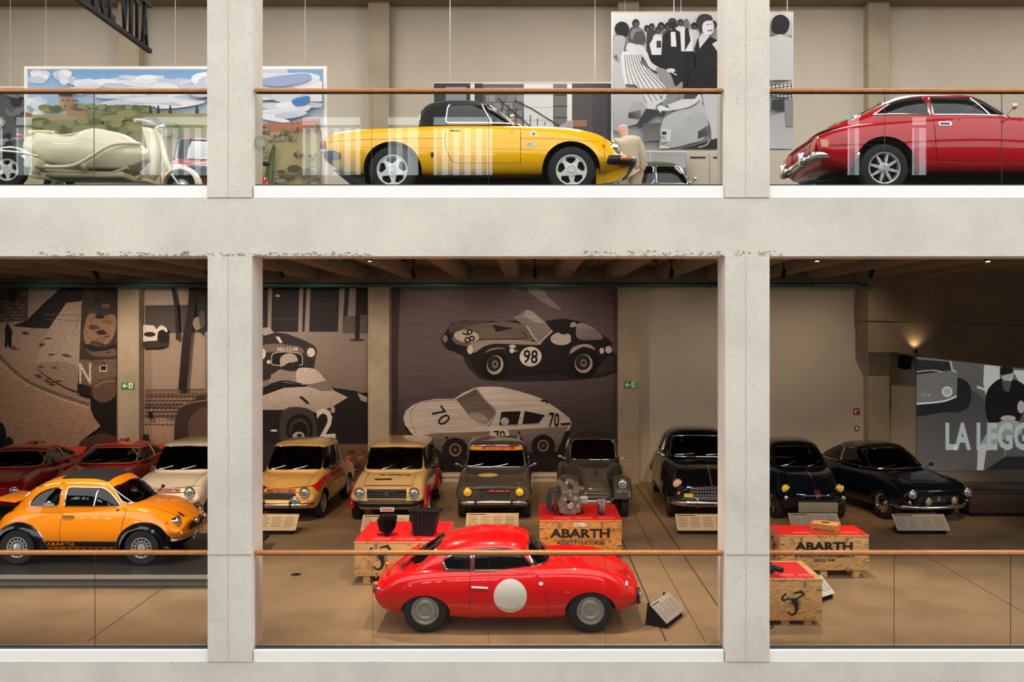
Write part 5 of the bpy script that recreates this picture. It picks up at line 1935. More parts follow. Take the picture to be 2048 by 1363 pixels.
SCORP = [  # emblem outline in unit square: two claws, segmented body and curled tail
    [(-.95, .50), (-.62, .80), (-.50, .72), (-.62, .62), (-.80, .45), (-.78, .30), (-.40, .42), (-.18, .38), (-.15, .28), (-.45, .28), (-.85, .15), (-.98, .30)],
    [(.0, .80), (.70, .98), (.98, .62), (.60, .48), (.42, .30), (.25, .30), (.45, .52), (.72, .66), (.58, .78), (.10, .70)],
    [(-.20, .40), (.30, .40), (.38, .10), (.42, -.20), (.40, -.50), (.22, -.78), (-.08, -.90), (-.36, -.80), (-.50, -.55), (-.36, -.58), (-.24, -.72), (-.05, -.72), (.10, -.60), (.14, -.40), (.06, -.15), (-.12, .10)],
    [(-.45, .16), (-.12, .10), (-.10, .16)], [(-.42, .0), (-.06, -.02), (-.06, .06)], [(-.36, -.18), (-.0, -.14), (-.02, -.07)], [(.68, .16), (.36, .16), (.37, .09)], [(.74, -.02), (.40, .02), (.41, -.05)], [(.74, -.2), (.42, -.12), (.41, -.19)], [(.66, -.38), (.40, -.26), (.40, -.33)]]


def crate(x0, x1, y0, y1, z0, z1, mat, label, lines, emblem=None, latches=3, tag_=False, bordered=False, side_emblem=False):
    o = Vector(((x0 + x1) / 2, (y0 + y1) / 2, 0))
    t = empty('wooden_crate', o, 0, label, 'crate', 'branded wooden crates')
    a, b, c, d = x0 - o.x, x1 - o.x, y0 - o.y, y1 - o.y
    G().rbox(a, b, c, d, z0, z1 - .035, .006).build('crate_body', mat, t, 40)
    G().rbox(a - .004, b + .004, c - .004, d + .004, z1 - .035, z1 - .004, .004).build('lid', mat, t, 40)
    e = .09 if bordered else 0
    G().box(a + e, b - e, c + e * .2, d - e, z1 - .005, z1 + .003).build('red_top', M_LIDRED, t)
    for k in range(3):
        xx = a + .12 + (b - a - .34) * k / 2
        G().box(xx, xx + .10, c + .03, d - .03, 0.0, z0 + .002).build('runner', mat, t)
    w = b - a

    def latch(xc, zc, horizontal=False):
        g = G()
        if horizontal:
            g.rbox(xc - .035, xc + .035, c - .016, c - .002, zc - .011, zc + .011, .004)
        else:
            g.rbox(xc - .014, xc + .014, c - .016, c - .002, zc - .05, zc + .02, .004)
            g.tube([(xc, c - .018, zc - .06), (xc, c - .018, zc + .02)], .007, 6)
        g.build('latch', M_LATCH, t, 40)
    for f in (.24, .76):
        latch(a + w * f, z1 - .05)
        latch(a + w * f, z0 + .035)
    for zz in (z0 + (z1 - z0) * .75, z0 + (z1 - z0) * .25):
        latch(a + .035, zz, True)
        latch(b - .035, zz, True)
    for (txt, size, dx, dz, sx, bold) in lines:
        text_obj('stencil_lettering', txt, size, wallM(a + w / 2 + dx, c - .0025, dz), M_INK, t, sx, bold)
    if 'rule' in (emblem or ''):
        G().box(a + w / 2 - .42, a + w / 2 + .42, c - .0025, c - .0005, z0 + .205, z0 + .212).build('stencil_rule', M_INK, t)
    if emblem and 'scorpion' in emblem:
        ex, ez, es = {'scorpionA': (a + .36, (z0 + z1) / 2 + .01, .20), 'scorpionD': (a + w * .60, (z0 + z1) / 2 - .05, .17)}[emblem]
        g = G()
        for poly in SCORP:
            g.prism([(ex + es * p * .9, ez + es * q) for p, q in poly], 'y', c - .003, c - .0005)
        g.build('scorpion_emblem', M_INK, t)
    if side_emblem:
        g = G()
        for poly in SCORP:
            g.prism([((c + d) / 2 + .17 * p * .9, (z0 + z1) / 2 + .17 * q) for p, q in poly], 'x', a - .003, a - .0005)
        g.build('scorpion_emblem', M_INK, t)
    if tag_:
        tg = G().box(a + w * .42, a + w * .57, c - .004, c - .0005, z1 - .105, z1 - .045).build('paper_label', M_PLATE, t)
        for k in range(3):
            G().box(a + w * .43, a + w * (.47 + .02 * k), c - .0052, c - .0042, z1 - .062 - .014 * k, z1 - .058 - .014 * k).build('label_print', M_INK, tg)
        G().prism([(a + w * .545, z1 - .055), (a + w * .56, z1 - .052), (a + w * .556, z1 - .075)], 'y', c - .0052, c - .0042).build('label_print', M_INK, tg)
    # small white print on the red top
    for k in range(3):
        xx = a + w * (.18 + .27 * k)
        for j in range(3):
            G().box(xx, xx + w * .2, c + .10 + .035 * j, c + .115 + .035 * j, z1 + .003, z1 + .0042).build('top_print', pm('faint_print', '#F0766B', rough=.5), t)
    return t


crate(-2.53, -1.22, 2.68, 4.0, .107, .612, M_PLYA, 'pale wooden crate with a red top behind the tail of the small red coupe', [], 'scorpionA')
crate(.15, 1.46, 4.04, 5.3, .107, .632, M_PLYB, 'orange plywood crate with a red top carrying an engine', [('ABARTH', .19, 0, .41, 1.3, .008), ('ASSETTO CORSE', .085, 0, .265, 1.2, .002), ('21A', .08, .48, .475, 1.0, 0)], 'rule', tag_=True)
crate(3.69, 5.0, 3.0, 3.64, .107, .632, M_PLYA, 'long pale crate with a red top and a small cigar box on it', [('ABARTH', .17, 0, .455, 1.3, .008), ('A WORLD OF PERFORMANCE', .065, 0, .315, 1.0, .002), ('SINCE 1949', .06, 0, .255, 1.05, .002)], side_emblem=True)
cD = crate(2.72, 3.62, .86, 1.72, .06, .585, M_PLYA, 'near pale crate carrying an exhaust silencer, partly behind the pillar', [], 'scorpionD', bordered=True)

# ---------------------------------------------------------------- engine parts on the crates
M_CAST = pm('cast_alloy', '#8C867C', rough=.45, metal=.7, noise=.25, nscale=25)
M_IRON = pm('black_casting', '#111113', rough=.4, metal=.4, bump=.5, bscale=25)


def engine():
    p = (.62, 4.55, .64)
    t = empty('racing_engine', p, .15, 'bare aluminium racing engine standing on the orange crate', 'engine')
    G().prism([(-.16, .04), (.16, .04), (.20, .20), (.14, .34), (-.14, .34), (-.20, .20)], 'y', -.22, .22).build('crankcase', M_CAST, t)
    G().rbox(-.11, .11, -.2, .2, .0, .06, .015).build('sump', M_CAST, t, 40)
    G().rbox(-.15, .15, -.24, .24, .34, .42, .02).build('cylinder_head', M_CAST, t, 40)
    for s in (-1, 1):
        G().tube([(s * .10, -.24, .46), (s * .10, .24, .46)], .052, 14).build('cam_cover', M_ALLOY, t, 40)
        G().prism([(s * .10 - .07, .42), (s * .10 + .07, .42), (s * .10 + .02, .54), (s * .10 - .02, .54)], 'y', -.25, -.22).build('cam_end_plate', M_CAST, t)
        for k in range(2):
            G().tube([(s * .15, -.16 + .14 * k, .40), (s * .30, -.18 + .14 * k, .40), (s * .33, -.2 + .14 * k, .30), (s * .33, -.2 + .14 * k, .08)] if s < 0 else [(s * .15, -.16 + .14 * k, .40), (s * .24, -.16 + .14 * k, .42)], .026, 10).build('exhaust_stub' if s < 0 else 'intake_stub', M_STEEL if s < 0 else M_CAST, t, 50)
    for (x, z, r) in ((0, .16, .05), (-.09, .26, .03), (.09, .27, .035), (.0, .33, .028), (.12, .15, .03)):
        G().lathe([(r, -.22), (r, -.25), (r * .7, -.262), (r * .5, -.25), (0, -.25)], 18, 'y', (x, 0, z)).build('front_pulley', M_ALLOY, t, 40)
    G().lathe([(.028, -.225), (.028, -.27), (0, -.27)], 12, 'y', (-.03, 0, .23)).build('bolt_boss', M_BLK, t, 40)
    G().rbox(.16, .30, -.22, -.05, .18, .30, .02).build('fuel_pump', M_ALLOY, t, 40)
    for s in (-1, 1):
        G().tube([(s * .2, -.15, .12), (s * .24, -.15, 0.0)], .014, 8).build('stand_leg', M_BLK, t)
        G().tube([(s * .2, .15, .12), (s * .24, .15, 0.0)], .014, 8).build('stand_leg', M_BLK, t)


engine()
t = empty('carburettor', (1.17, 4.45, .637), .3, 'small twin-choke carburettor on the right of the orange crate', 'carburettor')
G().rbox(-.05, .05, -.05, .05, .05, .17, .01).build('float_chamber', M_CAST, t, 40)
for s in (-1, 1):
    G().lathe([(.03, .17), (.042, .24), (.038, .24), (.026, .17)], 14, 'z', (s * .035, 0, 0)).build('air_trumpet', M_ALLOY, t, 40)
G().tube([(-.03, -.06, .10), (-.02, -.09, .04), (.02, -.08, .005)], .012, 8).build('linkage', M_STEEL, t, 40)
G().rbox(-.045, .045, -.045, .045, 0, .05, .01).build('flange', M_STEEL, t, 40)

t = empty('gearbox_casting', (-2.12, 3.1, .635), .2, 'lumpy black gearbox casting on the pale crate', 'casting')
G().prism([(-.12, .06), (-.02, .0), (.06, .02), (.12, .12), (.14, .27), (-.10, .27), (-.15, .17)], 'y', -.10, .10).build('housing', M_IRON, t)
G().lathe([(.09, -.13), (.09, -.10), (.0, -.10)], 14, 'y', (.02, 0, .15)).build('end_plate', M_IRON, t, 40)
for k in range(6):
    a = k * PI / 3
    G().lathe([(.012, -.14), (.012, -.10)], 8, 'y', (.02 + .07 * math.cos(a), 0, .15 + .07 * math.sin(a))).build('bolt', M_STEEL, t, 40)
G().tube([(0, -.08, .05), (-.01, -.14, .01)], .03, 10).build('output_shaft', M_IRON, t, 40)

t = empty('oil_sump', (-1.55, 3.1, .6165), -.1, 'tall black ribbed sump casting with paint flecks on the pale crate', 'casting')
G().prism([(-.16, 0), (.13, 0), (.21, .36), (-.22, .36)], 'y', -.11, .11).build('housing', pm('flecked_casting', '#191A1B', rough=.5, metal=.3, noise=.9, nscale=18), t)
G().rbox(-.24, .235, -.13, .13, .35, .375, .006).build('flange', M_IRON, t, 40)
for k in range(5):
    xx = -.13 + .06 * k
    G().prism([(xx, .03), (xx + .012, .03), (xx + .015, .33), (xx - .003, .33)], 'y', -.122, -.108).build('rib', M_IRON, t)
G().tube([(-.17, -.08, .06), (-.21, -.1, .04)], .018, 8).build('drain_plug', M_STEEL, t, 40)

# cigar box on the long crate
t = empty('cigar_box', (4.42, 3.18, .637), -.55, 'small printed wooden cigar box on the long pale crate', 'box')
mw = pm('cedar', '#C9803F', rough=.5, noise=.12, nscale=20)
G().rbox(-.19, .19, -.13, .13, 0, .115, .004).build('box_body', mw, t, 40)
G().rbox(-.192, .192, -.132, .132, .117, .137, .004).build('lid', pm('cedar_lid', '#D6954F', rough=.5, noise=.12, nscale=20), t, 40)
text_obj('box_lettering', 'ABARTH & C.', .055, wallM(.0, -.1335, .045), M_REDPL, t, 1.0, .001)
G().prism([(-.05, -.03), (.04, -.05), (.06, .02), (.0, .05), (-.06, .03)], 'z', .137, .139).build('lid_print', M_INK, t)
G().box(.0, .02, -.134, -.131, .09, .13).build('clasp', M_LATCH, t)

# exhaust silencer with twin tips on the near crate
t = empty('exhaust_silencer', (2.86, 1.12, .59), 0, 'black exhaust silencer with twin pipes on the near crate', 'exhaust')
g = G().tube([(-.10, .45, .09), (.0, .22, .09), (.13, -.06, .09)], .075, 16).build('silencer_can', M_IRON, t, 40)
for s in (-.045, .045):
    G().tube([(.12 + s, -.04, .085), (.22 + s * 1.4, -.20 + s * .4, .075)], .036, 14).build('tail_pipe', M_BLK, t, 40)
    G().tube([(.215 + s * 1.4, -.192 + s * .4, .0755), (.2255 + s * 1.4, -.2085 + s * .4, .0743)], .022, 14).build('pipe_bore', M_DARK, t, 40)
for k, cc in enumerate(('#C98A2A', '#C22A1E', '#8FA33A')):
    G().lathe([(.077, -.006), (.077, .006)], 16, 'y').xf(rot(0, 0, .5, (.02 + .03 * k, .18 - .07 * k, .09))).build('colour_band', pm('band%d' % k, cc, rough=.5), t, 40)
# power lead below it
pts = [at(1539, 1248, .9), at(1545, 1255, .86), at(1547, 1268, .8), at(1541, 1272, .75), at(1534, 1262, .8)]
pts = [(p.x, p.y, max(.008, min(p.z, .02))) for p in pts]
tag(G().tube(catmull(pts, 5), .007, 6).build('power_lead', M_BLK, None, 50), 'thin black power lead on the floor beside the near crate', 'cable')


# ---------------------------------------------------------------- tilted caption boards on black wedges
M_CAP = pm('caption_board', '#CDB48E', rough=.55)
M_CAPG = pm('caption_grey', '#9B948A', rough=.55)


def caption(px, py, w, label, yaw=0.0, mat=None, depth=.36, Y=None):
    d = (CZ - .12) * F / (py - VY) if Y is None else CD + Y
    x, y = (px - VX) * d / F, d - CD
    t = empty('caption_board', (x, y, 0), yaw, label, 'caption board', 'tilted caption boards on the floor')
    tilt = math.radians(42)
    M = rot(tilt, 0, 0, (0, 0, .07))
    G().rbox(-w / 2, w / 2, 0, depth, -.006, .006, .004).xf(M).build('board', mat or M_CAP, t, 40)
    for s in (-1, 1):
        G().prism([(.02, 0.0), (.30, 0.0), (.27, .28), (.02, .068)], 'x', s * w * .42 - .012, s * w * .42 + .012).build('wedge_foot', M_BLACK, t)
    G().box(-w * .42, w * .42, .02, .3, 0, .02).build('base', M_BLACK, t)
    pr = pm('caption_print', '#7A6750', rough=.6)
    G().box(-w * .46, -w * .12, depth * .88, depth * .93, .0062, .0075).xf(M).build('caption_title', M_INK, t)
    for k in range(4):
        xa = -w * .46 + w * .235 * k
        g = G()
        for j in range(7):
            g.box(xa, xa + w * (.19 if (j * 7 + k) % 3 else .15), depth * (.76 - .09 * j), depth * (.79 - .09 * j), .0062, .0072)
        g.xf(M).build('caption_text', pr, t)['kind'] = 'stuff'
    return t


caption(538, 1055, .95, 'tilted caption board in front of the pale yellow saloon')
caption(768, 1057, .84, 'tilted caption board behind the pale crate, before the cream hatchback', 0)
caption(984, 1053, .95, 'tilted caption board in front of the charcoal boxy saloon')
caption(1408, 1055, .95, 'tilted caption board in front of the large black saloon', 0)
caption(1634, 1053, .90, 'tilted caption board behind the long crate', 0, M_CAPG)
caption(1848, 1055, .95, 'tilted caption board in front of the black two-door coupe', 0, M_CAPG)
caption(1352, 1225, .62, 'tilted caption board seen edge-on beside the nose of the small red coupe', math.radians(60), M_CAPG, .30)
caption(1652, 1184, .42, 'small pale caption board on the floor between the two crates on the right', math.radians(38), pm('caption_white', '#C9BFB0', rough=.5), .30)

# ---------------------------------------------------------------- leather bench
b = empty('leather_bench', (at(2045, 1032, 6.9).x + .35, 7.6, 0), 0, 'dark brown leather bench before the projection', 'bench')
G().rbox(-1.2, 1.2, -.35, .35, .06, .46, .04).build('seat_block', pm('brown_leather', '#33211A', rough=.5), b, 40)
G().rbox(-1.21, 1.21, -.36, .36, .44, .50, .025).build('seat_cushion', pm('brown_leather', '#33211A', rough=.5), b, 40)
G().box(-1.1, 1.1, -.28, .28, 0, .06).build('base', M_BLACK, b)

# ---------------------------------------------------------------- signs
def exit_sign(px, py, label):
    p = at(px, py, 10.985)
    w, h = .30, .155
    t = empty('exit_sign', p, 0, label, 'exit sign')
    G().box(-w / 2, w / 2, -.012, 0, -h / 2, h / 2).build('sign_plate', pm('exit_green', '#2E8A46', rough=.4), t)
    mw = pm('sign_white', '#E9EFE4', rough=.4)
    G().box(.02, .118, -.0145, -.012, -h / 2 + .01, h / 2 - .01).build('door_pictogram', mw, t)
    G().prism([(-.13, 0), (-.075, .055), (-.05, .055), (-.085, .015), (-.01, .015), (-.01, -.015), (-.085, -.015), (-.05, -.055), (-.075, -.055)], 'y', -.0145, -.012).build('arrow', mw, t)
    g = G().ball((.078, -.0155, .042), (.011, .002, .011), 10, 6)
    gm = pm('exit_green', '#2E8A46', rough=.4)
    g.prism(ribbon([(.078, .03), (.066, -.01), (.088, -.03), (.08, -.058)], .016), 'y', -.0165, -.0146).prism(ribbon([(.066, -.01), (.055, -.035), (.035, -.04)], .014), 'y', -.0165, -.0146).prism(ribbon([(.05, .012), (.075, .02), (.1, .0)], .012), 'y', -.0165, -.0146)
    g.build('running_figure', gm, t)
    return t


exit_sign(256, 771, 'green exit sign with an arrow on the column between the street murals')
exit_sign(1261, 769, 'green exit sign with an arrow on the column beside the racing mural')
for px, py, s, lab, nm in ((1713, 822, .15, 'red fire equipment sign on the beige wall', 'fire_sign'), (1713, 856, .11, 'small red call point below the fire sign', 'fire_call_point')):
    p = at(px, py, YW - .005)
    t = empty(nm, p, 0, lab, 'fire sign')
    G().rbox(-s / 2, s / 2, -.02, 0, -s / 2, s / 2, .005).build('sign_plate', pm('fire_red', '#9A1B1E', rough=.4), t, 40)
    if nm == 'fire_sign':
        G().prism([(-.05, -.055), (-.01, -.055), (-.01, .02), (-.03, .05), (-.05, .02)], 'y', -.023, -.02).prism([(.01, .0), (.05, .02), (.05, .05), (.01, .03)], 'y', -.023, -.02).build('pictogram', pm('sign_white', '#E9EFE4', rough=.4), t)
    else:
        G().box(-.03, .03, -.023, -.02, -.03, .03).build('call_button', pm('sign_white', '#E9EFE4', rough=.4), t)

# loudspeaker under the stair, teal sprinkler pipes
p = at(1818, 725, 10.9)
t = empty('loudspeaker', (p.x, 11.14, p.z), 0, 'small black loudspeaker under the concrete stair flight', 'loudspeaker')
G().rbox(-.11, .11, -.12, .10, -.15, .15, .02).xf(rot(.2, 0, .3)).build('cabinet', M_BLACK, t, 40)
G().tube([(0, .05, .0), (0, .155, .0)], .02, 8).build('bracket', M_BLACK, t, 40)
pp = empty('sprinkler_pipe', (0, 10.45, 4.67), 0, 'teal sprinkler main with branch pipes along the back of the ceiling', 'pipe')
xe = at(1738, 0, 10.45).x
G().tube([(-15.4, 0, 0), (xe - .25, 0, 0), (xe - .2, -.02, -.02), (xe - .15, -.12, -.04), (xe - .14, -.4, -.08)], .058, 12).build('main_pipe', M_TEAL, pp, 50)
for px in (-54, 148, 352, 556, 757, 961, 1165, 1367, 1570):
    x = at(px, 0, 10.45).x
    G().tube([(x, 0, .05), (x, 0, .22), (x, -.06, .27), (x, -9.9, .30)], .022, 8).build('branch_pipe', M_TEAL, pp, 50)
    for yy in (-2.2, -5.0, -7.6):
        G().tube([(x, yy, .28), (x, yy, .18)], .012, 6).build('sprinkler_head', M_TEAL, pp)
    G().lathe([(.066, -.03), (.066, .03)], 14, 'x', (x + .6, 0, 0)).build('coupling', pm('teal_dark', '#1F4A45', rough=.4), pp, 40)
# ================================================================ large printed pictures: flat inks on thin panels
def print_mat(name, grain=.12, gscale=(60, 60, 60), emit=0.0, rough=.6):
    if name in MATS:
        return MATS[name]
    m = bpy.data.materials.new(name)
    m.use_nodes = True
    N, L = m.node_tree.nodes, m.node_tree.links
    b = N['Principled BSDF']
    b.inputs['Roughness'].default_value = rough
    b.inputs['Specular IOR Level'].default_value = .25
    at_ = N.new('ShaderNodeVertexColor')
    at_.layer_name = 'Col'
    tc = N.new('ShaderNodeTexCoord')
    mp = N.new('ShaderNodeMapping')
    mp.inputs['Scale'].default_value = gscale
    L.new(tc.outputs['Object'], mp.inputs['Vector'])
    n = N.new('ShaderNodeTexNoise')
    n.inputs['Scale'].default_value = 1
    n.inputs['Detail'].default_value = 5
    L.new(mp.outputs[0], n.inputs['Vector'])
    r = N.new('ShaderNodeMapRange')
    r.inputs['From Min'].default_value = .3
    r.inputs['From Max'].default_value = .7
    r.inputs['To Min'].default_value = 1 - grain
    r.inputs['To Max'].default_value = 1 + grain
    L.new(n.outputs['Fac'], r.inputs['Value'])
    mx = N.new('ShaderNodeMixRGB')
    mx.blend_type = 'MULTIPLY'
    mx.inputs[0].default_value = 1
    L.new(at_.outputs['Color'], mx.inputs[1])
    L.new(r.outputs[0], mx.inputs[2])
    L.new(mx.outputs[0], b.inputs['Base Color'])
    if emit:
        L.new(mx.outputs[0], b.inputs['Emission Color'])
        b.inputs['Emission Strength'].default_value = emit
    MATS[name] = m
    return m


class Print:
    """inks given in photo pixels (optionally through a crop window), laid at depth Y on a panel"""

    def __init__(s, Y, clip=None):
        s.Y, s.v, s.f, s.c, s.k, s.o, s.sc = Y, [], [], [], 0, (0, 0), 1.0
        s.clip = clip

    def win(s, ox, oy, sc):
        s.o, s.sc = (ox, oy), sc
        return s

    def px(s, p):
        return s.o[0] + p[0] * s.sc, s.o[1] + p[1] * s.sc

    def poly(s, col, pts, col2=None, curve=False, k=3):
        pts = [s.px(p) for p in pts]
        if curve:
            pts = [tuple(p) for p in catmull(pts, k, True)]
        if s.clip:
            pts = clip_poly(pts, s.clip)
            if len(pts) < 3:
                return s
        c1 = srgb(col)
        c2 = srgb(col2) if col2 else c1
        ys = [p[1] for p in pts]
        y0, y1 = min(ys), max(ys)
        n = len(s.v)
        s.k += 1
        off = .0007 * s.k
        for p in pts:
            w = at(p[0], p[1], s.Y)
            s.v.append((w.x, s.Y - off, w.z))
            t = (p[1] - y0) / max(1e-6, y1 - y0)
            s.c.append(tuple(c1[i] + (c2[i] - c1[i]) * t for i in range(3)) + (1,))
        s.f.append(tuple(range(n, n + len(pts))))
        return s

    def rect(s, col, x0, y0, x1, y1, col2=None):
        return s.poly(col, [(x0, y0), (x1, y0), (x1, y1), (x0, y1)], col2)

    def ell(s, col, cx, cy, rx, ry=None, ang=0.0, n=24, col2=None):
        ry = rx if ry is None else ry
        ca, sa = math.cos(ang), math.sin(ang)
        return s.poly(col, [(cx + rx * math.cos(t) * ca - ry * math.sin(t) * sa, cy + rx * math.cos(t) * sa + ry * math.sin(t) * ca) for t in [2 * PI * i / n for i in range(n)]], col2)

    def line(s, col, pts, w, curve=True):
        p = [tuple(q) for q in catmull(pts, 3)] if curve and len(pts) > 2 else pts
        return s.poly(col, [tuple(q) for q in ribbon(p, w)])

    def text(s, col, txt, cx, cy, h, sx=1.0, bold=0.0, ang=0.0):
        me = text_mesh(txt, 1.0, 1.0, bold)
        ys = [v.co.y for v in me.vertices]
        xs = [v.co.x for v in me.vertices]
        if not ys:
            return s
        q = h / (max(ys) - min(ys))
        my, mx = (max(ys) + min(ys)) / 2, (max(xs) + min(xs)) / 2
        s.k += 1
        n = len(s.v)
        for v in me.vertices:
            a, b = (v.co.x - mx) * q * sx, (v.co.y - my) * q
            a, b = a * math.cos(ang) - b * math.sin(ang), a * math.sin(ang) + b * math.cos(ang)
            p = s.px((cx + a, cy - b))
            w = at(p[0], p[1], s.Y)
            s.v.append((w.x, s.Y - .0007 * s.k, w.z))
            s.c.append(srgb(col))
        for f in me.polygons:
            s.f.append(tuple(n + i for i in f.vertices))
        bpy.data.meshes.remove(me)
        return s

    def build(s, name, label, cat, box, mat, panel=None, thick=.03, border=None, wires=None, group=None):
        """box: panel rectangle in photo pixels"""
        a, b = at(box[0], box[3], s.Y), at(box[2], box[1], s.Y)
        org = Vector(((a.x + b.x) / 2, s.Y + .004, a.z))
        t = empty(name, org, 0, label, cat, group)
        G().box(a.x - org.x, b.x - org.x, 0, thick, 0, b.z - org.z).build('panel', panel or M_WHITE, t)
        me = bpy.data.meshes.new('printed_picture')
        me.from_pydata([(x - org.x, y - org.y, z - org.z) for x, y, z in s.v], [], s.f)
        ca = me.color_attributes.new('Col', 'FLOAT_COLOR', 'POINT')
        for i, c in enumerate(s.c):
            ca.data[i].color = c
        me.materials.append(mat)
        # all inks face the room
        bm = bmesh.new()
        bm.from_mesh(me)
        bm.normal_update()
        for f in bm.faces:
            if f.normal.y > 0:
                f.normal_flip()
        bm.to_mesh(me)
        bm.free()
        link('printed_picture', me, t)
        if border:
            w = border
            W_, H_ = b.x - a.x, b.z - a.z
            x0 = a.x - org.x
            G().box(x0 - w, x0 + W_ + w, -.012, thick, H_, H_ + w).build('frame_rail', M_WHITE, t)
            G().box(x0 - w, x0, -.012, thick, 0, H_).build('frame_rail', M_WHITE, t)
            G().box(x0 + W_, x0 + W_ + w, -.012, thick, 0, H_).build('frame_rail', M_WHITE, t)
        if wires:
            for px in wires:
                xx = at(px, 0, s.Y).x - org.x
                G().tube([(xx, .01, b.z - org.z), (xx, .01, ROOF - .05 - org.z)], .004, 5).build('hanging_wire', M_ALLOY, t)
        return t


def clip_poly(pts, box):
    x0, y0, x1, y1 = box
    for (ax, lim, keep) in ((0, x0, 1), (0, x1, -1), (1, y0, 1), (1, y1, -1)):
        out = []
        for i in range(len(pts)):
            p, q = pts[i - 1], pts[i]
            pi, qi = (p[ax] - lim) * keep >= 0, (q[ax] - lim) * keep >= 0
            if pi != qi:
                t = (lim - p[ax]) / (q[ax] - p[ax])
                out.append((p[0] + (q[0] - p[0]) * t, p[1] + (q[1] - p[1]) * t))
            if qi:
                out.append(q)
        pts = out
        if len(pts) < 3:
            return []
    return pts


PM = print_mat('print_grain', .16, (26, 26, 26))
PMB = print_mat('print_blur', .20, (1.2, 6, 22))
PMF = print_mat('print_fine', .05, (40, 40, 40))
PMC = print_mat('print_cobble', .26, (16, 16, 30))

# ---------------------------------------------------------------- mural of two racing cars
m = Print(YW - .03, (783, 575, 1238, 942)).win(770, 560, .2787)
m.rect('#6F6062', 30, 50, 1690, 700, '#5E5052').rect('#5E5052', 30, 700, 1690, 1400, '#1D181E')
m.poly('#4C4044', [(30, 50), (110, 50), (90, 700), (110, 1400), (30, 1400)])
m.poly('#80706E', [(360, 55), (500, 55), (480, 80), (400, 80)]).poly('#9C8D88', [(1020, 55), (1115, 55), (1180, 130), (1270, 215), (1180, 185), (1090, 130)], None, True).poly('#877A77', [(890, 55), (935, 55), (960, 85), (920, 85)])
m.poly('#2B2328', [(560, 540), (700, 480), (1500, 480), (1680, 560), (1660, 660), (1400, 715), (800, 725), (650, 680)], None, True)
m.poly('#3A3034', [(1480, 520), (1690, 560), (1690, 640), (1450, 680)])
BODY = [(405, 425), (445, 355), (470, 310), (560, 288), (720, 288), (830, 298), (930, 290), (1140, 300), (1165, 288), (1290, 274), (1400, 298), (1480, 330), (1560, 388), (1628, 445), (1632, 490), (1590, 560), (1510, 640), (1450, 690), (1340, 700), (1250, 672), (950, 688), (810, 712), (700, 700), (640, 630), (600, 560), (500, 515), (430, 470)]
m.poly('#191419', BODY)
m.poly('#54464A', [(465, 325), (560, 292), (760, 292), (640, 330), (540, 352), (470, 380)], None, True)
m.poly('#75645F', [(480, 415), (560, 345), (720, 308), (900, 298), (1000, 328), (1080, 425), (900, 445), (760, 435), (640, 470), (560, 470), (500, 450)], '#6A5955', True)
m.poly('#9F8F86', [(600, 470), (660, 440), (800, 425), (1080, 440), (1100, 465), (800, 455), (700, 480), (640, 520)], None, True)
m.poly('#221B1F', [(770, 320), (800, 325), (930, 345), (800, 370)]).line('#221B1F', [(670, 415), (720, 425), (990, 418), (1010, 395), (985, 375)], 6)
m.ell('#BDAFA6', 585, 402, 92, 44, .12).text('#1A1517', '98', 600, 400, 80, .9, .01, -1.25)
m.poly('#938886', [(920, 268), (1020, 210), (1065, 228), (1212, 352), (1108, 452), (1080, 440), (1010, 335)], '#847876').line('#C9BFBA', [(1020, 330), (1062, 400), (1108, 452), (1212, 352)], 10, False).poly('#B5AAA6', [(1020, 212), (1065, 230), (1150, 310), (1070, 300), (990, 250)])
m.poly('#100D11', [(1150, 296), (1215, 300), (1290, 340), (1280, 385), (1220, 380), (1185, 345)]).ell('#C4B9B2', 1265, 420, 78, 46).poly('#100D11', [(1215, 320), (1270, 300), (1310, 330), (1300, 390), (1255, 385)]).ell('#17131A', 1352, 328, 40, 42).ell('#B7AAA3', 1352, 325, 24, 26).poly('#17131A', [(1330, 340), (1380, 330), (1360, 450), (1335, 455)])
m.poly('#A69A95', [(1385, 308), (1480, 332), (1570, 415), (1480, 430), (1400, 425), (1370, 390)], '#7C6F6C', True)
m.poly('#A79A92', [(1325, 530), (1345, 485), (1400, 462), (1470, 462), (1510, 500), (1450, 480), (1400, 485)], None, True).poly('#7F7068', [(715, 522), (760, 490), (830, 482), (870, 495), (820, 492), (760, 505)], None, True)
for cx, cy, rx, ry in ((790, 607, 72, 84), (1425, 598, 78, 82)):
    m.ell('#0D0A0E', cx, cy, rx * 1.35, ry * 1.25).ell('#B9A898', cx, cy, rx * .82, ry * .82, .2).ell('#2A2225', cx - 6, cy - 8, rx * .68, ry * .68, .2).ell('#857568', cx, cy - 4, rx * .3, ry * .34).ell('#1A1518', cx, cy - 6, rx * .14, ry * .16)
m.ell('#DAD1C9', 1045, 548, 79, 71, -.1).text('#141014', '98', 1045, 548, 100, .8, .02, -.05)
m.ell('#D2C8C0', 1555, 506, 17, 22).ell('#D2C8C0', 1604, 498, 24, 27).ell('#D2C8C0', 915, 474, 26, 12).ell('#D2C8C0', 911, 505, 18, 18).ell('#CFC3B8', 612, 498, 22, 32).text('#D2C8C0', 'm', 940, 507, 14, 1.2)
m.line('#0D0A0E', [(432, 385), (408, 420), (430, 465), (470, 500), (490, 470), (470, 410), (432, 385)], 10).ell('#83756F', 432, 420, 18, 28)
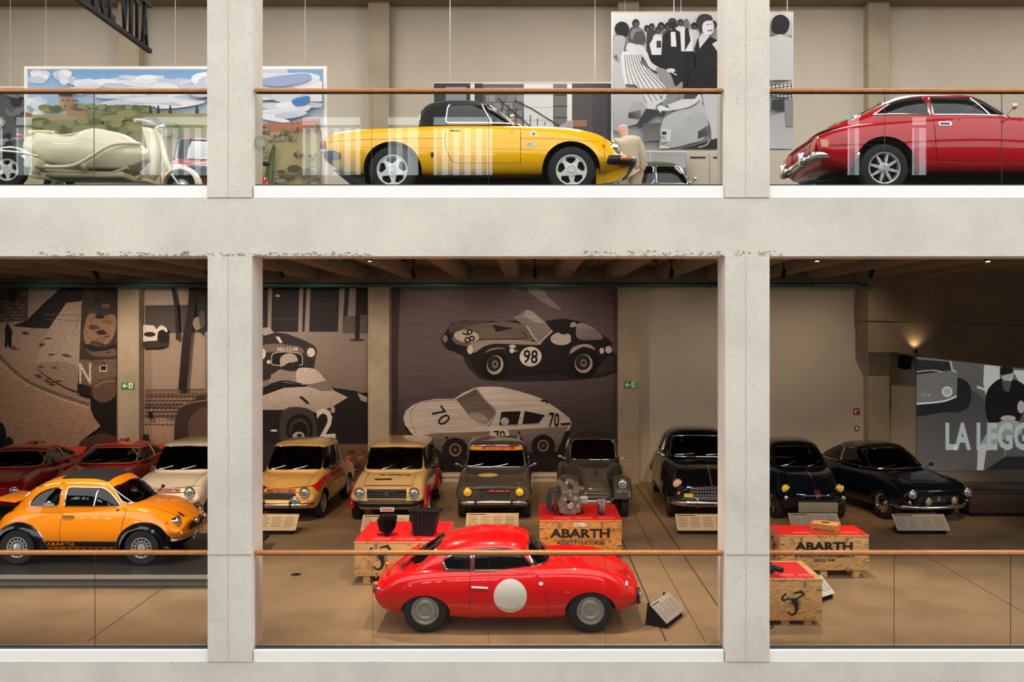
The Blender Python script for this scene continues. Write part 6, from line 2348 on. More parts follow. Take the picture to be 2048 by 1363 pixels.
# white car
m.poly('#17131A', [(150, 1060), (380, 1130), (1280, 1080), (1700, 1180), (1700, 1400), (30, 1400), (30, 1330), (300, 1240)], None)
m.poly('#CDBFB4', [(133, 985), (150, 935), (200, 895), (260, 868), (360, 850), (495, 850), (560, 808), (650, 768), (740, 762), (830, 765), (910, 782), (1010, 808), (1130, 850), (1250, 930), (1325, 990), (1340, 1030), (1322, 1072), (1290, 1085), (1268, 1150), (1230, 1225), (420, 1245), (330, 1170), (210, 1120), (150, 1060)])
m.poly('#8E7C72', [(230, 1115), (380, 1095), (700, 1085), (1320, 1045), (1290, 1090), (1260, 1170), (1225, 1230), (420, 1250), (330, 1170)], '#3C3234').poly('#17131A', [(150, 1040), (180, 1085), (215, 1118), (190, 1118), (145, 1060)])
m.poly('#5A4D4A', [(510, 852), (650, 780), (795, 945), (770, 990), (720, 1035), (655, 1015), (600, 965)], '#86766E').poly('#A8988E', [(600, 960), (680, 950), (740, 1000), (700, 1032), (650, 1010)], None, True).line('#8D7D74', [(650, 770), (720, 860), (795, 945), (740, 1048)], 9)
m.poly('#19141A', [(835, 942), (975, 938), (950, 1042), (820, 1038)]).poly('#19141A', [(1003, 936), (1145, 966), (1105, 1022), (985, 1032)]).ell('#BBAEA5', 860, 1010, 30, 28).line('#9A8B82', [(830, 1040), (1100, 1028), (1150, 966)], 6, False)
m.line('#A99A90', [(510, 855), (300, 868), (230, 880)], 4).line('#A5968C', [(240, 880), (180, 960), (230, 1110)], 4)
m.text('#1D171A', '70', 405, 972, 95, 1.0, .0, -.95).text('#171216', '70', 1213, 1000, 105, .55, .02, -.05).ell('#D8CCC2', 822, 1105, 72, 52).text('#171216', '70', 822, 1112, 72, .9, .02).poly('#3A2A30', [(1250, 1025), (1330, 1018), (1335, 1035), (1270, 1042)]).line('#191419', [(1120, 868), (1145, 860), (1168, 882)], 12)
m.ell('#191419', 445, 1128, 10).ell('#191419', 962, 1090, 8).ell('#191419', 1010, 805, 6)
for cx, cy, r in ((505, 1215, 92), (1135, 1185, 84)):
    m.ell('#131015', cx, cy, r, r * .95).ell('#8C6E60', cx, cy, r * .48, r * .5).ell('#211A1D', cx, cy - 2, r * .36, r * .38).ell('#6A5248', cx, cy, r * .12)
m.build('mural', 'sepia mural of two racing cars numbered 98 and 70 between the columns', 'mural', (783, 575, 1238, 942), PMB, pm('mural_panel', '#3a3234', rough=.8), .02)

# ---------------------------------------------------------------- mural of an old street, far left
m = Print(YW - .03, (-110, 575, 236, 945)).win(0, 500, .29353)
m.rect('#8F7F77', -400, 255, 810, 700, '#9A8476').rect('#9A8476', -400, 700, 810, 1530, '#94745F')
m.poly('#4E4440', [(-400, 255), (192, 255), (190, 480), (-400, 520)])
for j in range(9):
    for i in range(13):
        if (i * 5 + j * 3) % 4 != 1:
            m.rect(['#6B5F59', '#7B6E66', '#5A4F4B'][(i + j) % 3], -180 + i * 28 + (j % 2) * 12, 270 + j * 24, -160 + i * 28 + (j % 2) * 12, 282 + j * 24)
m.rect('#211D22', 70, 270, 120, 350)
m.poly('#1E1A20', [(190, 480), (310, 360), (430, 255), (575, 255), (572, 320), (540, 345), (450, 362), (345, 526), (230, 525), (100, 512)])
m.poly('#A39184', [(460, 360), (572, 345), (545, 965), (380, 880), (250, 790), (345, 530)])
m.line('#6E6058', [(310, 437), (440, 440), (800, 452)], 4).line('#6E6058', [(330, 470), (560, 483)], 4).line('#6E6058', [(545, 440), (530, 530)], 4)
m.poly('#8E7A6D', [(250, 780), (430, 760), (540, 800), (540, 950), (400, 900)], None, True)
for (x, y) in ((330, 710), (420, 712), (260, 795), (350, 800), (240, 850), (330, 900), (380, 890), (150, 560), (310, 600), (265, 640), (440, 720), (300, 880)):
    m.poly('#4A3D38', [(x, y), (x + 30, y - 7), (x + 62, y), (x + 30, y + 8)])
m.poly('#3B302C', [(572, 255), (805, 255), (805, 880), (620, 995), (540, 970), (556, 640)])
m.poly('#8D6D57', [(610, 440), (660, 430), (700, 450), (795, 440), (795, 560), (740, 640), (680, 620), (600, 640), (580, 560)], None, True).poly('#6B5547', [(600, 660), (720, 650), (795, 680), (795, 720), (650, 720)], None, True).poly('#211B1C', [(590, 640), (700, 660), (790, 640), (795, 665), (640, 690)], None, True)
for j in range(12):
    m.poly(['#4E3D34', '#241D1D', '#745B49'][j % 3], [(600 + (j * 53) % 150, 300 + j * 36), (640 + (j * 53) % 150, 292 + j * 36), (650 + (j * 53) % 140, 318 + j * 36), (610 + (j * 53) % 150, 322 + j * 36)], None, True)
m.poly('#6A594D', [(556, 740), (640, 750), (805, 740), (805, 870), (700, 880), (640, 930), (556, 905)]).poly('#211C1E', [(540, 905), (625, 925), (622, 995), (540, 970)])
m.rect('#C6B6A6', 690, 780, 742, 825).rect('#1D191C', 698, 787, 735, 816).text('#C6B6A6', 'N', 593, 838, 140, .62, .01).text('#2A2323', 'VIA', 690, 770, 30, 1.4)
m.poly('#A08571', [(-400, 640), (-60, 640), (0, 690), (60, 765), (150, 850), (260, 915), (420, 985), (620, 1050), (720, 1180), (560, 1300), (520, 1540), (-400, 1540)], '#9A7A64', False)
m.line('#6C584D', [(-10, 690), (70, 780), (200, 888), (400, 975), (620, 1048)], 22).line('#B19A88', [(-40, 720), (60, 810), (190, 905), (400, 1000), (620, 1072)], 10)
m.poly('#15131A', [(58, 512), (68, 506), (77, 514), (95, 545), (90, 585), (90, 650), (70, 650), (68, 600), (62, 650), (46, 650), (52, 570), (46, 545)]).ell('#15131A', 67, 506, 8, 9).poly('#2C2628', [(70, 648), (110, 655), (153, 672), (90, 660)])
m.poly('#1B1517', [(628, 1000), (640, 925), (690, 880), (805, 862), (805, 1290), (700, 1255), (695, 1190), (655, 1140), (632, 1080)], None).poly('#5F483B', [(640, 940), (690, 885), (800, 868), (800, 985), (740, 1030), (690, 1030), (650, 1000)], None, True).line('#8A7060', [(660, 930), (720, 895), (790, 890)], 10)
m.poly('#50392E', [(510, 1540), (545, 1330), (580, 1285), (660, 1250), (730, 1238), (805, 1270), (805, 1540)], '#3A2A24').line('#241B1A', [(650, 1255), (720, 1235), (800, 1262)], 14)
m.poly('#1A1618', [(-60, 1400), (-50, 1200), (0, 1165), (40, 1185), (60, 1250), (50, 1330), (30, 1400)], None, True).ell('#221B1C', 78, 1312, 28, 46).poly('#221B1C', [(45, 1400), (60, 1345), (100, 1345), (110, 1400)])
for x in (232, 308):
    m.poly('#2A2220', [(x - 38, 1400), (x - 34, 1330), (x, 1296), (x + 34, 1330), (x + 40, 1400)], None, True)
m.build('mural', 'sepia mural of an old street with a man in a dark suit, far left', 'mural', (-110, 575, 236, 945), PMC, pm('mural_panel', '#3a3234', rough=.8), .02)

# ---------------------------------------------------------------- mural of open racers on cobbles, either side of the pillar
m = Print(YW - .03, (290, 575, 738, 942)).win(0, 500, .29353)
m.rect('#B3A599', 980, 255, 1800, 380).rect('#A6958A', 980, 370, 2550, 950, '#9C887A').rect('#7C675B', 980, 945, 2550, 1140, '#806A5C').rect('#A88E7B', 980, 1140, 1420, 1540, '#8D6E58')
m.poly('#4B4441', [(980, 378), (1300, 372), (1800, 372), (1800, 560), (980, 565)], '#5A514C')
m.poly('#6F5A4E', [(980, 955), (1420, 940), (1420, 1230), (1200, 1180), (980, 1080)])
for j in range(9):
    for i in range(16):
        m.poly(['#8E7769', '#5E4C43', '#99826F'][(i * 3 + j) % 3], [(985 + i * 28 + (j % 2) * 14, 962 + j * 24), (1003 + i * 28 + (j % 2) * 14, 958 + j * 24), (1006 + i * 28 + (j % 2) * 14, 970 + j * 24), (988 + i * 28 + (j % 2) * 14, 974 + j * 24)])
m.line('#2A2324', [(1190, 255), (1212, 400), (1222, 610)], 22).poly('#231C1E', [(1300, 255), (1362, 255), (1350, 330), (1318, 560), (1284, 950), (1226, 950), (1255, 600), (1290, 400)])
m.poly('#2E2725', [(1365, 255), (1420, 255), (1420, 600), (1380, 560), (1350, 420)]).ell('#8F8077', 1355, 500, 30, 45).ell('#554A46', 1390, 470, 22, 60)
m.poly('#DBD2CA', [(980, 508), (1060, 512), (1092, 555), (1085, 615), (980, 622)]).ell('#2A2527', 1033, 573, 40, 17).ell('#1C191B', 1120, 592, 34, 66).poly('#E2D9D1', [(1078, 560), (1090, 525), (1120, 513), (1152, 540), (1148, 560), (1120, 540)], None, True).poly('#3A3230', [(980, 625), (1090, 620), (1160, 640), (1100, 662), (980, 665)])
m.rect('#15131A', 1025, 1100, 1055, 1140)
m.poly('#3A2C27', [(1200, 1260), (1212, 1140), (1240, 1070), (1320, 1025), (1420, 1012), (1420, 1540), (1230, 1540)], None, True).poly('#5B463C', [(1290, 1200), (1330, 1110), (1420, 1070), (1420, 1300), (1330, 1330)], None, True).line('#7F6656', [(1230, 1070), (1310, 1035), (1420, 1020)], 10).poly('#2A2220', [(985, 1250), (1030, 1250), (1030, 1340), (985, 1345)])
m.win(510, 500, .32294)
m.rect('#1F1B20', -300, 235, 710, 520).rect('#877A74', -300, 505, 710, 880, '#77685F')
for (a, b, c_, d) in ((90, 116, 108, 86), (283, 306, 300, 274), (328, 352, 342, 314), (530, 562, 548, 520), (592, 652, 640, 580)):
    m.poly('#8B7E79', [(a, 235), (b, 235), (c_, 515 if a != 592 else 410), (d, 515 if a != 592 else 410)])
m.poly('#5C524F', [(560, 410), (702, 400), (702, 515), (548, 515)]).poly('#191519', [(632, 235), (662, 235), (653, 556), (625, 556)]).ell('#3A3230', 640, 556, 50, 8).rect('#3A3436', 120, 420, 270, 430).rect('#3A3436', 360, 330, 510, 336)
m.ell('#B5AAA5', 150, 283, 15, 8)
m.poly('#2B2427', [(-100, 500), (60, 480), (120, 505), (210, 518), (320, 560), (375, 590), (386, 640), (372, 725), (240, 745), (50, 810), (-100, 820)]).poly('#6E605B', [(50, 590), (150, 578), (290, 600), (305, 640), (200, 632), (90, 630), (50, 640)], None, True).poly('#A39792', [(50, 480), (100, 478), (128, 512), (70, 528), (50, 520)])
m.ell('#3A3133', 352, 628, 40, 42).ell('#CBC1BC', 355, 632, 25, 28).ell('#CBC1BC', 58, 640, 18, 32).poly('#121016', [(112, 690), (118, 645), (150, 630), (285, 640), (303, 680), (290, 710), (130, 708)], None, True).line('#B9AFA9', [(112, 690), (120, 640), (200, 628), (290, 642), (302, 690), (285, 710), (130, 710), (112, 690)], 5).text('#D8CFC8', 'HO-13-58', 210, 611, 22, 1.0, .02).poly('#CBC1BC', [(135, 535), (160, 535), (180, 572), (165, 575)]).ell('#CBC1BC', 95, 690, 12)
m.poly('#8C7F78', [(95, 830), (110, 770), (165, 735), (260, 755), (310, 830)]).poly('#BCB0A7', [(265, 800), (275, 730), (380, 735), (430, 785), (440, 815), (290, 835)], None, True).poly('#A79A90', [(165, 700), (170, 660), (215, 636), (258, 648), (274, 690), (220, 695), (170, 722)], None, True).poly('#241D1F', [(165, 722), (270, 685), (285, 715), (270, 740), (210, 735)])
m.poly('#1B171B', [(-100, 870), (50, 850), (150, 812), (300, 830), (450, 820), (500, 850), (640, 870), (702, 900), (702, 1230), (-100, 1240)]).poly('#B8AAA0', [(-100, 920), (50, 900), (190, 850), (400, 838), (500, 868), (582, 908), (490, 965), (390, 1005), (300, 970), (190, 985), (60, 985), (-100, 970)], '#A39489').poly('#1B171B', [(280, 905), (300, 900), (348, 945), (330, 950)]).line('#2A2325', [(100, 830), (190, 808), (300, 828)], 10).poly('#7A6E68', [(320, 835), (450, 805), (500, 865), (420, 870)])
m.poly('#9A8E87', [(640, 880), (700, 905), (700, 940), (660, 925)]).poly('#3C3336', [(180, 990), (330, 975), (380, 1040), (380, 1200), (180, 1200)], None, True).ell('#0E0C10', 285, 1105, 84, 95).ell('#3E322E', 285, 1110, 62, 74).ell('#0E0C10', 284, 1118, 50, 60).ell('#A89D95', 280, 1145, 36, 26).ell('#241E20', 285, 1143, 16, 12).ell('#CBC1BC', 128, 1112, 22, 7).ell('#A79B95', 490, 985, 14, 20)
m.text('#D3C7BC', '2', 447, 1070, 190, .9, .01, .08)
m.rect('#6B4C38', 500, 1195, 710, 1540, '#4A3020').rect('#2A211E', -300, 1195, 510, 1540)
for j in range(26):
    m.ell(['#8C6648', '#4B3424'][j % 2], 530 + (j * 61) % 160, 1210 + (j * 37) % 150, 14, 5, .3)
m.build('mural', 'sepia mural of open racing cars on a cobbled square with number 2', 'mural', (290, 575, 738, 942), PM, pm('mural_panel', '#3a3234', rough=.8), .02)
# pale skirting strip below the murals
for (a, b) in ((-110, 236), (290, 738), (783, 1238)):
    A, B = at(a, 953, YW - .04), at(b, 943, YW - .04)
    tag(G().box(A.x, B.x, YW - .035, YW - .001, A.z, B.z).build('trim_skirting', M_WALL), kind='structure')

# ---------------------------------------------------------------- projection at the far right
m = Print(YW - .03, (1833, 700, 2250, 941)).win(1680, 560, .3669)
m.rect('#6E6A68', 410, 380, 1600, 1040, '#5B5856')
m.poly('#4A4848', [(410, 640), (720, 600), (800, 760), (700, 1000), (410, 1040)], '#63605E', True)
m.poly('#2A2A2C', [(560, 540), (640, 530), (700, 560), (715, 620), (700, 690), (640, 720), (560, 720), (410, 740), (410, 660)], None, True)
m.poly('#7B7977', [(410, 420), (600, 430), (640, 520), (635, 640), (560, 665), (410, 672)]).poly('#343334', [(410, 430), (600, 445), (608, 490), (410, 515)]).line('#CFCFCC', [(410, 500), (500, 490), (560, 500)], 5).line('#C4C4C1', [(600, 440), (612, 490), (635, 500)], 10, False).ell('#D9DAD6', 583, 607, 29, 29).ell('#B7B8B4', 583, 607, 20, 20).line('#E2E3DF', [(410, 674), (560, 660), (635, 632)], 9).text('#C9C9C5', '.. v a', 460, 625, 12, 1.2)
m.poly('#D5D6D2', [(785, 460), (870, 470), (870, 560), (800, 660), (780, 560)]).poly('#D5D6D2', [(940, 490), (1600, 500), (1600, 620), (1000, 600)]).line('#D5D6D2', [(745, 580), (800, 600)], 12)
m.poly('#211F21', [(795, 620), (830, 565), (880, 535), (960, 545), (1010, 580), (1020, 640), (990, 740), (960, 770), (870, 770), (820, 790), (792, 720)], None, True).ell('#B9B4AE', 912, 512, 34, 46).poly('#262325', [(868, 500), (878, 470), (930, 466), (945, 490), (940, 505), (880, 520)]).poly('#5A5654', [(880, 545), (935, 550), (920, 610), (890, 600)]).line('#EDEBE6', [(920, 540), (940, 535)], 4)
m.ell('#B9B4AE', 915, 752, 42, 16).ell('#B9B4AE', 985, 690, 20, 35).poly('#A7A5A1', [(870, 770), (970, 770), (990, 840), (900, 860), (800, 930), (770, 880)], None, True).poly('#C9C8C4', [(750, 900), (800, 890), (780, 1034), (745, 1034)]).line('#8B8886', [(880, 835), (1300, 850)], 6).line('#8B8886', [(900, 850), (895, 1030)], 6).poly('#2C2A2B', [(790, 1034), (900, 960), (1100, 960), (1200, 1034)])
m.text('#BFCFC9', 'LA LEGG', 800, 850, 152, .60, .035)
m.build('projection_screen', 'projected black and white picture with large capital letters, far right', 'screen', (1833, 690, 2250, 941), print_mat('projection', .06, (30, 30, 30), .42), pm('screen_panel', '#5a5654', rough=.8), .02)

# ---------------------------------------------------------------- upper floor: landscape banner
YB = 6.5
m = Print(YB, (56, 140, 646, 440)).win(0, 0, .29345)
m.rect('#74A6D4', 170, 460, 2250, 640, '#A3C0DC').rect('#A3C0DC', 170, 640, 2250, 860, '#CBD5DE')
R = random.Random(11)
for (cx, cy, w, h) in ((290, 520, 90, 45), (450, 530, 70, 55), (640, 590, 130, 55), (820, 570, 170, 40), (760, 620, 300, 50), (1100, 560, 260, 50), (1250, 610, 220, 70), (1050, 690, 380, 45), (250, 720, 80, 60), (350, 780, 120, 40), (1900, 560, 330, 120), (2000, 700, 260, 60), (1850, 790, 250, 40), (1500, 600, 200, 100)):
    for k in range(9):
        m.ell(['#E3E8EE', '#D3DAE4', '#EEF1F4', '#C3CEDC'][k % 4], cx + R.uniform(-.7, .7) * w, cy + R.uniform(-.6, .6) * h, w * R.uniform(.3, .6), h * R.uniform(.35, .6), R.uniform(-.2, .2), 14)
m.poly('#98AACB', [(1750, 560), (1950, 520), (2110, 510), (2110, 560), (1900, 600)], None, True).poly('#4A86C4', [(2000, 690), (2110, 660), (2110, 710), (2030, 730)], None, True)
m.poly('#A8A276', [(170, 800), (240, 790), (420, 790), (600, 780), (900, 770), (1420, 780), (1700, 900), (2250, 900), (2250, 1800), (170, 1800)], '#B9AF86')
m.poly('#A7624B', [(186, 770), (240, 785), (236, 810), (186, 800)])
m.poly('#97936A', [(170, 900), (500, 820), (900, 900), (1400, 860), (1420, 1250), (170, 1250)], '#A8A27C', True)
# tower
m.poly('#B08769', [(424, 672), (508, 672), (506, 720), (520, 735), (655, 770), (655, 800), (480, 800), (470, 760), (424, 740)]).poly('#C39A7B', [(424, 672), (450, 672), (450, 742), (424, 740)]).poly('#3C3531', [(418, 640), (510, 640), (512, 662), (418, 660)]).poly('#8E5F4A', [(430, 628), (500, 628), (508, 642), (420, 642)])
for x in range(424, 506, 12):
    m.rect('#4A4039', x, 660, x + 6, 672)
m.rect('#4F433C', 440, 685, 449, 697).rect('#4F433C', 476, 685, 485, 697).rect('#4F433C', 460, 728, 469, 740).poly('#9C5B44', [(505, 690), (545, 688), (560, 700), (506, 702)])
for (cx, cy, w, h) in ((370, 755, 85, 36), (550, 735, 70, 28), (660, 735, 60, 28), (770, 745, 90, 32), (900, 750, 90, 28), (1000, 752, 60, 22), (800, 800, 190, 45), (640, 850, 100, 50), (320, 850, 120, 40), (480, 900, 160, 60), (760, 880, 140, 50), (1050, 850, 90, 40), (1200, 900, 120, 50)):
    for k in range(8):
        m.ell(['#747850', '#84875C', '#646A48', '#949468'][k % 4], cx + R.uniform(-.7, .7) * w, cy + R.uniform(-.5, .5) * h, w * R.uniform(.25, .5), h * R.uniform(.4, .7), 0, 12)
for x in (1052, 1105, 1186, 1366):
    m.poly('#3F4A33', [(x - 12, 785), (x - 6, 745), (x, 730), (x + 7, 745), (x + 13, 785)], None, True)
m.win(500, 120, .2344)
m.poly('#A9A070', [(60, 600), (640, 560), (640, 1100), (60, 1100)], '#B0A579').poly('#B4755A', [(110, 575), (180, 555), (330, 550), (345, 570), (345, 620), (110, 640)]).poly('#B9795B', [(350, 560), (455, 545), (455, 525), (620, 512), (620, 620), (350, 640)]).poly('#C98E6F', [(455, 545), (610, 525), (620, 512), (455, 525)])
for x in (380, 420, 480, 510, 540, 575):
    m.rect('#5A3D31', x, 545, x + 9, 558)
for (cx, cy, w, h) in ((150, 620, 50, 40), (225, 690, 50, 35), (305, 660, 55, 60), (390, 685, 40, 32), (410, 620, 40, 30), (500, 620, 40, 30), (590, 600, 40, 50), (130, 800, 60, 60), (450, 830, 50, 50), (560, 860, 40, 50), (300, 1000, 150, 60), (480, 990, 160, 70), (220, 1060, 120, 50), (580, 1050, 80, 60)):
    for k in range(9):
        m.ell(['#6D6A4E', '#85806A', '#55553D', '#9A937E'][k % 4], cx + R.uniform(-.7, .7) * w, cy + R.uniform(-.6, .6) * h, w * R.uniform(.25, .5), h * R.uniform(.25, .5), 0, 10)
m.poly('#4B5A38', [(150, 1100), (165, 980), (200, 830), (235, 735), (258, 770), (240, 900), (230, 1100)]).poly('#667350', [(190, 1090), (215, 900), (240, 780), (225, 960), (215, 1090)])
m.build('landscape_banner', 'wide framed landscape print of a Tuscan hill with tower behind the scooter', 'banner', (54, 138, 648, 440), PMF, M_WHITE, .02, .05, (91, 350, 610))

# ---------------------------------------------------------------- black and white banner of people on scooters
YP = 7.2
m = Print(YP, (1226, 27, 1584, 299)).win(1200, 0, .23477)
m.rect('#C6C6C6', 100, 105, 1660, 300, '#B9B9BA').rect('#8F8F90', 100, 300, 1660, 800, '#A9A9AA').rect('#B4B4B5', 100, 760, 1660, 1300, '#9C9C9D')
# crowd
for (cx, cy, r, sh, col, tone) in ((305, 200, 32, 60, '#2A2A2C', '#77777A'), (400, 245, 26, 50, '#1F1F21', '#B5B5B6'), (440, 230, 26, 55, '#2A2A2C', '#3A3A3D'), (520, 225, 30, 60, '#1F1F21', '#7B7B7D'), (495, 260, 28, 60, '#2B2B2D', '#C2C2C3'), (575, 225, 26, 50, '#1F1F21', '#5A5A5D'), (640, 230, 24, 50, '#2A2A2C', '#6E6E70'), (685, 195, 26, 50, '#2E2E30', '#C7C7C8'), (800, 225, 26, 55, '#222224', '#C7C7C8'), (965, 215, 30, 60, '#2A2A2C', '#8A8A8C')):
    m.poly(tone, [(cx - r * 1.8, cy + 250), (cx - r * 1.6, cy + r * 1.8), (cx - r * .6, cy + r), (cx + r * .6, cy + r), (cx + r * 1.6, cy + r * 1.8), (cx + r * 1.8, cy + 250)]).ell(col, cx, cy, r, r * 1.2)
    m.ell('#4E4E50', cx + r * .1, cy + r * .3, r * .6, r * .7)
m.poly('#1E1E20', [(400, 470), (980, 450), (990, 760), (560, 740), (420, 560)], '#232325')
m.poly('#D2D2D3', [(440, 470), (420, 380), (470, 300), (530, 330), (525, 470)]).poly('#3A3A3C', [(480, 350), (520, 350), (520, 410), (480, 410)])
m.poly('#232326', [(520, 480), (530, 310), (575, 262), (640, 252), (700, 290), (725, 500), (700, 660), (690, 740), (600, 740), (555, 620)], None).poly('#DADADB', [(600, 275), (640, 275), (650, 400), (604, 400)]).ell('#2A2A2C', 612, 200, 34, 44).poly('#3A3A3D', [(580, 185), (600, 160), (640, 165), (650, 195)], None, True)
m.poly('#D6D6D7', [(690, 440), (680, 250), (740, 225), (790, 320), (790, 440)]).poly('#29292B', [(720, 440), (720, 250), (750, 240), (770, 350)]).ell('#6A6A6C', 733, 205, 25, 42).poly('#1F1F21', [(725, 445), (800, 440), (820, 760), (700, 740)])
# woman in striped dress
m.ell('#1F1F21', 185, 250, 62, 62).poly('#A8A8A9', [(115, 330), (170, 305), (215, 330), (205, 420), (190, 560), (160, 540), (140, 470), (115, 480)], None, True).poly('#B8B8B9', [(100, 500), (190, 560), (210, 700), (230, 780), (100, 800)])
m.poly('#C9C9CA', [(225, 440), (230, 385), (270, 365), (340, 380), (400, 450), (440, 540), (560, 610), (550, 630), (430, 590), (370, 500), (300, 470)], None, True)
DR = [(195, 440), (290, 455), (355, 480), (345, 545), (440, 610), (520, 660), (600, 800), (560, 850), (480, 900), (470, 935), (390, 930), (340, 770), (300, 725), (205, 720), (185, 600), (175, 480)]
m.poly('#D3D3D4', DR)
for k in range(9):
    x0 = 210 + k * 18
    m.line('#4A4A4C', [(x0, 470), (x0 + 10 + k * 8, 600), (x0 + 60 + k * 24, 800 - k * 3), (x0 + 100 + k * 26 - (k > 5) * 60, 900 - k * 10)], 5)
m.poly('#4A4A4C', [(240, 345), (238, 280), (260, 240), (310, 232), (360, 260), (385, 320), (385, 360), (340, 380), (290, 375)], None, True).poly('#77777A', [(255, 320), (270, 260), (320, 245), (350, 270), (300, 280), (275, 340)], None, True)
m.poly('#8B8B8D', [(470, 600), (540, 590), (600, 640), (640, 740), (690, 700), (700, 740), (640, 870), (560, 910), (520, 880), (580, 800)], None, True).line('#E5E5E5', [(600, 615), (650, 645)], 8).ell('#C9C9CA', 600, 605, 38, 18)
# laughing woman in black
m.poly('#232325', [(820, 590), (800, 420), (830, 330), (870, 300), (940, 320), (1000, 350), (1100, 380), (1100, 720), (980, 740), (900, 730)]).poly('#C8C8C9', [(835, 330), (870, 290), (930, 315), (860, 400), (845, 420)]).poly('#CDCDCE', [(950, 380), (1000, 350), (1100, 380), (1100, 480), (1000, 450)]).poly('#D6D6D7', [(862, 230), (880, 190), (940, 175), (965, 215), (960, 280), (920, 308), (880, 295)], None, True).poly('#39393B', [(815, 190), (840, 140), (890, 125), (940, 140), (955, 180), (900, 185), (870, 215), (865, 280), (840, 270), (820, 220)], None, True).line('#3A3A3C', [(915, 262), (935, 270), (953, 258)], 9).line('#2A2A2C', [(905, 218), (925, 212)], 6).line('#2A2A2C', [(940, 212), (952, 212)], 6)
m.poly('#1F1F21', [(750, 740), (755, 660), (800, 590), (880, 580), (970, 600), (1000, 760), (800, 790)], None, True)
m.poly('#C4C4C5', [(860, 770), (990, 760), (1000, 1000), (1000, 1270), (950, 1270), (940, 1100), (890, 960)])
# scooters
m.poly('#BEBEC0', [(100, 780), (200, 790), (330, 770), (380, 870), (390, 960), (360, 1040), (240, 1080), (110, 1110)], '#A3A3A5', True).poly('#A9A9AB', [(280, 880), (360, 885), (392, 950), (360, 1040), (280, 1060), (230, 1000)], None, True)
for k in range(7):
    m.line('#3A3A3C', [(240, 1010 + k * 6 - 40), (345, 960 + k * 12 - 15)], 6, False)
m.poly('#3C3C3E', [(390, 930), (560, 960), (540, 1000), (470, 990), (350, 1080), (300, 1080)]).poly('#59595B', [(360, 1060), (520, 1050), (510, 1200), (370, 1210)], '#777779').poly('#E0E0E1', [(480, 920), (510, 900), (600, 935), (590, 950), (520, 945), (515, 970)])
m.poly('#BFBFC1', [(510, 1100), (540, 1010), (640, 950), (860, 860), (910, 1000), (915, 1130), (870, 1200), (640, 1260), (500, 1270)], '#A8A8AA').poly('#AFAFB1', [(740, 1000), (830, 960), (905, 1000), (915, 1100), (870, 1190), (770, 1200), (720, 1120)], None, True)
for k in range(7):
    m.line('#2E2E30', [(830, 1130 + k * 9), (912, 1080 + k * 12)], 7, False)
m.poly('#D2D2D3', [(570, 900), (700, 850), (850, 800), (870, 870), (700, 950), (600, 950)]).poly('#4A4A4C', [(700, 850), (720, 800), (850, 790), (800, 850)]).line('#3A3A3C', [(610, 950), (760, 920), (850, 860)], 7)
m.poly('#CECED0', [(500, 1270), (520, 1100), (605, 1110), (590, 1270)]).rect('#2A2A2C', 523, 1127, 562, 1153).text('#1F1F21', 'DU', 530, 1178, 34, .8, .01).text('#1F1F21', '36952', 548, 1228, 40, .62, .01, -.12)
m.poly('#2A2A2C', [(640, 1280), (800, 1245), (930, 1200), (1000, 1180), (1000, 1300), (640, 1300)]).line('#B4B4B6', [(830, 1260), (900, 1240), (930, 1195)], 10)
# right-hand strip beyond the pillar
m.poly('#1C1C1E', [(1450, 240), (1470, 160), (1540, 135), (1600, 180), (1600, 250), (1560, 300), (1470, 290)], None, True).poly('#BDBDBE', [(1430, 330), (1530, 300), (1660, 350), (1640, 600), (1640, 690), (1430, 690)]).poly('#D7D7D8', [(1430, 740), (1640, 700), (1620, 850), (1450, 820)])
for k in range(6):
    m.line('#3A3A3C', [(1450 + k * 34, 720), (1460 + k * 32, 845)], 7, False).line('#3A3A3C', [(1440, 740 + k * 20), (1630, 715 + k * 24)], 6, False)
m.poly('#3A3A3C', [(1450, 860), (1600, 850), (1560, 950), (1450, 945)]).poly('#88888A', [(1560, 860), (1640, 850), (1640, 1090), (1570, 1080)]).poly('#A8A8AA', [(1430, 1000), (1560, 960), (1570, 1090), (1640, 1100), (1640, 1300), (1430, 1300)], '#B9B9BB')
m.build('photo_banner', 'tall black and white photo banner of people on scooters, behind the right pillar', 'banner', (1224, 25, 1585, 300), PMF, M_WHITE, .015, .012, (1348, 1575))

# ---------------------------------------------------------------- townhouse print behind the convertible
m = Print(8.6, (868, 168, 1222, 420)).win(900, 120, .2734)
m.rect('#5A5A5C', -120, 170, 1190, 1200, '#66666A')
for j in range(8):
    for i in range(4):
        m.rect(['#7E7C7C', '#8C8A89', '#737171'][(i + j) % 3], 245 + i * 74 + (j % 2) * 20, 200 + j * 56, 312 + i * 74 + (j % 2) * 20, 250 + j * 56)
m.poly('#CFCDCB', [(540, 170), (755, 170), (755, 480), (800, 480), (800, 900), (540, 900)])
for y in (255, 345, 440):
    m.rect('#A9A7A5', 540, y, 755, y + 5)
for y in range(180, 460, 82):
    m.rect('#6E6C6C', 760, y, 855, y + 76)
m.rect('#D8D6D4', 856, 170, 892, 900).rect('#4C4A4C', 892, 170, 1040, 900, '#565456').rect('#444245', 1040, 170, 1150, 900).rect('#37353a', 1150, 170, 1200, 900).ell('#1C1C1E', 980, 232, 14).ell('#1C1C1E', 1103, 235, 14).rect('#9A6A4E', 895, 440, 1000, 490)
m.line('#2A2A2C', [(350, 280), (440, 360), (600, 500)], 8, False).line('#2A2A2C', [(470, 295), (600, 360), (800, 485)], 8, False)
for k in range(8):
    m.line('#2A2A2C', [(380 + k * 52, 300 + k * 26), (380 + k * 52, 480)], 6, False)
m.poly('#9D9B9A', [(860, 448), (900, 448), (900, 900), (800, 900), (800, 485)])
m.poly('#39383B', [(-120, 170), (240, 170), (240, 900), (-120, 900)])
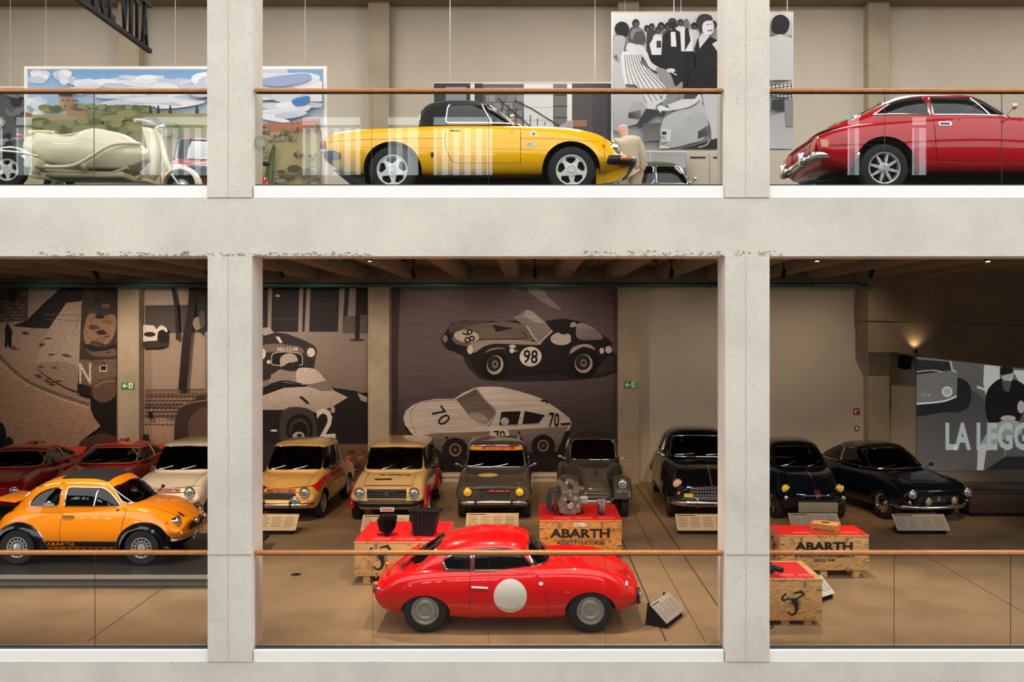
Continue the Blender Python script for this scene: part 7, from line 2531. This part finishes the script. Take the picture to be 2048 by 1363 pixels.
m.rect('#D0CECC', 150, 170, 180, 900).rect('#87868A', -30, 200, 120, 300)
m.build('townhouse_print', 'black and white print of a townhouse stair and doors behind the yellow convertible', 'banner', (868, 166, 1222, 430), PMF, M_WHITE, .015, .012, (900, 1190))
# low print and cabinet below the banner, dark foliage print at the far left
m = Print(9.4, (1240, 304, 1372, 420))
m.rect('#AEB0B4', 1240, 304, 1372, 335, '#C4C6C8').rect('#8D929A', 1240, 335, 1372, 350).rect('#B7B9BB', 1240, 350, 1372, 420).line('#D8DADC', [(1300, 306), (1302, 330)], 3, False)
m.build('seascape_print', 'pale seascape print low behind the standing man', 'banner', (1240, 302, 1372, 420), PMF, M_WHITE, .015, None, (1250, 1362))
cb = empty('wall_cabinet', (at(1410, 0, 9.6).x, 9.6, Z2), 0, 'beige low cabinet below the scooter banner', 'cabinet')
hh = at(0, 302, 9.6).z - Z2
G().rbox(-.42, .62, 0, .5, .05, hh, .01).build('carcass', M_WALL, cb, 40)
for a, b in ((-.41, .09), (.1, .61)):
    d = G().rbox(a, b, -.02, -.001, .08, hh - .05, .005).build('door', M_WALL, cb, 40)
    G().box(a + .08, b - .08, -.03, -.02, hh - .16, hh - .13).build('handle', M_STEEL, d)
G().box(-.4, .6, .02, .48, 0, .05).build('plinth_base', M_BLACK, cb)
m = Print(8.0, (-200, 175, 50, 420))
m.rect('#4A4B4C', -200, 175, 50, 420, '#66686a')
for k in range(70):
    m.ell(['#2A2B2C', '#8A8C8C', '#3C3D3E', '#6A6C6C'][k % 4], R.uniform(-195, 48), R.uniform(180, 330), R.uniform(6, 18), R.uniform(3, 9), R.uniform(-1, 1), 10)
m.build('foliage_print', 'dark grey foliage print at the far left of the upper floor', 'banner', (-200, 173, 50, 430), PMF, M_WHITE, .015, None, (-150, 20))

# ---------------------------------------------------------------- hanging black letter sign
XL, ZL0, ZL1 = -5.62, 7.77, 8.43
t = empty('hanging_letter_sign', (XL, 1.75, ZL0), 0, 'black cut-out capital letters on a rail hanging into the upper gallery', 'sign')
G().box(-.03, .03, -1.35, 1.28, -.03, .03).build('bottom_rail', M_BLACK, t)
G().box(-.03, .03, -1.35, 1.28, ZL1 - ZL0 - .02, ZL1 - ZL0 + .03).build('top_rail', M_BLACK, t)
word = 'DOLCE VITA'
wid = {'D': .26, 'O': .26, 'L': .20, 'C': .25, 'E': .22, ' ': .14, 'V': .27, 'I': .14, 'T': .24, 'A': .27}
tot = sum(wid[ch] for ch in word)
y = 1.26 - tot
for ch in word:
    if ch != ' ':
        me = text_mesh(ch, 1.0, 1.0, .015, extrude=.02)
        xs = [v.co.x for v in me.vertices]
        ys = [v.co.y for v in me.vertices]
        H_ = (ZL1 - ZL0 - .02) / (max(ys) - min(ys))
        W_ = (wid[ch] - .07) / (max(xs) - min(xs))
        x0, y0_ = min(xs), min(ys)
        for v in me.vertices:
            a, b, cc = (v.co.x - x0) * W_, (v.co.y - y0_) * H_, v.co.z
            v.co = (cc, y + a, b + .01)
        me.materials.clear()
        me.materials.append(M_BLACK)
        link('letter', me, t)
    y += wid[ch]
for yy in (-1.1, 1.1):
    G().tube([(0, yy, ZL1 - ZL0), (0, yy, ROOF - ZL0 - .02)], .006, 6).build('hanging_wire', M_STEEL, t)
# ================================================================ cream scooter with sidecar (upper floor, left)
def scooter():
    M_C = paint('scooter_cream', '#E9DFBF', .3)
    M_BEIGE = pm('beige_frame', '#C9BC98', rough=.5)
    k = 11.0 / F
    x0 = (165 - VX) * k
    t = empty('scooter_with_sidecar', (x0, 1.0, Z2 + .05), 0, 'cream scooter with a torpedo sidecar behind the upper glass railing', 'scooter')
    rows = [(-.73, .42, .2, .55, .25, .67, .2, .69), (-.55, .36, .26, .52, .31, .69, .27, .71), (-.2, .30, .27, .48, .33, .65, .29, .665), (-.02, .28, .27, .48, .33, .70, .29, .72), (.09, .28, .26, .48, .32, .75, .25, .78), (.35, .28, .24, .48, .29, .70, .2, .755), (.53, .32, .18, .48, .22, .60, .14, .66), (.64, .40, .10, .49, .12, .54, .07, .57)]
    v, f = loft(rows, 40, 5, .05, .05)
    me = bpy.data.meshes.new('sidecar_body')
    me.from_pydata([tuple(p) for p in v], [], f)
    me.materials.append(M_C)
    bm = bmesh.new()
    bm.from_mesh(me)
    bmesh.ops.recalc_face_normals(bm, faces=bm.faces)
    bm.to_mesh(me)
    bm.free()
    cut = G().prism([(-.60, -.22), (-.1, -.24), (.03, -.17), (.05, 0), (.03, .17), (-.1, .24), (-.60, .22)], 'z', .42, 1.2)
    sb = link('sidecar_body', boolcut(me, [cut], M_INT), t, 40)
    G().tube(catmull([(-.6, -.24, .70), (-.3, -.26, .675), (-.1, -.26, .70), (.04, -.18, .765), (.07, 0, .79), (.04, .18, .765), (-.1, .26, .70), (-.3, .26, .675), (-.6, .24, .70)], 4), .012, 8).build('cockpit_rim', M_C, sb, 50)
    G().rbox(-.72, -.46, -.22, .22, .70, .755, .02).build('sidecar_seat', pm('cream_vinyl', '#E3D6A4', rough=.5), t, 40)
    # sidecar wheel under its mudguard, near side
    wheel(t, -.81, -.44, .215, .11, 'star', -1, .135, 'sidecar_wheel')
    vv, ff = [], []
    n = 22
    for i in range(n + 1):
        a = math.radians(-8 + 196 * i / n)
        rr = .275 + .05 * max(0, math.cos(a))
        for (yy, q) in ((-.52, .94), (-.50, 1.0), (-.42, 1.03), (-.34, 1.0), (-.32, .94)):
            vv.append((-.81 + rr * q * math.cos(a), yy, .215 + rr * q * math.sin(a)))
    for i in range(n):
        for j in range(4):
            ff.append((i * 5 + j, i * 5 + j + 1, (i + 1) * 5 + j + 1, (i + 1) * 5 + j))
    o = mesh('sidecar_mudguard', vv, ff, M_C, t, 60)
    o.modifiers.new('s', 'SOLIDIFY').thickness = .012
    G().rbox(-.62, -.44, -.50, -.30, .24, .36, .03).build('mudguard_tail', M_C, t, 40)
    G().tube(catmull([(-1.25, -.52, .44), (-.95, -.53, .44), (-.6, -.53, .41), (-.42, -.52, .37)], 4), .016, 8).build('chrome_bar', M_CHROME, t, 50)
    G().tube(catmull([(.62, -.10, .60), (.50, -.24, .585), (.36, -.36, .53), (.18, -.40, .41), (.02, -.40, .315), (-.14, -.38, .275), (-.45, -.36, .275)], 5), .022, 10).build('bumper_tube', M_C, t, 50)
    G().tube([(-.02, -.38, .30), (-.02, .1, .22)], .03, 10).build('torsion_arm', M_C, t, 50)
    for yy in (-.18, .18):
        G().tube([(-.7, yy, .27), (.3, yy, .22), (.5, yy, .30)], .025, 8).build('frame_tube', M_BEIGE, t, 50)
    G().rbox(-.5, .45, -.2, .2, .17, .25, .03).build('undertray', M_BEIGE, t, 40)
    l = G().rbox(-.80, -.72, -.34, -.28, .63, .68, .015).build('tail_light', M_REDLENS, t, 40)
    # scooter beyond the sidecar
    Y = .78
    rows = [(-1.28, .38, .12, .5, .17, .60, .13, .62), (-1.1, .30, .2, .46, .26, .66, .18, .70), (-.8, .27, .22, .45, .29, .70, .17, .75), (-.5, .27, .18, .45, .22, .68, .13, .72), (-.34, .30, .12, .42, .14, .56, .09, .58)]
    v, f = loft(rows, 26, 4, .04, .06)
    gv(v, f).xf(Matrix.Translation((0, Y, 0))).build('rear_cowl', M_C, t, 60)
    G().rbox(-.36, .40, Y - .17, Y + .17, .25, .29, .015).build('floorboard', M_C, t, 40)
    sh = catmull([(.36, .27), (.47, .40), (.52, .65), (.46, .92), (.43, .97)], 4)
    vv, ff = [], []
    for p in sh:
        for j in range(7):
            u = -1 + j / 3
            vv.append((p.x - .08 * u * u, Y + u * (.24 - .03 * abs(p.y - .6)), p.y))
    for i in range(len(sh) - 1):
        for j in range(6):
            ff.append((i * 7 + j, i * 7 + j + 1, (i + 1) * 7 + j + 1, (i + 1) * 7 + j))
    o = mesh('leg_shield', vv, ff, M_C, t, 60)
    o.modifiers.new('s', 'SOLIDIFY').thickness = .012
    G().tube([(.46, Y, 1.0), (.56, Y, .62), (.66, Y, .38)], [.035, .04, .03], 10).build('steering_column', M_C, t, 50)
    G().tube(catmull([(.36, Y - .36, 1.02), (.42, Y - .2, 1.04), (.47, Y, 1.02), (.42, Y + .2, 1.04), (.36, Y + .36, 1.02)], 4), .016, 8).build('handlebar', M_CHROME, t, 50)
    for s in (-1, 1):
        G().tube([(.38, Y + s * .30, 1.03), (.34, Y + s * .40, 1.01)], .022, 8).build('hand_grip', M_PLATE, t, 50)
    headlight(t, (.55, Y, 1.0), (1, 0, 0), .065, depth=.1)
    mfr = []
    vv, ff = [], []
    for i in range(17):
        a = math.radians(-5 + 190 * i / 16)
        for (yy, q) in ((-.11, .86), (-.10, 1.0), (0, 1.1), (.10, 1.0), (.11, .86)):
            vv.append((.80 + .245 * q * math.cos(a), Y + yy, .225 + .235 * q * math.sin(a)))
    for i in range(16):
        for j in range(4):
            ff.append((i * 5 + j, i * 5 + j + 1, (i + 1) * 5 + j + 1, (i + 1) * 5 + j))
    o = mesh('front_mudguard', vv, ff, M_C, t, 60)
    o.modifiers.new('s', 'SOLIDIFY').thickness = .01
    wheel(t, .80, Y, .20, .09, 'cap', -1, .12, 'front_wheel')
    wheel(t, -.85, Y, .20, .09, 'cap', -1, .12, 'rear_wheel')
    G().tube([(.66, Y - .06, .40), (.80, Y - .075, .20)], .022, 8).build('fork', M_ALLOY, t, 50)
    for xx in (-.62, -1.02):
        G().rbox(xx - .16, xx + .16, Y - .14, Y + .14, .76, .82, .03).build('saddle', pm('cream_vinyl', '#E3D6A4', rough=.5), t, 50)
        G().lathe([(.05, .70), (.03, .77)], 10, 'z', (xx, Y, 0)).build('saddle_spring', M_STEEL, t)
    G().tube(catmull([(-1.2, Y - .2, .66), (-1.05, Y - .22, .88), (-.8, Y - .2, .90)], 4), .014, 8).build('grab_rail', M_C, t, 50)
    plinth(x0 - 1.5, x0 + 1.1, .35, 2.3, .05, 'low dark plinth under the cream scooter')


scooter()
hatch('small_red_car', paint('upper_red', '#C0131B', .3), ((440 - VX) * 13.5 / F - .38, 4.1, Z2), -PI / 2 + math.radians(19), 'small red car with rectangular headlights half hidden by the upper left pillar', False, False)
vintage('green_vintage_car', paint('army_green', '#3F4A34', .4), ((1285 - VX) * 17.4 / F + .5, 6.3, Z2), 0, 'dark green vintage car seen low behind the standing man', .66, 3.2, 1.40, 1.9, None)


# ================================================================ man in a beige jacket, back turned, head bowed
def skin(name, chain, mat, parent, sub=2, root=0):
    """chain: dict id -> (pos, radius), plus edges"""
    pts, edges = chain
    ids = list(pts)
    me = bpy.data.meshes.new(name)
    bm = bmesh.new()
    lay = bm.verts.layers.skin.verify()
    vs = {}
    for i in ids:
        p, r = pts[i]
        v = bm.verts.new(p)
        rr = r if isinstance(r, tuple) else (r, r)
        v[lay].radius = rr
        vs[i] = v
    vs[ids[root]][lay].use_root = True
    for a, b in edges:
        bm.edges.new((vs[a], vs[b]))
    bm.to_mesh(me)
    bm.free()
    o = link(name, me, parent)
    o.modifiers.new('skin', 'SKIN').use_smooth_shade = True
    md = o.modifiers.new('sub', 'SUBSURF')
    md.levels = md.render_levels = sub
    me.materials.append(mat)
    return o


def man():
    k = 14.3 / F
    t = empty('person', ((1256 - VX) * k, 4.0, Z2), 0, 'person with bald head and beige jacket, back turned, beside the yellow convertible', 'person')
    MS = pm('skin', '#DDB09A', rough=.55)
    MJ = pm('beige_jacket', '#C7B79B', rough=.85, noise=.06, nscale=12)
    MT = pm('khaki_trousers', '#B9AA90', rough=.85)
    P = {'pel': ((.04, 0, .90), .06), 'spi': ((.02, .03, 1.08), .08), 'che': ((0, .08, 1.29), .09), 'nek': ((-.03, .14, 1.43), .055), 'hd0': ((-.05, .17, 1.49), .075), 'hd1': ((-.06, .20, 1.56), .095), 'hd2': ((-.06, .21, 1.635), .07),
         'sr': ((.18, .08, 1.34), .05), 'er': ((.25, .04, 1.06), .035), 'wr': ((.23, .08, .84), .03), 'hr': ((.225, .09, .78), (.022, .04)), 'sl': ((-.19, .10, 1.34), .05), 'el': ((-.25, .26, 1.12), .035), 'wl': ((-.16, .44, 1.02), .03), 'hl': ((-.13, .49, 1.01), (.022, .04)),
         'lr': ((.12, .0, .80), .06), 'kr': ((.13, .05, .48), .06), 'ar': ((.13, 0, .09), .04), 'tr': ((.14, .14, .04), .035), 'll': ((-.06, .0, .80), .06), 'kl': ((-.07, .10, .48), .06), 'al': ((-.07, .10, .09), .04), 'tl': ((-.08, .24, .04), .035)}
    E = [('pel', 'spi'), ('spi', 'che'), ('che', 'nek'), ('nek', 'hd0'), ('hd0', 'hd1'), ('hd1', 'hd2'), ('che', 'sr'), ('sr', 'er'), ('er', 'wr'), ('wr', 'hr'), ('che', 'sl'), ('sl', 'el'), ('el', 'wl'), ('wl', 'hl'), ('pel', 'lr'), ('lr', 'kr'), ('kr', 'ar'), ('ar', 'tr'), ('pel', 'll'), ('ll', 'kl'), ('kl', 'al'), ('al', 'tl')]
    # fingers and thumbs rooted in the palms
    for h, s, d in (('hr', 1, Vector((0, .02, -1))), ('hl', -1, Vector((.5, .8, -.1)).normalized())):
        c = Vector(P[h][0])
        side = Vector((0, 1, 0)) if h == 'hr' else Vector((0, -.2, -1)).normalized()
        for i in range(4):
            b = c + side * (.027 - .018 * i) + d * .03
            L_ = (.075, .085, .08, .06)[i]
            cur = Vector((-.25 * s, .1, 0)) if h == 'hr' else Vector((.2, 0, -.3))
            P['%sf%d0' % (h, i)] = (tuple(b), .010)
            P['%sf%d1' % (h, i)] = (tuple(b + d * L_ * .5 + cur * .012), .009)
            P['%sf%d2' % (h, i)] = (tuple(b + d * L_ + cur * .05), .007)
            E += [(h, '%sf%d0' % (h, i)), ('%sf%d0' % (h, i), '%sf%d1' % (h, i)), ('%sf%d1' % (h, i), '%sf%d2' % (h, i))]
        b = c + side * .035 - d * .01
        P[h + 't0'] = (tuple(b + side * .012), .012)
        P[h + 't1'] = (tuple(b + side * .03 + d * .035), .010)
        E += [(h, h + 't0'), (h + 't0', h + 't1')]
    skin('body', (P, E), MS, t)
    J = {'hem': ((.035, .0, .86), (.19, .14)), 'wai': ((.03, .01, 1.0), (.185, .14)), 'mid': ((.015, .05, 1.18), (.195, .15)), 'che': ((0, .085, 1.31), (.17, .13)), 'col': ((-.025, .13, 1.42), (.075, .075)),
         'sr': ((.16, .085, 1.335), .095), 'er': ((.25, .04, 1.06), .072), 'wr': ((.235, .075, .865), .05), 'sl': ((-.17, .10, 1.335), .095), 'el': ((-.25, .26, 1.12), .07), 'wl': ((-.17, .42, 1.03), .05)}
    skin('jacket', (J, [('hem', 'wai'), ('wai', 'mid'), ('mid', 'che'), ('che', 'col'), ('che', 'sr'), ('sr', 'er'), ('er', 'wr'), ('che', 'sl'), ('sl', 'el'), ('el', 'wl')]), MJ, t)
    T = {'pel': ((.035, 0, .93), (.15, .15)), 'lr': ((.12, 0, .78), .11), 'kr': ((.13, .05, .48), .085), 'ar': ((.13, .01, .10), .07), 'll': ((-.06, 0, .78), .11), 'kl': ((-.07, .10, .48), .085), 'al': ((-.07, .11, .10), .07)}
    skin('trousers', (T, [('pel', 'lr'), ('lr', 'kr'), ('kr', 'ar'), ('pel', 'll'), ('ll', 'kl'), ('kl', 'al')]), MT, t)
    for x, y in ((.135, .07), (-.075, .17)):
        G().rbox(x - .05, x + .05, y - .13, y + .15, 0, .09, .035).build('shoe', M_BLK, t, 50)
    # face turned away: ears, nose, eyes, mouth and a fringe of grey hair
    for s in (-1, 1):
        G().ball((-.058 + s * .078, .20, 1.555), (.010, .018, .028), 10, 8).build('ear', MS, t, 60)
        G().ball((-.058 + s * .035, .295, 1.575), (.013, .008, .009), 10, 8).build('eye', M_PLATE, t, 60)
    G().ball((-.058, .312, 1.55), (.014, .022, .024), 10, 8).build('nose', MS, t, 60)
    G().ball((-.058, .295, 1.515), (.028, .008, .007), 10, 8).build('mouth', pm('lips', '#A5655A', rough=.5), t, 60)
    hp = [Vector((-.058 + .076 * math.cos(a), .195 + .076 * math.sin(a), 1.535)) for a in [PI * 1.03 + PI * .94 * i / 14 for i in range(15)]]
    G().tube(hp, .008, 8).build('hair', pm('grey_hair', '#C2A796', rough=.9), t, 60)


man()
